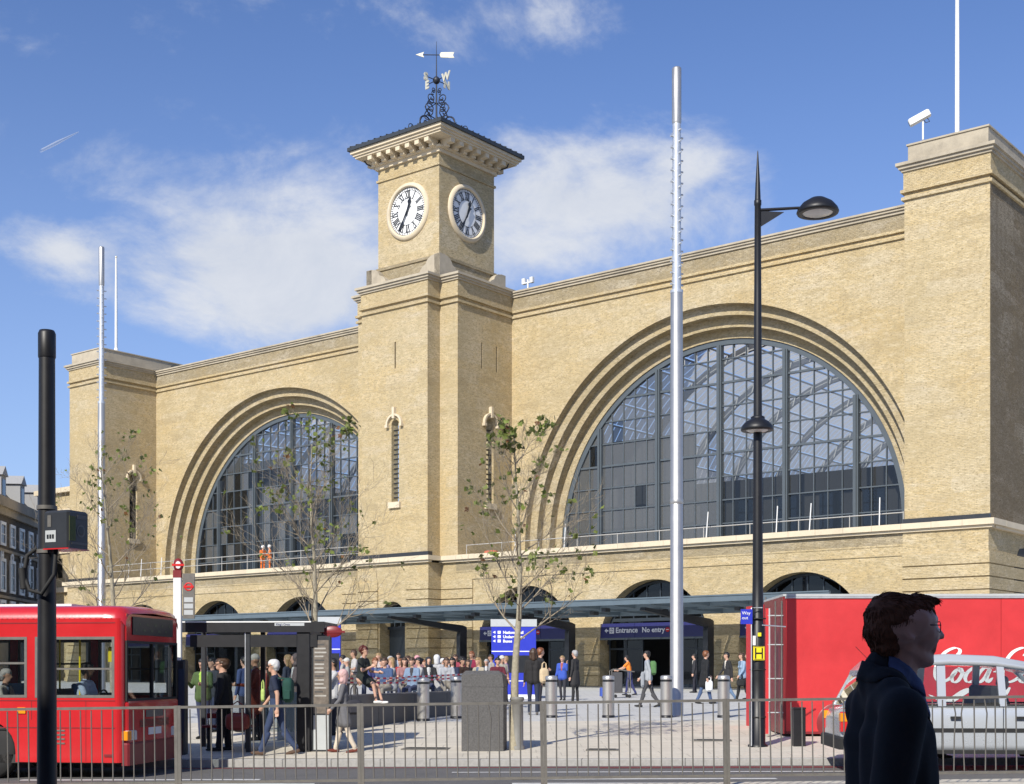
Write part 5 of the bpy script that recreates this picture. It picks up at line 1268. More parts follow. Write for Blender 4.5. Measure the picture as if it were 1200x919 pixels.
    for i, m_ in enumerate((mat('passer_by_skin', (.56,.30,.23), .45, var=.08, scale=30, bump=.0006), mat('navy_suiting', (.012,.012,.015), .9, var=.15, scale=120, bump=.001), cm((.02,.02,.025)), cm((.015,.013,.012)), mat('blue_shirt', (.07,.10,.22), .8, var=.1, scale=60, bump=.001), mat('lips', (.36,.13,.10), .4, var=.05))): me.materials[i] = m_
    o = bpy.data.objects.new('person', me); col.objects.link(o); x = (1062-600)/FL*f0; o.location = (x, f0, 0)
    tag(o, 'man in glasses and dark navy suit jacket walking right, close to the camera', 'person')
    # hair: a cap of volume, then thousands of short strands over it
    hp = []; B_ = lambda a, b_, ra, rb: hp.append(seg(H(*a), H(*b_), ra, rb, 0))
    B_((-.045,-.02,.040), (.015,-.02,.045), .082, .068); B_((-.045,.02,.040), (.015,.02,.045), .082, .068); B_((-.066,-.022,.0), (-.066,.022,.0), .066, .066); B_((-.066,-.030,-.050), (-.066,.030,-.050), .042, .042); B_((-.062,-.02,-.085), (-.062,.02,-.085), .032, .032)
    B_((.02,-.035,.082), (.062,-.03,.088), .030, .022); B_((.02,.035,.082), (.062,.03,.088), .030, .022); B_((.03,0,.090), (.088,0,.092), .030, .014)
    B_((-.045,-.060,.035), (.012,-.062,.052), .030, .026); B_((-.045,.060,.035), (.012,.062,.052), .030, .026); B_((.004,-.074,.02), (.006,-.076,.0), .010, .006); B_((.004,.074,.02), (.006,.076,.0), .010, .006)
    hm = skin_caps(hp, .006, 'hair', 1, 2); hair_m = mat('brown_hair', (.15,.062,.036), .8, var=.4, scale=60, spec=.15); hm.materials[0] = hair_m
    ho = bpy.data.objects.new('hair', hm); col.objects.link(ho); ho.parent = o
    r_ = random.Random(5); b = MB(); ps = hm.polygons
    for _ in range(2600):
        pl = ps[r_.randrange(len(ps))]; c, n_v = Vector(pl.center), Vector(pl.normal)
        rel = c - H(-.02,0,.02)
        if rel.z < -.09: continue
        top_ = max(0, rel.z)/.1
        flow = Vector((.9*top_ - .25*(1-top_), r_.gauss(0,.12), -1.0*(1-top_) + .02))
        flow = (flow - n_v*flow.dot(n_v)*.98).normalized(); ln_ = r_.uniform(.014, .030)
        pts = [c - n_v*.002, c + flow*ln_*.5 + n_v*.0010, c + flow*ln_ - n_v*r_.uniform(.001,.003)]
        b.tube(pts, [.0016,.0013,.0004], 3, caps=False)
    b.build('hair_strands', hair_m, o, kind='stuff')
    # glasses
    g = MB()
    for sd in (-1, 1):
        c = H(.094, sd*.034, .008); pts = [c+Vector((-.004*abs(math.cos(a)), .026*math.cos(a), .018*math.sin(a))) for a in np.linspace(0, 6.2832, 17)]; g.tube(pts, .0016, 5)
        g.tube([c+Vector((-.003,sd*.026,.006)), H(.06,sd*.078,.014), H(-.01,sd*.089,.016), H(-.03,sd*.088,.0)], .0018, 5)
    g.tube([H(.096,-.009,.010), H(.100,0,.013), H(.096,.009,.010)], .0015, 5); g.build('glasses', M['black'], o)
    for sd in (-1, 1):
        b = MB(); b.ball(H(.072, sd*.031, .010), .0125, 12); e_ = b.build('eye', M['dial'], o)
        b = MB(); b.ball(H(.0805, sd*.031, .010), .0058, 8); b.build('iris', M['ink'], e_)
        b = MB(); b.tube([H(.084,sd*.016,.030), H(.086,sd*.03,.034), H(.078,sd*.046,.030)], [.002,.0035,.002], 5); b.build('eyebrow', hair_m, o)
    # jacket collar, lapels, shirt collar, all laid on the body
    from mathutils.bvhtree import BVHTree
    bvh = BVHTree.FromPolygons([v.co.copy() for v in me.vertices], [tuple(p_.vertices) for p_ in me.polygons])
    def wrap(ra, rb, off, th, m_, name, lift_a=0.0):
        b = MB(); K_ = 6
        for sd in (-1, 1):
            A_, B_2 = [Vector((p_[0], sd*p_[1], p_[2])) for p_ in ra], [Vector((p_[0], sd*p_[1], p_[2])) for p_ in rb]; cols2 = []
            for i in range(len(A_)-1):
                for q in range(K_ + (i == len(A_)-2)):
                    u = q/K_; pa, pb = A_[i].lerp(A_[i+1], u), B_2[i].lerp(B_2[i+1], u); row = []
                    for w in (0, .33, .66, 1):
                        p_ = pa.lerp(pb, w); l_, n_, _, _ = bvh.find_nearest(p_); row.append((l_ + n_*(off + lift_a*(1-w)), n_))
                    cols2.append(row)
            vs = [r_[0] for c_ in cols2 for r_ in c_] + [r_[0]-r_[1]*th for c_ in cols2 for r_ in c_]; m = len(cols2); n4 = m*4
            fs = [(i*4+j, (i+1)*4+j, (i+1)*4+j+1, i*4+j+1) for i in range(m-1) for j in range(3)]; fs += [tuple(n4+x_ for x_ in reversed(f)) for f in fs]
            for i in range(m-1): fs += [(i*4, n4+i*4, n4+(i+1)*4, (i+1)*4), (i*4+3, (i+1)*4+3, n4+(i+1)*4+3, n4+i*4+3)]
            b.add(vs, fs, 0, True)
        return b.build(name, m_, o)
    wrap([(-.140,0,1.650),(-.125,.048,1.645),(-.088,.078,1.625),(-.03,.088,1.585),(.03,.065,1.53),(.060,.03,1.38)], [(-.158,0,1.590),(-.150,.06,1.585),(-.11,.100,1.575),(-.04,.115,1.53),(.040,.105,1.46),(.060,.04,1.36)], .006, .005, me.materials[1], 'lapels', .004)
    wrap([(-.07,.07,1.668),(-.045,.072,1.655),(-.01,.062,1.632),(.015,.045,1.610),(.035,.02,1.585)], [(-.075,.078,1.625),(-.045,.08,1.610),(-.005,.078,1.585),(.025,.062,1.560),(.05,.035,1.535)], .006, .004, me.materials[4], 'shirt_collar', .003)
    return o
passer_by()
# ------------------------------------------------------------------ masts, lamp, flagpoles, cameras
def mast(px, f, ztop, label, r=.178):
    x, y, z = P2(px, f); t = thing('light_mast', label, 'mast', (x, y, z), 0, 'tall steel masts'); H_ = ztop - z
    s1 = H_*.655; b = MB(); b.lathe([(r*1.08,0),(r*1.08,.04),(r,.05),(r*.90,s1)], 20); b.build('pole', M['brushed'], t)
    b = MB(); b.lathe([(r*.66,s1),(r*.62,H_*.915)], 16); b.lathe([(r*.95,s1-.03),(r*.95,s1+.05)], 16); sl_ = b.build('studded_section', M['galv_bright'], t)
    st_ = MB(); st_.tube([(0,0,0),(0,0,.09)], [.022,.028], 6); sm_ = st_.mesh('stud', M['galv_bright'])
    n = int((H_*.915-s1)/.30)
    for k in range(n):
        for q in range(4):
            a = q*math.pi/2 + .5; zz = s1+.2+k*.30 + (.15 if q % 2 else 0)
            inst('stud', sm_, sl_, (r*.60*math.cos(a), r*.60*math.sin(a), zz), (0, R(90), a))
    b = MB(); b.lathe([(r*.64,H_*.915),(r*.70,H_*.918),(r*.70,H_),(r*.6,H_+.03),(.01,H_+.04)], 18); b.build('cap_section', M['brushed'], t)
    b = MB(); b.lathe([(r*.97,5.6),(r*1.01,5.62),(r*1.01,5.72),(r*.97,5.74)], 20); b.build('collar', M['brushed'], t)
    return t
M['galv_bright'] = mat('bright_galvanised', (.62,.64,.66), .38, .55, var=.15, scale=6)
mast(793, 36, 17.5, 'tall brushed steel mast with studded upper part in front of the right arch')
mast(119, 53.5, 18.0+.2, 'slimmer looking steel mast with studded upper part in front of the left pier', .155)
def flagpole(lx, ly, h, label, base=ZT+.14+.92):
    w = bw(lx, ly, base); t = thing('flagpole', label, 'flagpole', w, BA, 'flagpoles on the corner piers')
    b = MB(); b.lathe([(.11,0),(.10,h*.5),(.07,h)], 12); b.build('pole', M['white'], t); b = MB(); b.lathe([(.30,0),(.30,.10),(.16,.18),(.14,.4),(.11,.42)], 12); b.build('base', M['white'], t)
    b = MB(); b.ball((0,0,h+.08), .09, 8); b.build('finial', M['gold'], t)
flagpole(WP+1.9, 1.6, 9.5, 'white flagpole standing on the right-hand corner pier'); flagpole(-WP-.95, 2.1, 7.4, 'white flagpole standing on the left-hand corner pier')
# lamp
x, y, z = P2(888, 25.9); lp = thing('street_lamp', 'tall black street lamp with a long-armed saucer lantern and yellow hydrant plate', 'street lamp', (x, y, z))
b = MB(); b.lathe([(.19,-.02),(.19,.03),(.145,.05),(.138,1.3),(.135,2.3),(.112,2.34),(.100,3.2),(.083,6.1),(.070,8.6),(.060,10.28),(.070,10.30),(.070,10.38),(.050,10.40)], 18); b.build('column', M['black'], lp)
b = MB(); b.lathe([(.058,10.36),(.045,10.7),(.010,11.30),(.001,11.34)], 12); b.build('spire', M['black'], lp)
b = MB(); b.tube([(.05,0,10.20),(.75,0,10.24),(.80,-.0,10.24)], [.032,.028,.028], 8); b.prism([(.05,10.18),(.05,9.88),(.5,10.16)], -.012, .012, 'xz'); b.build('arm', M['black'], lp)
def lantern(cx, cz, r, name='lantern', dy=0):
    b = MB(); b.lathe([(.001,cz+.24*r/.4),(r*.35,cz+.22*r/.4),(r*.72,cz+.13*r/.4),(r*.95,cz+.02),(r,cz-.04),(r*.96,cz-.07),(r*.72,cz-.07),(r*.70,cz-.04)], 24, c=(cx,dy,0)); l_ = b.build(name, M['black'], lp)
    b = MB(); b.lathe([(r*.71,cz-.055),(r*.5,cz-.085),(.001,cz-.095)], 24, c=(cx,dy,0)); b.build('lens', M['lens'], l_)
lantern(1.14, 10.2, .40)
lantern(-.02, 6.06, .31, dy=-.05)
b = MB(); b.lathe([(.11,6.12),(.135,6.14),(.135,6.26),(.105,6.28)], 12); b.build('bracket', M['black'], lp)
def plate(par, name, m, x0, x1, y0, z0, z1, th=.012): b = MB(); b.box(x0, x1, y0-th, y0, z0, z1); return b.build(name, m, par)
hp_ = plate(lp, 'hydrant_plate', M['yellow'], -.115, .095, -.165, 1.64, 1.90)
b = MB(); b.box(-.085,-.060,-.182,-.178,1.67,1.87); b.box(.04,.065,-.182,-.178,1.67,1.87); b.box(-.06,.04,-.182,-.178,1.755,1.785); b.build('letter_h', M['black'], hp_)
b = MB(); b.box(-.10,.08,-.179,-.176,1.65,1.66); b.box(-.10,.08,-.179,-.176,1.885,1.895); b.build('border', M['black'], hp_)
plate(lp, 'small_yellow_plate', M['yellow'], -.03, .035, -.16, 2.09, 2.16); plate(lp, 'white_label', M['white'], -.125, -.07, -.16, 1.92, 2.10)
for zz in (.55, 1.45, 2.42): b = MB(); b.lathe([(.158,zz),(.158,zz+.02)], 18); b.build('band', M['rubber'], lp)
# name plate on a wire frame
ns = thing('direction_sign', 'small blue pedestrian sign on a thin frame against the lamp post', 'sign', (x, y, z+1.9))
b = MB(); b.box(-.36, -.14, -.22, -.20, .42, .70); pl_ = b.build('panel', M['totem_blue'], ns)
inst('lettering', text_mesh('Way', .085, M['signwhite']), pl_, (-.34, -.224, .60), (R(90),0,0)); inst('lettering', text_mesh('out', .085, M['signwhite']), pl_, (-.34, -.224, .51), (R(90),0,0))
b = MB(); b.tube([(-.155,-.2,-1.88),(-.155,-.2,.73),(.05,-.2,.73)], .012, 6); b.tube([(.05,-.2,.40),(.55,.1,.38)], .012, 6); b.build('frame', M['galv_bright'], ns)

# cameras on the roof
def cctv(loc, rz, label, s=1.0):
    t = thing('security_camera', label, 'camera', loc, rz)
    b = MB(); b.tube([(0,0,0),(0,0,.85*s)], .045*s, 8); b.build('stalk', M['white'], t)
    b = MB(); b.bbox(-.62*s, .40*s, -.17*s, .17*s, 0, .30*s, .05*s); b.xf(Matrix.Translation((0,0,.95*s)) @ Matrix.Rotation(R(-24), 4, 'Y')); h_ = b.build('housing', M['white'], t)
    b = MB(); b.box(-.63*s, -.61*s, -.12*s, .12*s, .05*s, .24*s); b.xf(Matrix.Translation((0,0,.95*s)) @ Matrix.Rotation(R(-24), 4, 'Y')); b.build('lens', M['ink'], h_)
    b = MB(); b.tube([(.2*s,0,.98*s),(.3*s,0,.82*s),(.12*s,0,.78*s),(.05*s,0,.9*s)], .02*s, 5); b.build('cable', M['black'], t)
cctv(bw(WP+.75, .35, ZT+1.2), BA+R(20), 'white security camera tilted down on the top of the right-hand corner pier', 1.0)
t = thing('rooftop_aerial', 'small white twin bracket aerial on the parapet right of the clock tower', 'aerial', bw(WT+1.0, 5.5, ZT+.0), BA)
b = MB(); b.tube([(0,0,0),(0,0,.75)], .06, 6); b.tube([(-.3,0,.55),(.3,0,.55)], .05, 6); b.box(-.42,-.2,-.1,.1,.5,.85); b.box(.2,.42,-.1,.1,.5,.85); b.build('bracket', M['white'], t)
t = thing('roof_vent', 'little dark box vent on the parapet beside the left-hand corner pier', 'vent', bw(-WP+1.6, 6.0, ZT), BA)
b = MB(); b.box(-.5,.4,-.3,.3,0,.42); b.build('housing', M['slate'], t); b = MB(); b.box(-1.4,-.6,-.25,.25,0,.28); b.build('kerb', M['white'], t)

# near black post with detector box
x, y = at(55, 10.6); z = .0 + tilt(x, 10)
t = thing('traffic_pole', 'thick black pole with a rounded cap, close at the left edge', 'pole', (x, y, z-.05))
b = MB(); b.lathe([(.078,0),(.073,1.5),(.064,3.3),(.061,4.22)], 24); b.build('pole', M['black'], t); b = MB(); b.lathe([(.064,4.14),(.067,4.15),(.067,4.33),(.056,4.355),(.001,4.36)], 24); b.build('cap', M['black'], t)
for zz in (2.62, 2.96): b = MB(); b.lathe([(.078,zz),(.078,zz+.03)], 20); b.build('clamp_band', M['galv'], t)
b = MB(); b.tube([(.06,-.04,2.78),(.10,-.07,2.72),(.09,-.1,2.45),(.0,-.12,2.30),(-.1,-.1,2.33),(-.16,-.06,2.45),(-.14,-.04,2.60),(-.07,-.02,2.66)], .017, 8); b.tube([(-.15,-.08,2.34),(-.17,-.07,2.5)], .03, 8); b.build('cable', M['rubber'], t)
bx = thing('detector_box', 'black signal box with pale stickers strapped to the near black pole', 'signal box', (x+.07, y-.02, z+2.60)); bx.scale = (.86,.86,.90)
b = MB(); b.bbox(-.02, .27, -.13, .14, .0, .32, .02); b.xf(Matrix.Rotation(R(-24), 4, 'Z')); bo = b.build('housing', M['dark_steel'], bx)
Rz = Matrix.Rotation(R(-24), 4, 'Z')
def stick(m, name, *a): b = MB(); b.box(*a); b.xf(Rz); return b.build(name, m, bo)
stick(M['grey_panel'], 'sticker', .01, .13, -.134, -.130, .05, .15); stick(M['galv'], 'louvre', .035, .075, -.134, -.130, .18, .28); stick(M['red'], 'red_edge', -.02, .27, -.13, .14, -.012, -.002)
for k in range(3): stick(M['ink'], 'pictogram', .03+k*.03, .05+k*.03, -.138, -.134, .08, .115)
b = MB(); b.lathe([(.001,.272),(.055,.273)], 20, c=(0,.03,.15), axis='x'); b.xf(Rz); b.build('dial_print', M['galv'], bo)
b = MB(); b.lathe([(.038,.2735),(.030,.2745)], 20, c=(0,.03,.15), axis='x'); b.xf(Rz); b.build('ring_print', M['ink'], bo)
stick(cm((.16,.17,.06)), 'green_strip', .271, .274, -.12, -.04, .06, .27); stick(M['galv'], 'print', .271, .274, -.02, .1, .25, .285); stick(M['galv'], 'print', .271, .274, -.09, .11, .03, .05)
# black sign post base right of the lamp
x, y, z = P2(936, 25.9); t = thing('square_bollard', 'plain square black bollard in front of the red trailer', 'bollard', (x, y, z))
b = MB(); b.bbox(-.112, .112, -.112, .112, -.02, .70, .015); b.build('body', M['black'], t); b = MB(); b.bbox(-.118,.118,-.118,.118,.70,.735,.012); b.build('cap', M['black'], t)
# steel bollards
bl0 = None; BL = ['steel bollard in front of the granite bench, leftmost of the row', 'steel bollard partly behind the granite cabinet', 'steel bollard just right of the tree by the blue totem', 'steel bollard in front of the street cleaner', 'steel bollard close against the tall silver mast', 'steel bollard between the silver mast and the street lamp']
for i, (px, py) in enumerate(((496,845),(535,842),(646,841),(713,841),(781,841),(848,841))):
    f = dist_for(py, px=px); x, y, z = P2(px, f)
    if bl0 is None:
        bl0 = thing('steel_bollard', BL[0], 'bollard', (x, y, z), 0, 'brushed steel bollards')
        b = MB(); b.lathe([(.155,.06),(.155,.93)], 28); b.build('body', M['brushed'], bl0)
        b = MB(); b.lathe([(.165,-.02),(.165,.06),(.15,.065)], 28); b.build('base', M['black'], bl0); b = MB(); b.lathe([(.148,.93),(.148,.985)], 28); b.build('groove', M['ink'], bl0)
        b = MB(); b.lathe([(.158,.985),(.158,1.06),(.14,1.085),(.05,1.10),(.001,1.10)], 28); b.build('cap', M['brushed'], bl0)
    else:
        c = copy_tree(bl0); c.location = (x, y, z); c['label'] = BL[i]
# granite cabinet
x, y, z = P2(567, 25.8); t = thing('granite_cabinet', 'speckled dark granite pillar with a chamfered top beside the tree', 'granite block', (x, y, z), R(-6))
b = MB(); b.bbox(-.40, .40, -.2, .36, -.02, 1.20, .01); b.build('body', M['granite'], t)
b = MB(); vs = [(-.40,-.2,1.205),(.40,-.2,1.205),(.40,.36,1.205),(-.40,.36,1.205),(-.34,-.15,1.50),(.36,-.15,1.50),(.36,.33,1.44),(-.34,.33,1.50)]
vs = [(-.40,-.2,1.205),(.40,-.2,1.205),(.40,.36,1.205),(-.40,.36,1.205),(-.40,-.2,1.44),(.37,-.2,1.44),(.40,.36,1.40),(-.40,.36,1.44),(-.33,-.12,1.51),(.29,-.12,1.51),(.33,.30,1.47),(-.34,.30,1.51)]
b.add(vs, [(0,1,5,4),(1,2,6,5),(2,3,7,6),(3,0,4,7),(4,5,9,8),(5,6,10,9),(6,7,11,10),(7,4,8,11),(8,9,10,11)]); b.build('cap', M['granite'], t)
# granite bench
xa, ya, za = P2(396, 30.7); xb, yb, zb_ = P2(588, 40.8)
L_ = math.hypot(xb-xa, yb-ya); t = thing('granite_bench', 'long low dark granite bench wall in front of the seated crowd', 'bench', (xa, ya, za), math.atan2(yb-ya, xb-xa))
n = 5
for i in range(n):
    b = MB(); b.bbox(L_*i/n+.006, L_*(i+1)/n-.006, 0, .55, -.25, 1.03-za, .015) ; b.build('granite_slab', M['granite'], t)
# barrier tape
M['tape_red'] = mat('tape_red', (.70,.03,.06), .5, var=.05)
x1_, y1_, z1_ = P2(394, 32.0); x2_, y2_, z2_ = P2(548, 38.0)
t = thing('barrier_tape', 'red and white striped barrier tape sagging above the granite bench', 'barrier tape', (x1_, y1_, z1_))
for lvl, sag in ((1.08,.06),(1.16,.03)):
    pts = []; n = 44
    for i in range(n+1):
        f = i/n; pts.append(Vector(((x2_-x1_)*f, (y2_-y1_)*f, lvl*1.0 - sag*4*f*(1-f)*(1.4 if f < .5 else .7) + (z2_-z1_)*f*.6)))
    for par in (0, 1):
        b = MB()
        for i in range(par, n, 2):
            p, q = pts[i], pts[i+1]; u = Vector((0,0,.022)); w_ = Vector((0,.004,0)); b.add([p-u, q-u, q+u, p+u, p-u+w_, q-u+w_, q+u+w_, p+u+w_], [(0,1,2,3),(7,6,5,4),(3,2,6,7),(0,4,5,1)])
        b.build('tape_white' if par else 'tape_red', M['white'] if par else M['tape_red'], t, kind='stuff')
# blue totems
def totem(px, f, w, h, label, rz=0, lines=True):
    x, y, z = P2(px, f); t = thing('information_totem', label, 'sign', (x, y, z), rz, 'blue information totems')
    b = MB(); b.bbox(-w/2, w/2, -.12, .12, .0, h, .01); bo = b.build('body', M['totem_blue'], t)
    b = MB(); b.box(-w/2-.004, w/2+.004, -.126, .126, 0, .16); b.build('plinth', M['white'], t)
    b = MB(); b.box(-w/2-.03, w/2+.03, -.14, .14, h, h+.28); b.build('header', M['grey_panel'], t)
    for zz in (h*.65, h*.24): b = MB(); b.box(-w/2+.01, w/2-.01, -.128, -.12, zz, zz+.035); b.build('line', M['signwhite'], bo)
    b = MB(); b.box(-w*.36, w*.46, -.128, -.12, h*.36, h*.60); b.build('screen', M['ink'], bo)
    if lines:
        for i, tx in enumerate(('National Rail', 'Underground', 'Buses')):
            inst('lettering', text_mesh(tx, .15, M['signwhite'], bold=.006), bo, (-w*.24, -.128, h*.90-.165*i*1.0), (R(90),0,0))
            b = MB(); b.box(-w*.36, -w*.29, -.13, -.12, h*.90-.165*i, h*.90-.165*i+.11); b.build('symbol', M['signwhite'], bo)
            b = MB(); b.prism([(-w*.47,h*.90-.165*i+.055),(-w*.41,h*.90-.165*i+.11),(-w*.41,h*.90-.165*i)], -.13, -.12, 'xz'); b.build('arrow', M['signwhite'], bo)
    return t
totem(602, 52, 1.7, 2.75, 'blue information totem with white lines of text beside the tree')
totem(386, 54, .9, 2.9, 'blue information totem rising behind the bus shelter', lines=False)
# cleaner's cart
f = dist_for(818, px=727); x, y, z = P2(727, f); t = thing('cleaning_cart', 'grey cleaning cart with blue bin in front of the station doors', 'cart', (x, y, z), R(8))
b = MB(); b.tube([(-.30,0,.2),(-.34,0,1.05),(-.20,0,1.12),(.55,0,1.02)], .022, 6); b.tube([(-.30,.4,.2),(-.34,.4,1.05),(-.20,.4,1.12),(.55,.4,1.02)], .022, 6); b.tube([(.55,0,1.02),(.55,.4,1.02)], .022, 6); b.tube([(-.3,0,.2),(.4,0,.2),(.4,0,1.04)], .02, 6); b.tube([(-.3,.4,.2),(.4,.4,.2),(.4,.4,1.04)], .02, 6); b.build('frame', M['galv'], t)
b = MB(); b.bbox(-.28,.1,.02,.38,.22,1.0,.03); b.build('bin', cm((.07,.07,.075)), t); b = MB(); b.bbox(-.75,-.38,.0,.38,.06,.40,.03); b.build('bucket', cm((.05,.10,.42)), t)
for xx in (-.6,-.2,.36):
    b = MB(); b.lathe([(.07,-.02),(.07,.02)], 12, c=(xx,0,.07), axis='y'); b.lathe([(.07,-.02),(.07,.02)], 12, c=(xx,.38,.07), axis='y'); b.build('wheels', M['rubber'], t)

# ------------------------------------------------------------------ guard rail
FY = 18.1
GR = ['steel guard rail panel ' + s for s in ('running out of the left edge of the picture', 'before the red bus side, left of the double post', 'in front of the bus shelter and its queue', 'in front of the granite bench and cabinet', 'in front of the bollards right of the tree', 'in front of the street lamp foot', 'in front of the silver taxi', 'at the far right by the passer-by')]
gp_, W_ = None, 2.43
x0 = (209-600)/FL*FY - 2*W_
fm = {}
bar = MB(); bar.tube([(0,0,.045),(0,0,.99)], .0095, 6); barm = bar.mesh('bar', M['galv'])
barb = MB(); barb.tube([(0,0,.045),(.012,.0,.5),(.035,.01,.8),(0,0,.99)], .0095, 6); barbm = barb.mesh('bar', M['galv'])
def panel(i):
    x = x0 + i*W_; ang = -math.atan(.0125); zb_ = 1.62-37/88.2-1.035 + .0125*x - .006
    t = thing('guard_rail', GR[i], 'guard rail', (x, FY, zb_), 0, 'guard rail panels along the island')
    t.rotation_euler = (0, ang, 0)
    b = MB(); b.box(.03, W_-.03, -.02, .02, 1.0, 1.035); b.build('top_rail', M['galv'], t); b = MB(); b.box(.03, W_-.03, -.02, .02, .0, .035); b.build('bottom_rail', M['galv'], t)
    for xx in (.022, W_-.022): b = MB(); b.box(xx-.021, xx+.021, -.022, .022, -.35, 1.04); b.build('post', M['galv'], t)
    for k in range(16):
        xx = .03 + (W_-.06)*(k+1)/17
        bent = (i == 6 and k in (3, 4, 6)) or (i == 3 and k == 11)
        o = inst('bar', barbm if bent else barm, t, (xx,0,0), (rnd.gauss(0,.003), rnd.gauss(0,.0035), rnd.uniform(0,6)))
        if bent: o.rotation_euler = (0,0,0)
        if bent and k == 4: o.rotation_euler = (0, 0, math.pi)
for i in range(8): panel(i)

# ------------------------------------------------------------------ bus shelter and stop
x, y, z = P2(213, 26.2); zs0 = z
sh = thing('bus_shelter', 'black bus shelter with glass panels, a red bench and a timetable end panel', 'bus shelter', (x, y, z), R(-3))
wS = 2.75
b = MB(); b.bbox(.05, wS+.05, -.15, 1.25, 2.42, 2.50, .02); b.build('roof', M['dark_steel'], sh); b = MB(); b.box(.05, wS+.05, -.19, -.155, 2.30, 2.50); fa_ = b.build('fascia', M['black'], sh)
b = MB(); b.box(.05, wS-.2, -.20, -.193, 2.485, 2.51); b.build('edge_strip', M['white'], sh)
b = MB(); b.box(.2, wS-.1, -.13, -.09, 2.02, 2.25); b.build('route_board', M['black'], sh)
plate(sh, 'name_strip', M['grey_panel'], 1.85, 2.42, -.193, 2.42, 2.475, .006); inst('lettering', text_mesh("King's Cross", .052, M['sign_blue']), [c for c in sh.children if c.name.startswith('name_strip')][0], (1.88, -.201, 2.43), (R(90),0,0))
for xx, yy in ((.12,1.1),(1.32,-.1),(1.32,1.1),(2.5,1.1)): b = MB(); b.bbox(xx-.045, xx+.045, yy-.045, yy+.045, -.02, 2.42, .01); b.build('post', M['dark_steel'], sh)
b = MB(); b.box(1.265, 1.28, -.15, -.05, .2, 2.35); b.build('post_highlight', M['galv_bright'], sh)  # bright strip stands in for the highlight down the post
for xx in (.2, 1.4): b = MB(); b.box(xx, xx+1.05, 1.09, 1.105, .35, 2.3); b.build('glass_panel', M['glass_clear'], sh)
b = MB(); b.bbox(.25, 1.22, .45, .85, .45, .50, .015); bn = b.build('bench', M['maroon'], sh)
for xx in (.35, 1.1): b = MB(); b.box(xx-.03, xx+.03, .6, .7, -.02, .45); b.build('leg', M['dark_steel'], bn)
b = MB(); b.box(.25, 1.22, .86, .90, .62, .72); b.build('backrest', M['maroon'], bn)
b = MB(); b.bbox(2.26, 2.52, -.15, 1.15, -.02, 2.40, .015); b.build('end_panel', M['black'], sh)
b = MB(); b.bbox(2.54, 2.91, -.10, .02, .03, 2.25, .015); tp_ = b.build('timetable_frame', M['dark_steel'], sh)
b = MB(); b.box(2.58, 2.87, -.108, -.10, .75, 2.15); b.build('timetable', mat('paper', (.20,.17,.14), .3, var=.5, scale=9), tp_)
M['print'] = mat('faded_print', (.09,.085,.08), .5, var=.2); M['print2'] = mat('pale_print', (.42,.40,.36), .5, var=.2)
for k in range(14): 
    zz = 2.08-.075*k; plate(tp_, 'print_line', M['print2'] if k % 4 else M['print'], 2.60, 2.60+rnd.uniform(.16,.25), -.108, zz-.03, zz, .003)
b = MB(); b.box(2.58, 2.87, -.112, -.104, .06, .72); b.build('lower_glass', M['grey_panel'], tp_)
t = thing('shelter_roundel', 'dark red oval bus roundel on the end of the shelter roof', 'sign', (x+2.93, y-.22, z+2.31))
b = MB(); b.lathe([(.001,-.03),(.17,-.03),(.185,-.02),(.185,.02),(.17,.03),(.001,.03)], 28, axis='y'); b.xf(Matrix.Scale(.60, 4, (0,0,1))); ro_ = b.build('disc', M['maroon'], t); b = MB(); b.box(-.24,.24,-.04,-.03,-.02,.02); b.build('bar', M['maroon'], ro_)
plt = thing('hoarding_panel', 'pale grey utility panel standing behind the shelter', 'panel', P2(350, 28.6)); b = MB(); b.bbox(-.45,.30,-.03,.03,.0,1.0,.01); b.build('board', M['grey_panel'], plt)
t = thing('information_box', 'black rubbish and timetable cabinet round the foot of the bus stop post', 'cabinet', (x-.02, y-.42, z-.0))
b = MB(); b.bbox(-.14,.22,-.16,.12,-.05,1.78,.03); ib = b.build('body', M['dark_steel'], t); b = MB(); b.box(.10,.205,-.168,-.16,.4,1.6); b.build('blue_panel', cm((.03,.05,.09),.4), ib)
t = thing('bus_stop_post', 'white bus stop post with red roundel on top and a grey route flag', 'bus stop', (x+.05, y-.52, z))
b = MB(); b.bbox(-.075,.075,-.05,.05,0,3.42,.01); b.build('post', M['white'], t); b = MB(); b.box(-.078,.078,-.053,.053,3.32,3.46); b.build('band', M['maroon'], t)
b = MB(); b.lathe([(.001,-.03),(.125,-.03),(.125,.03),(.001,.03)], 24, c=(.02,0,3.56), axis='y'); b.xf(Matrix.Diagonal((.72,1,1,1))); rr_ = b.build('roundel', M['maroon'], t)
b = MB(); b.lathe([(.001,-.034),(.07,-.034)], 20, c=(.02,0,3.56), axis='y', caps=False); b.xf(Matrix.Diagonal((.72,1,1,1))); b.build('disc', M['white'], rr_); b = MB(); b.box(-.10,.13,-.042,-.035,3.54,3.58); b.build('bar', M['roundel_red'], rr_)
fl = MB().box(.10,.32,-.02,.02,2.55,3.40).build('flag', M['galv'], t)
b = MB(); b.lathe([(.082,-.021),(.082,-.026),(.056,-.026),(.056,-.021)], 20, c=(.21,0,3.15), axis='y', caps=False); b.box(.115,.305,-.03,-.027,3.13,3.17); b.build('roundel', M['roundel_red'], fl)
for k in range(3): plate(fl, 'route_tile', M['grey_panel'], .125, .295, -.021, 2.62+.12*k, 2.71+.12*k, .004)
for k, tx in enumerate(('476', '205', '30')): pass

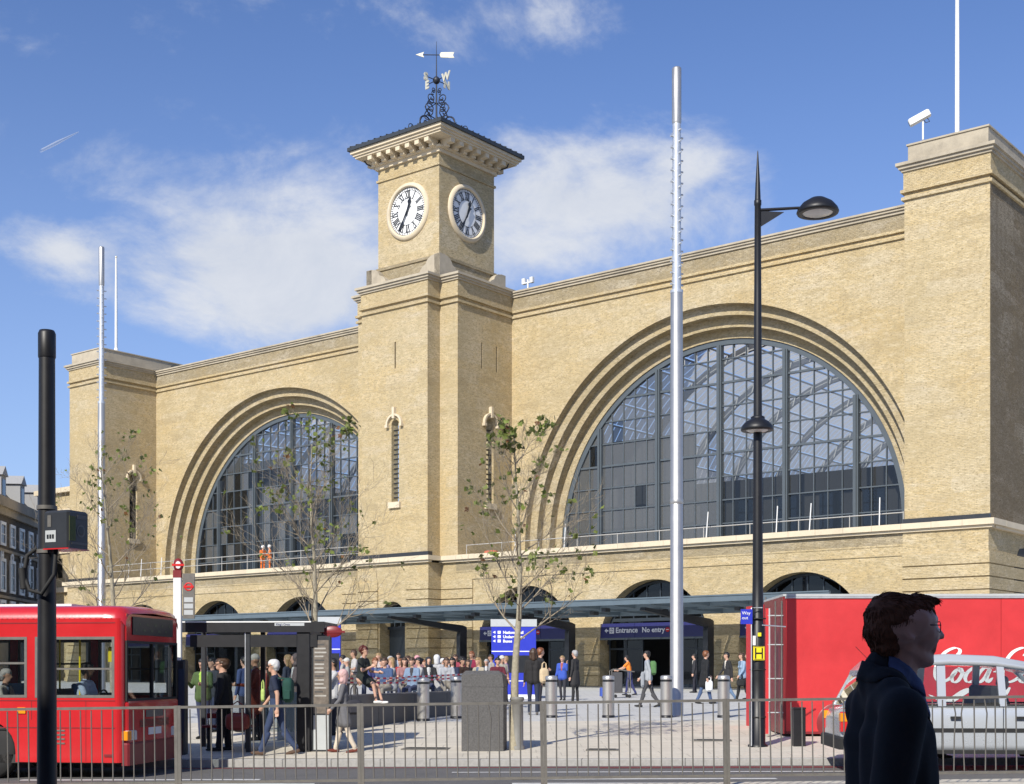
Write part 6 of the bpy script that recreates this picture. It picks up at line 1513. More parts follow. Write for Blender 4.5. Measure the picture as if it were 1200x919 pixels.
# ------------------------------------------------------------------ bus
def bus():
    ang = R(-7.5); x, y = at(143, 22.2); z = rz_(x, y); t = thing('red_bus', 'red single-deck bus with its driver at the wheel, entering from the left', 'bus', (x, y, z-.04), ang)
    RD = M['red']; Lb, Wb = 9.6, 2.45; zt, zw1, zw0, zsk = 2.86, 2.36, 1.36, .30
    def slab(name, x0, x1, z0, z1, y=0, th=.05, m=RD, par=t, b=.008): bb = MB(); bb.box(x0, x1, y, y+th, z0, z1); return bb.build(name, m, par)
    wins = [(-1.50,-.13),(-3.05,-1.64),(-4.55,-3.19),(-6.05,-4.69),(-7.55,-6.19),(-9.1,-7.69)]
    for side, yy in (('near', 0.0), ('far', Wb-.05)):
        xs_ = -Lb
        slab('lower_panel', -Lb, -7.75, zsk, zw0, yy); slab('lower_panel', -6.75, -2.84, zsk, zw0, yy); slab('lower_panel', -1.84, -.12, zsk, zw0, yy)
        for wx in (-7.25, -2.34):          # wheel arches
            bb = MB(); n = 12; pr = [(wx+.5*math.cos(math.pi*i/n), .48+.5*math.sin(math.pi*i/n)) for i in range(n+1)]
            for p, q in zip(pr, pr[1:]): bb.add([(p[0],yy,p[1]),(q[0],yy,q[1]),(q[0],yy,zw0),(p[0],yy,zw0)], [(3,2,1,0)]); bb.add([(p[0],yy,p[1]),(q[0],yy,q[1]),(q[0],yy+.4,q[1]),(p[0],yy+.4,p[1])], [(0,1,2,3)])
            bb.build('wheel_arch', RD, t)
        cur = -.12
        for (a, c) in wins: slab('pillar', c, cur, zw0, zw1, yy); cur = a
        slab('pillar', -Lb, cur, zw0, zw1, yy); slab('upper_panel', -Lb, -.12, zw1, zt-.2, yy)
        for (a, c) in wins:
            y_ = yy+.015 if side == 'near' else yy+.03
            wf = MB(); e = .045
            for (u0,u1,v0,v1) in ((a,c,zw0,zw0+e),(a,c,zw1-e,zw1),(a,a+e,zw0+e,zw1-e),(c-e,c,zw0+e,zw1-e)): wf.box(u0,u1,y_-.02,y_+.03,v0,v1)
            wf.box(a+e, c-e, y_-.012, y_+.02, zw0+.55 if a != wins[0][0] else zw0+.46, zw0+.585 if a != wins[0][0] else zw0+.49)
            w_ = wf.build('window', M['galv'], t); g = MB(); g.add([(a+e,y_,zw0+e),(c-e,y_,zw0+e),(c-e,y_,zw1-e),(a+e,y_,zw1-e)], [(0,1,2,3)]); g.build('pane', M['glass_clear'], w_)
    # roof with rounded edges, sloping a little at the front
    prof = [(0,zt-.2),(.02,zt-.10),(.10,zt-.02),(.3,zt+.02),(Wb/2,zt+.05),(Wb-.3,zt+.02),(Wb-.10,zt-.02),(Wb-.02,zt-.10),(Wb,zt-.2)]
    bb = MB(); xsr = [-Lb, -.35, -.14, -.02, .03]; k_ = [0, 0, .01, .05, .13]
    vs = [(x_, Wb/2+(u-Wb/2)*(1-kk*.5), v-kk*1.0) for x_, kk in zip(xsr, k_) for u, v in prof]; m = len(prof)
    bb.add(vs, [(i*m+j, (i+1)*m+j, (i+1)*m+j+1, i*m+j+1) for i in range(len(xsr)-1) for j in range(m-1)], 0, True); bb.build('roof', RD, t)
    bb = MB(); bb.box(-Lb+.2, -1.2, .7, Wb-.5, zt+.03, zt+.075); bb.build('roof_highlight', M['white'], t)  # thin white slab stands in for the highlight on the roof
    # front: corners, dash, screen
    for yy in (.12, Wb-.12):
        bb = MB(); n = 6; s_ = -1 if yy < 1 else 1
        pts = [(-.12+.12*math.sin(math.pi/2*i/n), yy+s_*.12*math.cos(math.pi/2*i/n)) for i in range(n+1)]
        for (z0_, z1_) in ((zsk, zt-.2),):
            for p, q in zip(pts, pts[1:]): bb.add([(p[0],p[1],z0_),(q[0],q[1],z0_),(q[0],q[1],z1_),(p[0],p[1],z1_)], [(0,1,2,3)] if s_ < 0 else [(3,2,1,0)], 0, True)
        bb.build('corner_post', RD, t)
    fx = 0.0
    bb = MB(); bb.bbox(-.06, .05, .12, Wb-.12, zsk-.02, 1.30, .03); bb.build('front_panel', RD, t)
    bb = MB(); bb.bbox(-.05, .10, .05, Wb-.05, zsk-.05, .62, .03); bb.build('bumper', M['maroon'], t)
    bb = MB(); bb.box(-.06, .02, .12, Wb-.12, 2.30, zt-.12); bb.build('front_header', RD, t)
    bb = MB(); bb.box(.0, .04, .35, Wb-.35, 2.40, 2.70); db = bb.build('destination_box', M['ink'], t)
    for q in range(10): bb = MB(); bb.box(.041,.043,.45+.16*q,.45+.16*q+rnd.uniform(.05,.12),2.46+.1*(q%2),2.50+.1*(q%2)); bb.build('destination_print', cm((.04,.06,.03),.4), db)
    fr = MB()
    for (u0,u1,v0,v1) in ((.12,Wb-.12,1.30,1.34),(.12,Wb-.12,2.26,2.30),(.12,.17,1.34,2.26),(Wb-.17,Wb-.12,1.34,2.26),(Wb/2-.02,Wb/2+.02,1.34,2.26)): fr.box(-.03,.03,u0,u1,v0,v1)
    ws = fr.build('windscreen_frame', M['rubber'], t); g = MB(); g.add([(0,.17,1.34),(0,Wb-.17,1.34),(0,Wb-.17,2.26),(0,.17,2.26)], [(0,1,2,3)]); g.build('windscreen', M['glass_clear'], ws)
    for yy in (.10, Wb-.46):
        bb = MB(); bb.bbox(-.02,.07,yy,yy+.36,.66,.82,.02); hl = bb.build('headlight', M['lens'], t); bb = MB(); bb.bbox(-.10,.075,yy-.05 if yy<1 else yy+.3,yy+.12 if yy<1 else yy+.41,.665,.815,.01); bb.build('indicator', M['amber'], hl)
    bb = MB(); bb.box(.055,.065,.95,1.5,.72,.84); bb.build('number_plate', M['white'], t); bb = MB(); bb.box(.055,.062,.85,1.6,1.02,1.14); bb.build('badge_strip', M['galv'], t)
    bb = MB()
    for k in range(6): bb.box(.052,.06,.6,Wb-.6,.86+.022*k,.87+.022*k)
    bb.build('grille', M['ink'], t)
    for k in range(4): 
        bb = MB(); bb.box(-1.18,-.98,-.012,-.001,.60+.07*k,.625+.07*k); bb.build('vent', M['galv'], t)
    for jx in (-.62, -1.56, -3.1, -4.6, -6.1):
        bb = MB(); bb.box(jx-.004, jx+.004, -.004, .001, zsk+.02 if jx != -1.56 else 1.0, zw0-.06); bb.build('panel_joint', M['maroon'], t)
    bb = MB()
    for k in range(40): bb.lathe([(.010,-.004),(.001,-.006)], 6, c=(-.18-.09*k, 0, 2.66), axis='y')
    bb.build('rivets', M['maroon'], t, kind='stuff')
    bb = MB(); bb.box(-1.80,-1.66,-.02,.0,1.10,1.20); bb.build('side_marker', M['amber'], t); bb = MB(); bb.box(-1.45,-1.28,-.02,.0,.40,.44); bb.box(-.3,-.15,-.02,.0,.40,.44); bb.build('reflector', M['maroon'], t)
    bb = MB(); bb.box(-Lb,-.12,-.006,.0,.86,.875); bb.box(-Lb,-.12,-.006,.0,2.58,2.595); bb.box(-Lb,-.12,-.006,.0,1.305,1.32); bb.build('trim', M['maroon'], t)
    # wheels
    for wx in (-7.25, -2.34):
        for yy, o_ in ((.06, 0), (Wb-.34, 0)):
            bb = MB(); bb.lathe([(.26,.0),(.44,.0),(.475,.04),(.475,.24),(.44,.28),(.26,.28)], 28, c=(wx,yy,.48), axis='y'); w_ = bb.build('wheel', M['rubber'], t)
            bb = MB(); bb.lathe([(.27,.02),(.24,.10),(.12,.12),(.11,.03),(.001,.02)], 20, c=(wx,yy,.48), axis='y'); bb.build('rim', M['galv'], w_)
    # inside
    bb = MB(); bb.box(-Lb+.05, -.08, .06, Wb-.06, .28, .42); bb.box(-Lb+.05, -Lb+.1, .06, Wb-.06, .42, 2.6); bb.build('floor', M['interior'], t)
    bb = MB(); bb.box(-Lb+.06, -.25, .05, Wb-.05, 2.42, 2.46); bb.build('ceiling', M['interior_mid'], t)
    bb = MB(); bb.bbox(-.75,-.10,.15,Wb-.2,.42,1.22,.05); bb.build('dashboard', M['interior'], t)
    for sx_ in (-1.5, -2.7, -3.5, -4.3, -5.1, -6.0, -8.2):
        for yy in ((.12, 1.45) if sx_ < -2 else (1.5,)):
            bb = MB(); bb.bbox(sx_, sx_+.42, yy, yy+.85, .8, .92, .03); bb.bbox(sx_-.10, sx_, yy, yy+.85, .85, 1.58, .03); bb.build('seat', M['blue_seat'], t)
    bb = MB(); bb.box(-1.45,-1.40,.1,1.2,.42,1.5); bb.build('cab_door', M['interior'], t)
    bb = MB(); bb.bbox(-.36,-.20,.25,.42,1.95,2.2,.02); bb.build('ticket_machine', M['yellow'], t); bb = MB(); bb.tube([(-.25,.35,2.0),(-.1,.4,1.85)], .02, 5); bb.build('mirror_arm', M['black'], t)
    bb = MB(); bb.tube([(-.9,.38,.42),(-.9,.38,2.45)], .018, 6); bb.tube([(-1.7,1.3,.42),(-1.7,1.3,2.45)], .018, 6); bb.build('grab_pole', M['yellow'], t)
    sw = [(-.62+.10*math.cos(a)*.3, .62+.22*math.sin(a), 1.28+.20*math.cos(a)) for a in np.linspace(0, 6.2832, 20)]; bb = MB(); bb.tube(sw, .015, 6); bb.tube([(-.62,.62,1.28),(-.45,.62,1.1)], .03, 6); bb.build('steering_wheel', M['rubber'], t)
    Mt = t.matrix_basis
    q = Matrix.Translation(t.location) @ Matrix.Rotation(ang, 4, 'Z') @ Vector((-.93, .60, .86))
    person('bus driver in pale blue shirt sitting behind the cab window', q.x, q.y, q.z, -8, pose='sit', style='tee', top=(.45,.55,.72), legs=(.02,.02,.04), skin=2, hair='black', h=1.74, seat=t.location.z+1.02)
    for (sx_, lb, tc_) in ((-2.35, 'passenger in pale coat in the first bus seat behind the driver', (.5,.48,.44)), (-3.25, 'passenger in dark coat further back in the bus', (.05,.06,.08))):
        q = Matrix.Translation(t.location) @ Matrix.Rotation(ang, 4, 'Z') @ Vector((sx_, .55, .86)); person(lb, q.x, q.y, q.z, -8, pose='sit', top=tc_, hair='grey', h=1.68, seat=t.location.z+.95, vox=.02)
    bb = MB(); bb.bbox(-.65,-.25,.14,.5,1.24,1.37,.01); bb.build('papers', M['white'], t)
    return t
bus()
# ------------------------------------------------------------------ trailer with script lettering
def trailer():
    x, y, _ = P2(921, 28.1); z = gz(x, y); t = thing('red_trailer', 'long red exhibition trailer with white script lettering parked on the forecourt', 'trailer', (x, y, z), R(-1.5)); Lt, Wt, z0, z1 = 11.0, 2.5, .06, 2.90
    for i in range(5):
        a, c = Lt*i/5, Lt*(i+1)/5; b = MB(); b.box(a+.004, c-.004, 0, .05, z0, z1); b.build('side_panel', M['lorry_red'], t)
        b = MB(); b.box(a+.004, c-.004, Wt-.05, Wt, z0, z1); b.build('side_panel', M['lorry_red'], t)
    b = MB(); b.box(-.06, .0, .0, Wt, z0, z1); b.build('rear_frame', M['maroon'], t)
    b = MB(); b.box(-.06, Lt, -.02, Wt+.02, z1, z1+.045); b.build('roof', M['grey_panel'], t); b = MB(); b.box(-.02, Lt, -.03, -.005, z1-.045, z1-.005); b.build('top_rail', M['galv_bright'], t)
    b = MB(); b.box(.1, Lt-.1, .2, Wt-.2, -.02, z0); b.build('chassis', M['rubber'], t)
    for zz in (.12,): b = MB(); b.box(0, Lt, -.015, .0, z0, z0+.05); b.build('bottom_rail', M['maroon'], t)
    # open door leaves with lock rods at the end
    for k, (yy, an) in enumerate(((.02, -96), (Wt-.02, 100))):
        d = MB(); d.box(0, 1.15, -.025, .025, z0+.02, z1-.05); d.xf(Matrix.Translation((-.07, yy, 0)) @ Matrix.Rotation(R(an if k == 0 else an), 4, 'Z') @ Matrix.Rotation(R(0),4,'Z'))
        if k == 1: d.build('door', M['lorry_red'], t)
    for xx in (-.09, -.22):
        b = MB(); b.tube([(xx, -.02, z0), (xx, -.02, z1-.1)], .016, 6); b.build('lock_rod', M['galv'], t)
    for zz in (.5, 1.2, 1.9, 2.5): b = MB(); b.tube([(-.38,-.02,zz),(-.06,-.02,zz)], .013, 6); b.build('rung', M['grey_panel'], t)
    b = MB(); b.box(-.42, -.36, -.03, .01, z0, z1-.25); b.build('end_post', M['lorry_red'], t); b = MB(); b.box(-.36,-.33,-.035,.005,z0,z1-.25); b.build('end_post', M['grey_panel'], t)
    b = MB(); b.lathe([(.001,-.01),(.40,-.01),(.42,.0)], 24, c=(1.05,.0,.28), axis='y'); b.build('wheel_cover', M['maroon'], t)
    # script lettering as broad and fine pen strokes
    def stroke(pts, w, parent, name='lettering'):
        P_ = [Vector((p[0], 0, p[1])) for p in pts]; sm_ = []
        for i in range(len(P_)-1):
            p0, p1, p2, p3 = P_[max(0,i-1)], P_[i], P_[i+1], P_[min(len(P_)-1,i+2)]
            for k in range(8):
                u = k/8; sm_.append(.5*((2*p1)+(p2-p0)*u+(2*p0-5*p1+4*p2-p3)*u*u+(3*p1-p0-3*p2+p3)*u**3))
        sm_.append(P_[-1]); b = MB(); n = len(sm_); vs = []
        for i, p in enumerate(sm_):
            d = (sm_[min(i+1,n-1)]-sm_[max(i-1,0)]).normalized(); nrm = Vector((-d.z,0,d.x)); pen = .22+.78*abs(d.dot(Vector((.25,0,.97))))
            e = min(1, i/5+.15, (n-1-i)/5+.15); ww = w*pen*e; vs += [p+nrm*ww/2, p-nrm*ww/2]
        vs2 = [(v.x, -.012, v.z) for v in vs]; b.add(vs2, [(2*i,2*i+1,2*i+3,2*i+2) for i in range(n-1)]); return b.build(name, M['signwhite'], parent)
    ox, oz, k = 3.02, 1.12, .29
    par = [c for c in t.children if c.name.startswith('side_panel')][2]
    C_ = [(1.1,1.9),(1.35,2.1),(1.3,2.35),(.9,2.45),(.3,2.1),(-.05,1.3),(.0,.5),(.4,.05),(.95,.2),(1.5,.75)]
    c_ = [(.75,.85),(.72,1.0),(.5,1.05),(.15,.75),(.05,.35),(.25,.05),(.6,.1),(1.0,.5)]
    o_ = [(.45,1.0),(.15,.75),(.05,.35),(.25,.03),(.55,.15),(.72,.6),(.6,.95),(.45,1.0),(.6,.75),(1.1,.7)]
    a_ = [(.7,.95),(.4,1.02),(.12,.7),(.05,.3),(.25,.03),(.55,.3),(.8,.95),(.72,.35),(.85,.05),(1.15,.35)]
    l_ = [(.1,.5),(.5,1.3),(.7,2.1),(.55,2.4),(.35,1.9),(.2,.7),(.3,.08),(.7,.3)]
    seq = [(C_,0,1),(o_,1.15,1),(c_,2.1,1),(a_,2.95,1),([(4.0,.75),(4.5,.85)],0,1),(C_,4.75,1),(o_,5.9,1),(l_,6.75,1),(a_,7.3,1)]
    for pts, dx, s_ in seq: stroke([(ox+(p[0]+dx+p[1]*.22)*k, oz+p[1]*k) for p in pts], .20*k*1.35, par)
    stroke([(ox-.1,oz-.25),(ox+1.0*k,oz-.38),(ox+2.6*k,oz-.15),(ox+4.4*k,oz-.30),(ox+5.4*k,oz-.1)], .16, par, 'flourish')
    return t
trailer()
t = thing('banner', 'tall narrow white banner at the end of the red trailer', 'banner', P2(908, 33.5)); b = MB(); b.bbox(-.2,.2,-.02,.02,.95,2.95,.005); b.build('cloth', M['white'], t); b = MB(); b.tube([(-.22,.03,0),(-.22,.03,3.05)], .02, 6); b.build('pole', M['galv'], t)
# ------------------------------------------------------------------ silver taxi
def taxi():
    x, y = at(987, 21.3); z = rz_(x+2, y); t = thing('silver_taxi', 'silver high-roofed taxi with dark side strip driving right behind the guard rail', 'taxi', (x, y, z), R(-3.5)); SV = M['silver_car']; Wc = 1.75
    def loft(name, secs, m, par=t, closed_ends=True):
        """secs: (x, half width bottom, half width top, z bottom, z top) with rounded corners"""
        b = MB(); vs = []; n = None
        for (xx, wb, wt, zb, zt_) in secs:
            r_ = min(.10, (zt_-zb)*.3); pr = [(-wb+r_*.3, zb), (-wb, zb+r_), (-(wb+wt)/2-.012, (zb+zt_)/2), (-wt, zt_-r_), (-wt+r_*.3, zt_-r_*.35), (-wt+r_*1.2, zt_)]
            pr = pr + [(-u, v) for u, v in reversed(pr)]; n = len(pr)
            vs += [(xx, Wc/2+u, v) for u, v in pr]
        m_ = len(secs); fs = [(i*n+j, (i+1)*n+j, (i+1)*n+(j+1)%n, i*n+(j+1)%n) for i in range(m_-1) for j in range(n)]
        fs = [tuple(reversed(f)) for f in fs]
        b.add(vs, fs, 0, True); b.add(vs[:n], [tuple(range(n))]); b.add(vs[-n:], [tuple(reversed(range(n)))]); return b.build(name, m, par)
    h = Wc/2
    loft('body', [(0,h-.14,h-.16,.42,.85),(.06,h-.06,h-.09,.36,.97),(.35,h-.01,h-.05,.34,1.03),(1.0,h,h-.04,.34,1.06),(3.0,h,h-.04,.34,1.06),(3.5,h,h-.06,.34,1.04),(4.2,h-.03,h-.14,.36,.95),(4.5,h-.10,h-.22,.38,.82),(4.56,h-.2,h-.3,.42,.7)], SV)
    loft('roof', [(.38,h-.26,h-.32,1.52,1.60),(.55,h-.19,h-.26,1.60,1.75),(.9,h-.17,h-.24,1.66,1.82),(1.7,h-.16,h-.23,1.69,1.86),(2.4,h-.17,h-.24,1.67,1.83),(2.95,h-.19,h-.27,1.60,1.73),(3.12,h-.22,h-.3,1.55,1.62)], SV)
    # pillars
    yb0, yt0 = .045, .19
    for sd in (0, 1):
        Y = lambda z_: (yb0+(yt0-yb0)*(z_-1.04)/.62) if sd == 0 else Wc-(yb0+(yt0-yb0)*(z_-1.04)/.62)
        pil = [((.14,1.02),(.44,1.62),.26,.30), ((1.48,1.04),(1.50,1.70),.13,.13), ((2.43,1.04),(2.42,1.68),.11,.11), ((3.72,1.02),(3.02,1.62),.09,.10)]
        for (xb_, zb_), (xt_, zt_), wb, wt in pil:
            b = MB(); vs = []
            for d in (0, .05 if sd == 0 else -.05): vs += [(xb_,Y(zb_)+d,zb_),(xb_+wb,Y(zb_)+d,zb_),(xt_+wt,Y(zt_)+d,zt_),(xt_,Y(zt_)+d,zt_)]
            b.add(vs, [(0,1,2,3),(7,6,5,4),(0,4,5,1),(1,5,6,2),(2,6,7,3),(3,7,4,0)]); b.build('pillar', SV, t)
        g = .012 if sd == 0 else -.012
        for (a0, a1, c0, c1) in ((.40,1.48,.72,1.50),(1.61,2.43,1.63,2.42),(2.54,3.72,2.53,3.06)):
            b = MB(); b.add([(a0,Y(1.05)+g,1.05),(a1,Y(1.05)+g,1.05),(c1,Y(1.66)+g,1.66),(c0,Y(1.66)+g,1.66)], [(0,1,2,3)]); b.build('side_window', M['glass_clear'], t)
            yy = Y(1.05); b = MB(); b.box(a0, a1, yy-.012 if sd == 0 else yy-.0, yy+.0 if sd == 0 else yy+.012, 1.045, 1.075); b.build('window_seal', M['rubber'], t)
        yo = -.008 if sd == 0 else Wc-.012
        b = MB(); b.box(.25, 4.25, yo, yo+.02, .64, .70); b.build('side_strip', M['rubber'], t); b = MB(); b.box(.3, 4.2, yo+.004, yo+.02, .30, .36); b.build('sill', M['rubber'], t)
        for hx in (1.66, 2.66):
            b = MB(); b.bbox(hx, hx+.17, yo-.02, yo+.01, .845, .885, .006); b.build('door_handle', M['rubber'], t)
        for dx in (1.53, 2.47, 3.55):
            b = MB(); b.box(dx-.004, dx+.004, yo+.004, yo+.0125, .38, 1.04); b.build('door_gap', M['rubber'], t)
    b = MB(); b.add([(.17,.12,1.04),(.17,Wc-.12,1.04),(.45,Wc-.25,1.60),(.45,.25,1.60)], [(0,1,2,3)]); b.build('rear_window', M['glass_clear'], t)
    b = MB(); b.add([(3.80,.10,1.03),(3.80,Wc-.10,1.03),(3.12,Wc-.22,1.60),(3.12,.22,1.60)], [(3,2,1,0)]); b.build('windscreen', M['glass_clear'], t)
    for wx in (.92, 3.75):
        for yy in (-.005, Wc-.19):
            b = MB(); b.lathe([(.2,.0),(.29,.0),(.315,.03),(.315,.17),(.29,.195),(.2,.195)], 26, c=(wx,yy,.315), axis='y'); w_ = b.build('wheel', M['rubber'], t)
            b = MB(); b.lathe([(.205,.01),(.16,.0),(.05,.02),(.001,.01)], 20, c=(wx,yy,.315), axis='y'); b.build('hub_cap', M['galv_bright'], w_)
        for yy in (-.006, Wc-.004):
            b = MB(); ring = [(wx+.37*math.cos(a), yy, .33+.37*math.sin(a)) for a in np.linspace(0, math.pi, 15)]; b.add([(wx-.37,yy,.30)]+ring[::-1]+[(wx+.37,yy,.30)], [tuple(range(17))]); b.build('wheel_well', M['rubber'], t)
    b = MB(); b.bbox(-.05,.20,-.01,Wc+.01,.36,.56,.03); b.build('rear_bumper', M['rubber'], t); b = MB(); b.bbox(4.42,4.62,.02,Wc-.02,.34,.56,.03); b.build('front_bumper', M['rubber'], t)
    for yy in (.015, Wc-.19):
        b = MB(); b.bbox(-.015,.10,yy,yy+.17,.64,.95,.02); tl = b.build('tail_light', M['roundel_red'], t); b = MB(); b.bbox(-.022,.12,yy-.008,yy+.178,.80,.93,.01); b.build('indicator', M['amber'], tl)
    b = MB(); b.bbox(1.0,1.15,.35,Wc-.2,.75,1.22,.04); b.bbox(1.0,1.6,.35,Wc-.2,.6,.78,.04); b.build('rear_seat', M['interior'], t)
    b = MB(); b.bbox(2.35,2.5,.2,Wc-.2,.75,1.36,.04); b.bbox(2.28,2.33,.12,Wc-.12,.8,1.15,.01); b.build('front_seat', M['interior'], t)
    b = MB(); b.bbox(3.3,3.75,.15,Wc-.15,.8,1.06,.03); b.build('dashboard', M['rubber'], t)
    b = MB(); b.tube([(.55,.5,1.72),(.30,.5,1.98)], .006, 4); b.build('aerial', M['black'], t)
    q = Matrix.Translation(t.location) @ Matrix.Rotation(R(-3.5), 4, 'Z') @ Vector((2.75, Wc-.55, .6))
    person('taxi driver seen dimly through the front side window', q.x, q.y, q.z, -4, pose='sit', style='jacket', top=(.05,.05,.06), hair='grey', h=1.68, seat=t.location.z+.62, vox=.02)
    q = Matrix.Translation(t.location) @ Matrix.Rotation(R(-3.5), 4, 'Z') @ Vector((1.35, Wc-.6, .6))
    person('taxi passenger in the dim rear seat beyond the glass', q.x, q.y, q.z, -4, pose='sit', style='jacket', top=(.12,.11,.10), hair='brown', h=1.62, seat=t.location.z+.60, vox=.02)
    return t
taxi()

# ------------------------------------------------------------------ trees
def leaf_mat(name, c):
    m, t, b = new_mat(name); b.inputs['Roughness'].default_value = .6; ge = N(t, 'ShaderNodeNewGeometry'); mx = N(t, 'ShaderNodeMix', data_type='RGBA'); t.links.new(ge.outputs['Random Per Island'], mx.inputs[0])
    mx.inputs[6].default_value = tuple(v*.45 for v in c)+(1,); mx.inputs[7].default_value = tuple(min(1, v*1.5) for v in c)+(1,); t.links.new(mx.outputs[2], b.inputs['Base Color'])
    o_ = [n for n in t.nodes if n.type == 'OUTPUT_MATERIAL'][0]; tl = N(t, 'ShaderNodeBsdfTranslucent'); t.links.new(mx.outputs[2], tl.inputs[0]); ms = N(t, 'ShaderNodeMixShader'); ms.inputs[0].default_value = .35
    t.links.new(b.outputs[0], ms.inputs[1]); t.links.new(tl.outputs[0], ms.inputs[2]); t.links.new(ms.outputs[0], o_.inputs[0]); return m
M['leaf'] = leaf_mat('tree_leaf', (.17,.21,.045)); M['bark'] = mat('pale_bark', (.36,.32,.23), .85, var=.4, scale=16, bump=.006); M['twig'] = mat('twig_bark', (.30,.25,.18), .85, var=.3, scale=20); M['leaf_dry'] = leaf_mat('dry_leaf', (.20,.09,.03))
def tree(px, f, height, spread, seed, label, clear=1.9, leaves=260, guard=False, lean=0):
    rr = random.Random(seed); x, y, z = P2(px, f); t = thing('street_tree', label, 'tree', (x, y, z), 0, 'young street trees')
    b = MB(); tp = []; n = 14
    for i in range(n+1):
        h = height*.93*i/n; tp.append(Vector((lean*h/height + .05*math.sin(h*1.1+seed)+rr.uniform(-.012,.012), .04*math.cos(h*.9+seed), h-.05)))
    rad = [max(.010, .098*(1-.93*(i/n)**.85)) for i in range(n+1)]; rad[0] = .115; b.tube(tp, rad, 10); b.build('trunk', M['bark'], t)
    tips = []; lim = []; twig = MB()
    def along(k):
        i = min(n-1, int(k*n)); u = k*n-i; return tp[i]*(1-u)+tp[i+1]*u
    def branch(p, d, L_, r_, lvl, acc):
        pts = [p]; rads = [r_]; m = 6; dd = d.copy(); kids_ = []
        for i in range(m):
            dd = (dd + Vector((rr.gauss(0,.09), rr.gauss(0,.09), .06+rr.gauss(0,.06)))).normalized(); pts.append(pts[-1]+dd*L_/m); rads.append(r_*(1-.78*(i+1)/m)); kids_.append((pts[-1].copy(), dd.copy(), rads[-1]))
        acc.tube(pts, rads, 5 if lvl > 0 else 6, caps=False)
        tips.append((pts[-1], lvl)); 
        if lvl >= 1: tips.append((pts[-3], lvl))
        if lvl < 3:
            for (q, e, rq) in kids_[1:]:
                k = 2 if lvl == 0 else 1
                for _ in range(k):
                    if rr.random() < (.92 if lvl < 2 else .55):
                        a = rr.uniform(0, 6.28); side = (e.orthogonal().normalized()*math.cos(a) + e.cross(e.orthogonal()).normalized()*math.sin(a)); nd = (e*.72 + side*.68 + Vector((0,0,.22))).normalized()
                        branch(q, nd, L_*rr.uniform(.36,.56), max(.0036, rq*.72), lvl+1, acc)
    nb_ = 17
    for i in range(nb_):
        k = (clear/height) + (1-clear/height)*.90*(i/nb_)**1.05; k = min(.9, k); p = along(k); a = i*2.399+rr.uniform(-.4,.4); up = .45+.75*k
        frac = 1-abs(k-.42)*.95; L_ = spread*max(.32, frac)*rr.uniform(.8,1.1)
        acc = MB(); branch(p, Vector((math.cos(a), math.sin(a), up)).normalized(), L_, .027*(1-k*.6), 0, acc); acc.build('branch', M['twig'], t)
    lv = MB(); ld = MB()
    cand = [tp_ for tp_, l_ in tips if l_ >= 1]; cand.sort(key=lambda v: -v.z)
    hubs = [rr.choice(cand[:int(len(cand)*.9)]) for _ in range(17)] + cand[:5]
    for _ in range(leaves):
        hb = rr.choice(hubs); near_ = [c_ for c_ in rr.sample(cand, min(60, len(cand))) if (c_-hb).length < spread*.22]
        p = rr.choice(near_) if near_ and rr.random() < .9 else rr.choice(cand)
        for _k in range(rr.choice((1,2,3))):
            q = p + Vector((rr.gauss(0,.05), rr.gauss(0,.05), rr.gauss(-.03,.05))); s_ = rr.uniform(.045,.085)
            Rm = Euler((rr.uniform(0,6.28), rr.uniform(-1,1), rr.uniform(0,6.28))).to_matrix()
            sh_ = [(0,-.5),(.42,-.12),(.5,.25),(.2,.3),(0,.75),(-.2,.3),(-.5,.25),(-.42,-.12)]
            vs = [q + Rm @ Vector((u*s_*1.5, w*s_*1.5, abs(u)*s_*.35)) for u, w in sh_]; (lv if rr.random() > .035 else ld).add(vs, [(0,1,2,3,4),(0,4,5,6,7)])
    lv.build('leaves', M['leaf'], t, kind='stuff'); ld.build('dry_leaves', M['leaf_dry'], t, kind='stuff')
    if guard:
        g = MB(); g.lathe([(.145,-.02),(.145,.06),(.12,.08),(.115,.92),(.135,.94),(.135,.98),(.12,1.0)], 18); g.build('trunk_guard', mat('tree_guard_grey', (.20,.195,.18), .6, var=.2), t)
    return t
tree(606, 25.9, 6.55, 1.6, 4, 'slender nearly bare tree between granite cabinet and bollards, right of the tower', clear=2.25, leaves=210, guard=True)
tree(367, 30.5, 7.0, 2.0, 11, 'nearly bare tree in front of the left arch, growing behind the bus shelter', clear=2.2, leaves=230)
tree(136, 33.5, 7.4, 1.9, 23, 'thin bare tree in front of the left pier beside the slim steel mast', clear=2.0, leaves=110, lean=-.3)

# ------------------------------------------------------------------ far left: the hotel
f0 = 118; hx, hy = at(-30, f0-14); hd_ = Vector((-.088, .996, 0)).normalized(); hang = math.atan2(hd_.y, hd_.x)
M['hotel'] = brick_mat('smoky_brick', (.20,.18,.155), (.15,.13,.11), (.17,.16,.14), dirt=.4, pale=.1)
ht = thing('hotel', 'grey-brown brick hotel with white trim, dormers and letters at the far left edge', 'hotel', (hx, hy, .6), hang)
b = MB(); b.box(0, 46, .0, 14, 0, 15.0); b.build('wall', M['hotel'], ht)
b = MB(); b.box(-.4, 46.4, -.5, 0, 14.3, 15.1); b.box(-.3, 46.3, -.25, 0, 13.7, 14.3); b.build('cornice', M['stone'], ht)
for zz in (3.6, 6.9, 10.7): b = MB(); b.box(-.1, 46.1, -.15, 0, zz, zz+.22); b.build('string_course', M['stone'], ht)
b = MB(); b.box(-.1, 46.1, -.10, 0, 0, 3.6); b.build('ground_floor', M['stone'], ht)
b = MB(); b.add([(0,.2,15.1),(46,.2,15.1),(46,3.0,18.0),(0,3.0,18.0)], [(0,1,2,3)]); b.box(0,46,3,14,15,18); b.build('mansard_roof', M['slate'], ht)
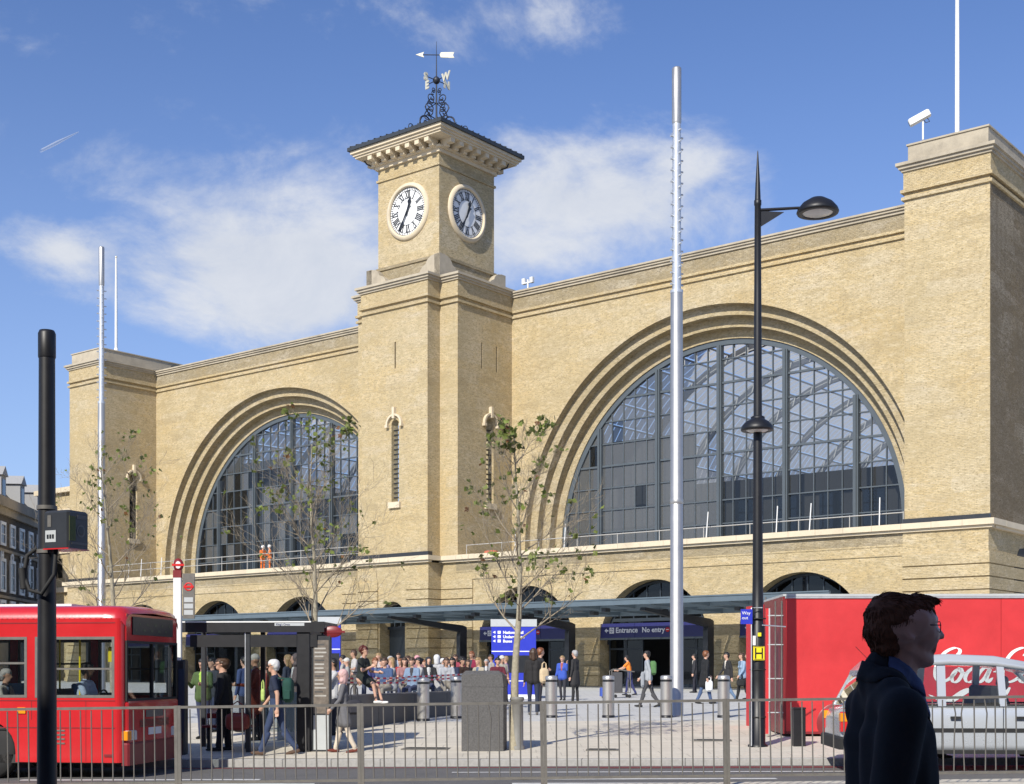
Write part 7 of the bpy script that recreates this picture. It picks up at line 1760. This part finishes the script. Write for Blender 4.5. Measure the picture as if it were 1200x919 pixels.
for i in range(16):
    u = 1.2+2.85*i
    for (z0_, z1_) in ((4.2,6.5),(7.6,9.9),(11.4,12.9)):
        b = MB(); e = .22
        for (a_, c_, v0, v1) in ((u-.15,u+1.35,z0_-.2,z0_),(u-.15,u+1.35,z1_,z1_+.25),(u-.15,u,z0_,z1_),(u+1.2,u+1.35,z0_,z1_)): b.box(a_, c_, -.12, 0, v0, v1)
        b.box(u+.56,u+.64,-.05,0,z0_,z1_); b.box(u,u+1.2,-.05,0,(z0_+z1_)/2-.04,(z0_+z1_)/2+.04)
        w_ = b.build('window', M['white'], ht); b = MB(); b.box(u, u+1.2, -.03, -.01, z0_, z1_); b.build('pane', M['glass_dark'], w_)
    if i % 2 == 0:
        b = MB(); b.box(u-.1,u+1.3,-.1,2.2,15.1,16.9); b.prism([(u-.3,16.9),(u+1.5,16.9),(u+.6,17.7)], -.25, 2.2, 'xz'); dm = b.build('dormer', M['trim_shaded'], ht); b = MB(); b.box(u+.15,u+1.05,-.13,-.11,15.3,16.6); b.build('pane', M['glass_dark'], dm)
for k, ch in enumerate('HOTEL'):
    inst('letter', text_mesh(ch, 1.05, M['white'], 'letter', .05, .03), ht, (6.7+2.9*k, -.10, 10.0), (R(90),0,0))
# unseen building behind the photographer, added to shade the near pavement
M['opp'] = mat('brown_facade', (.22,.16,.12), .85, var=.2, scale=.8)
op = thing('shade_building', 'unseen brown building behind the photographer, added to shade the near pavement', 'building', (0, -4, 0))
b = MB(); b.box(-45, 26, -14, 0, -.5, 12.0); b.build('wall', M['opp'], op)
b = MB(); b.box(-45.3, 26.3, -14.2, .35, 12.0, 12.5); b.build('cornice', M['stone'], op)
wm = MB().box(-.6,.6,0,.06,0,1.9).mesh('window', M['glass_dark'])
for i in range(22):
    for j in range(3): inst('window', wm, op, (-42+3.1*i, 0, 3.6+2.8*j))
# vapour trail far beyond
p0 = Vector(((48-600)/FL, 1, (785-176)/FL))*3000; p1 = Vector(((92-600)/FL, 1, (785-154)/FL))*3300
b = MB(); b.tube([p0, p0*.6+p1*.4, p1], [3.4,4.2,1.0], 8, caps=False); M['vapour'] = bpy.data.materials.new('vapour'); M['vapour'].use_nodes = True
tt = M['vapour'].node_tree; tt.nodes.clear(); oo = N(tt,'ShaderNodeOutputMaterial'); a1 = N(tt,'ShaderNodeBsdfDiffuse'); a1.inputs[0].default_value = (.8,.8,.8,1); a2 = N(tt,'ShaderNodeBsdfTransparent'); mm = N(tt,'ShaderNodeMixShader'); mm.inputs[0].default_value = .72
tt.links.new(a1.outputs[0], mm.inputs[1]); tt.links.new(a2.outputs[0], mm.inputs[2]); tt.links.new(mm.outputs[0], oo.inputs[0]); b.build('vapour_trail', M['vapour'], kind='stuff')
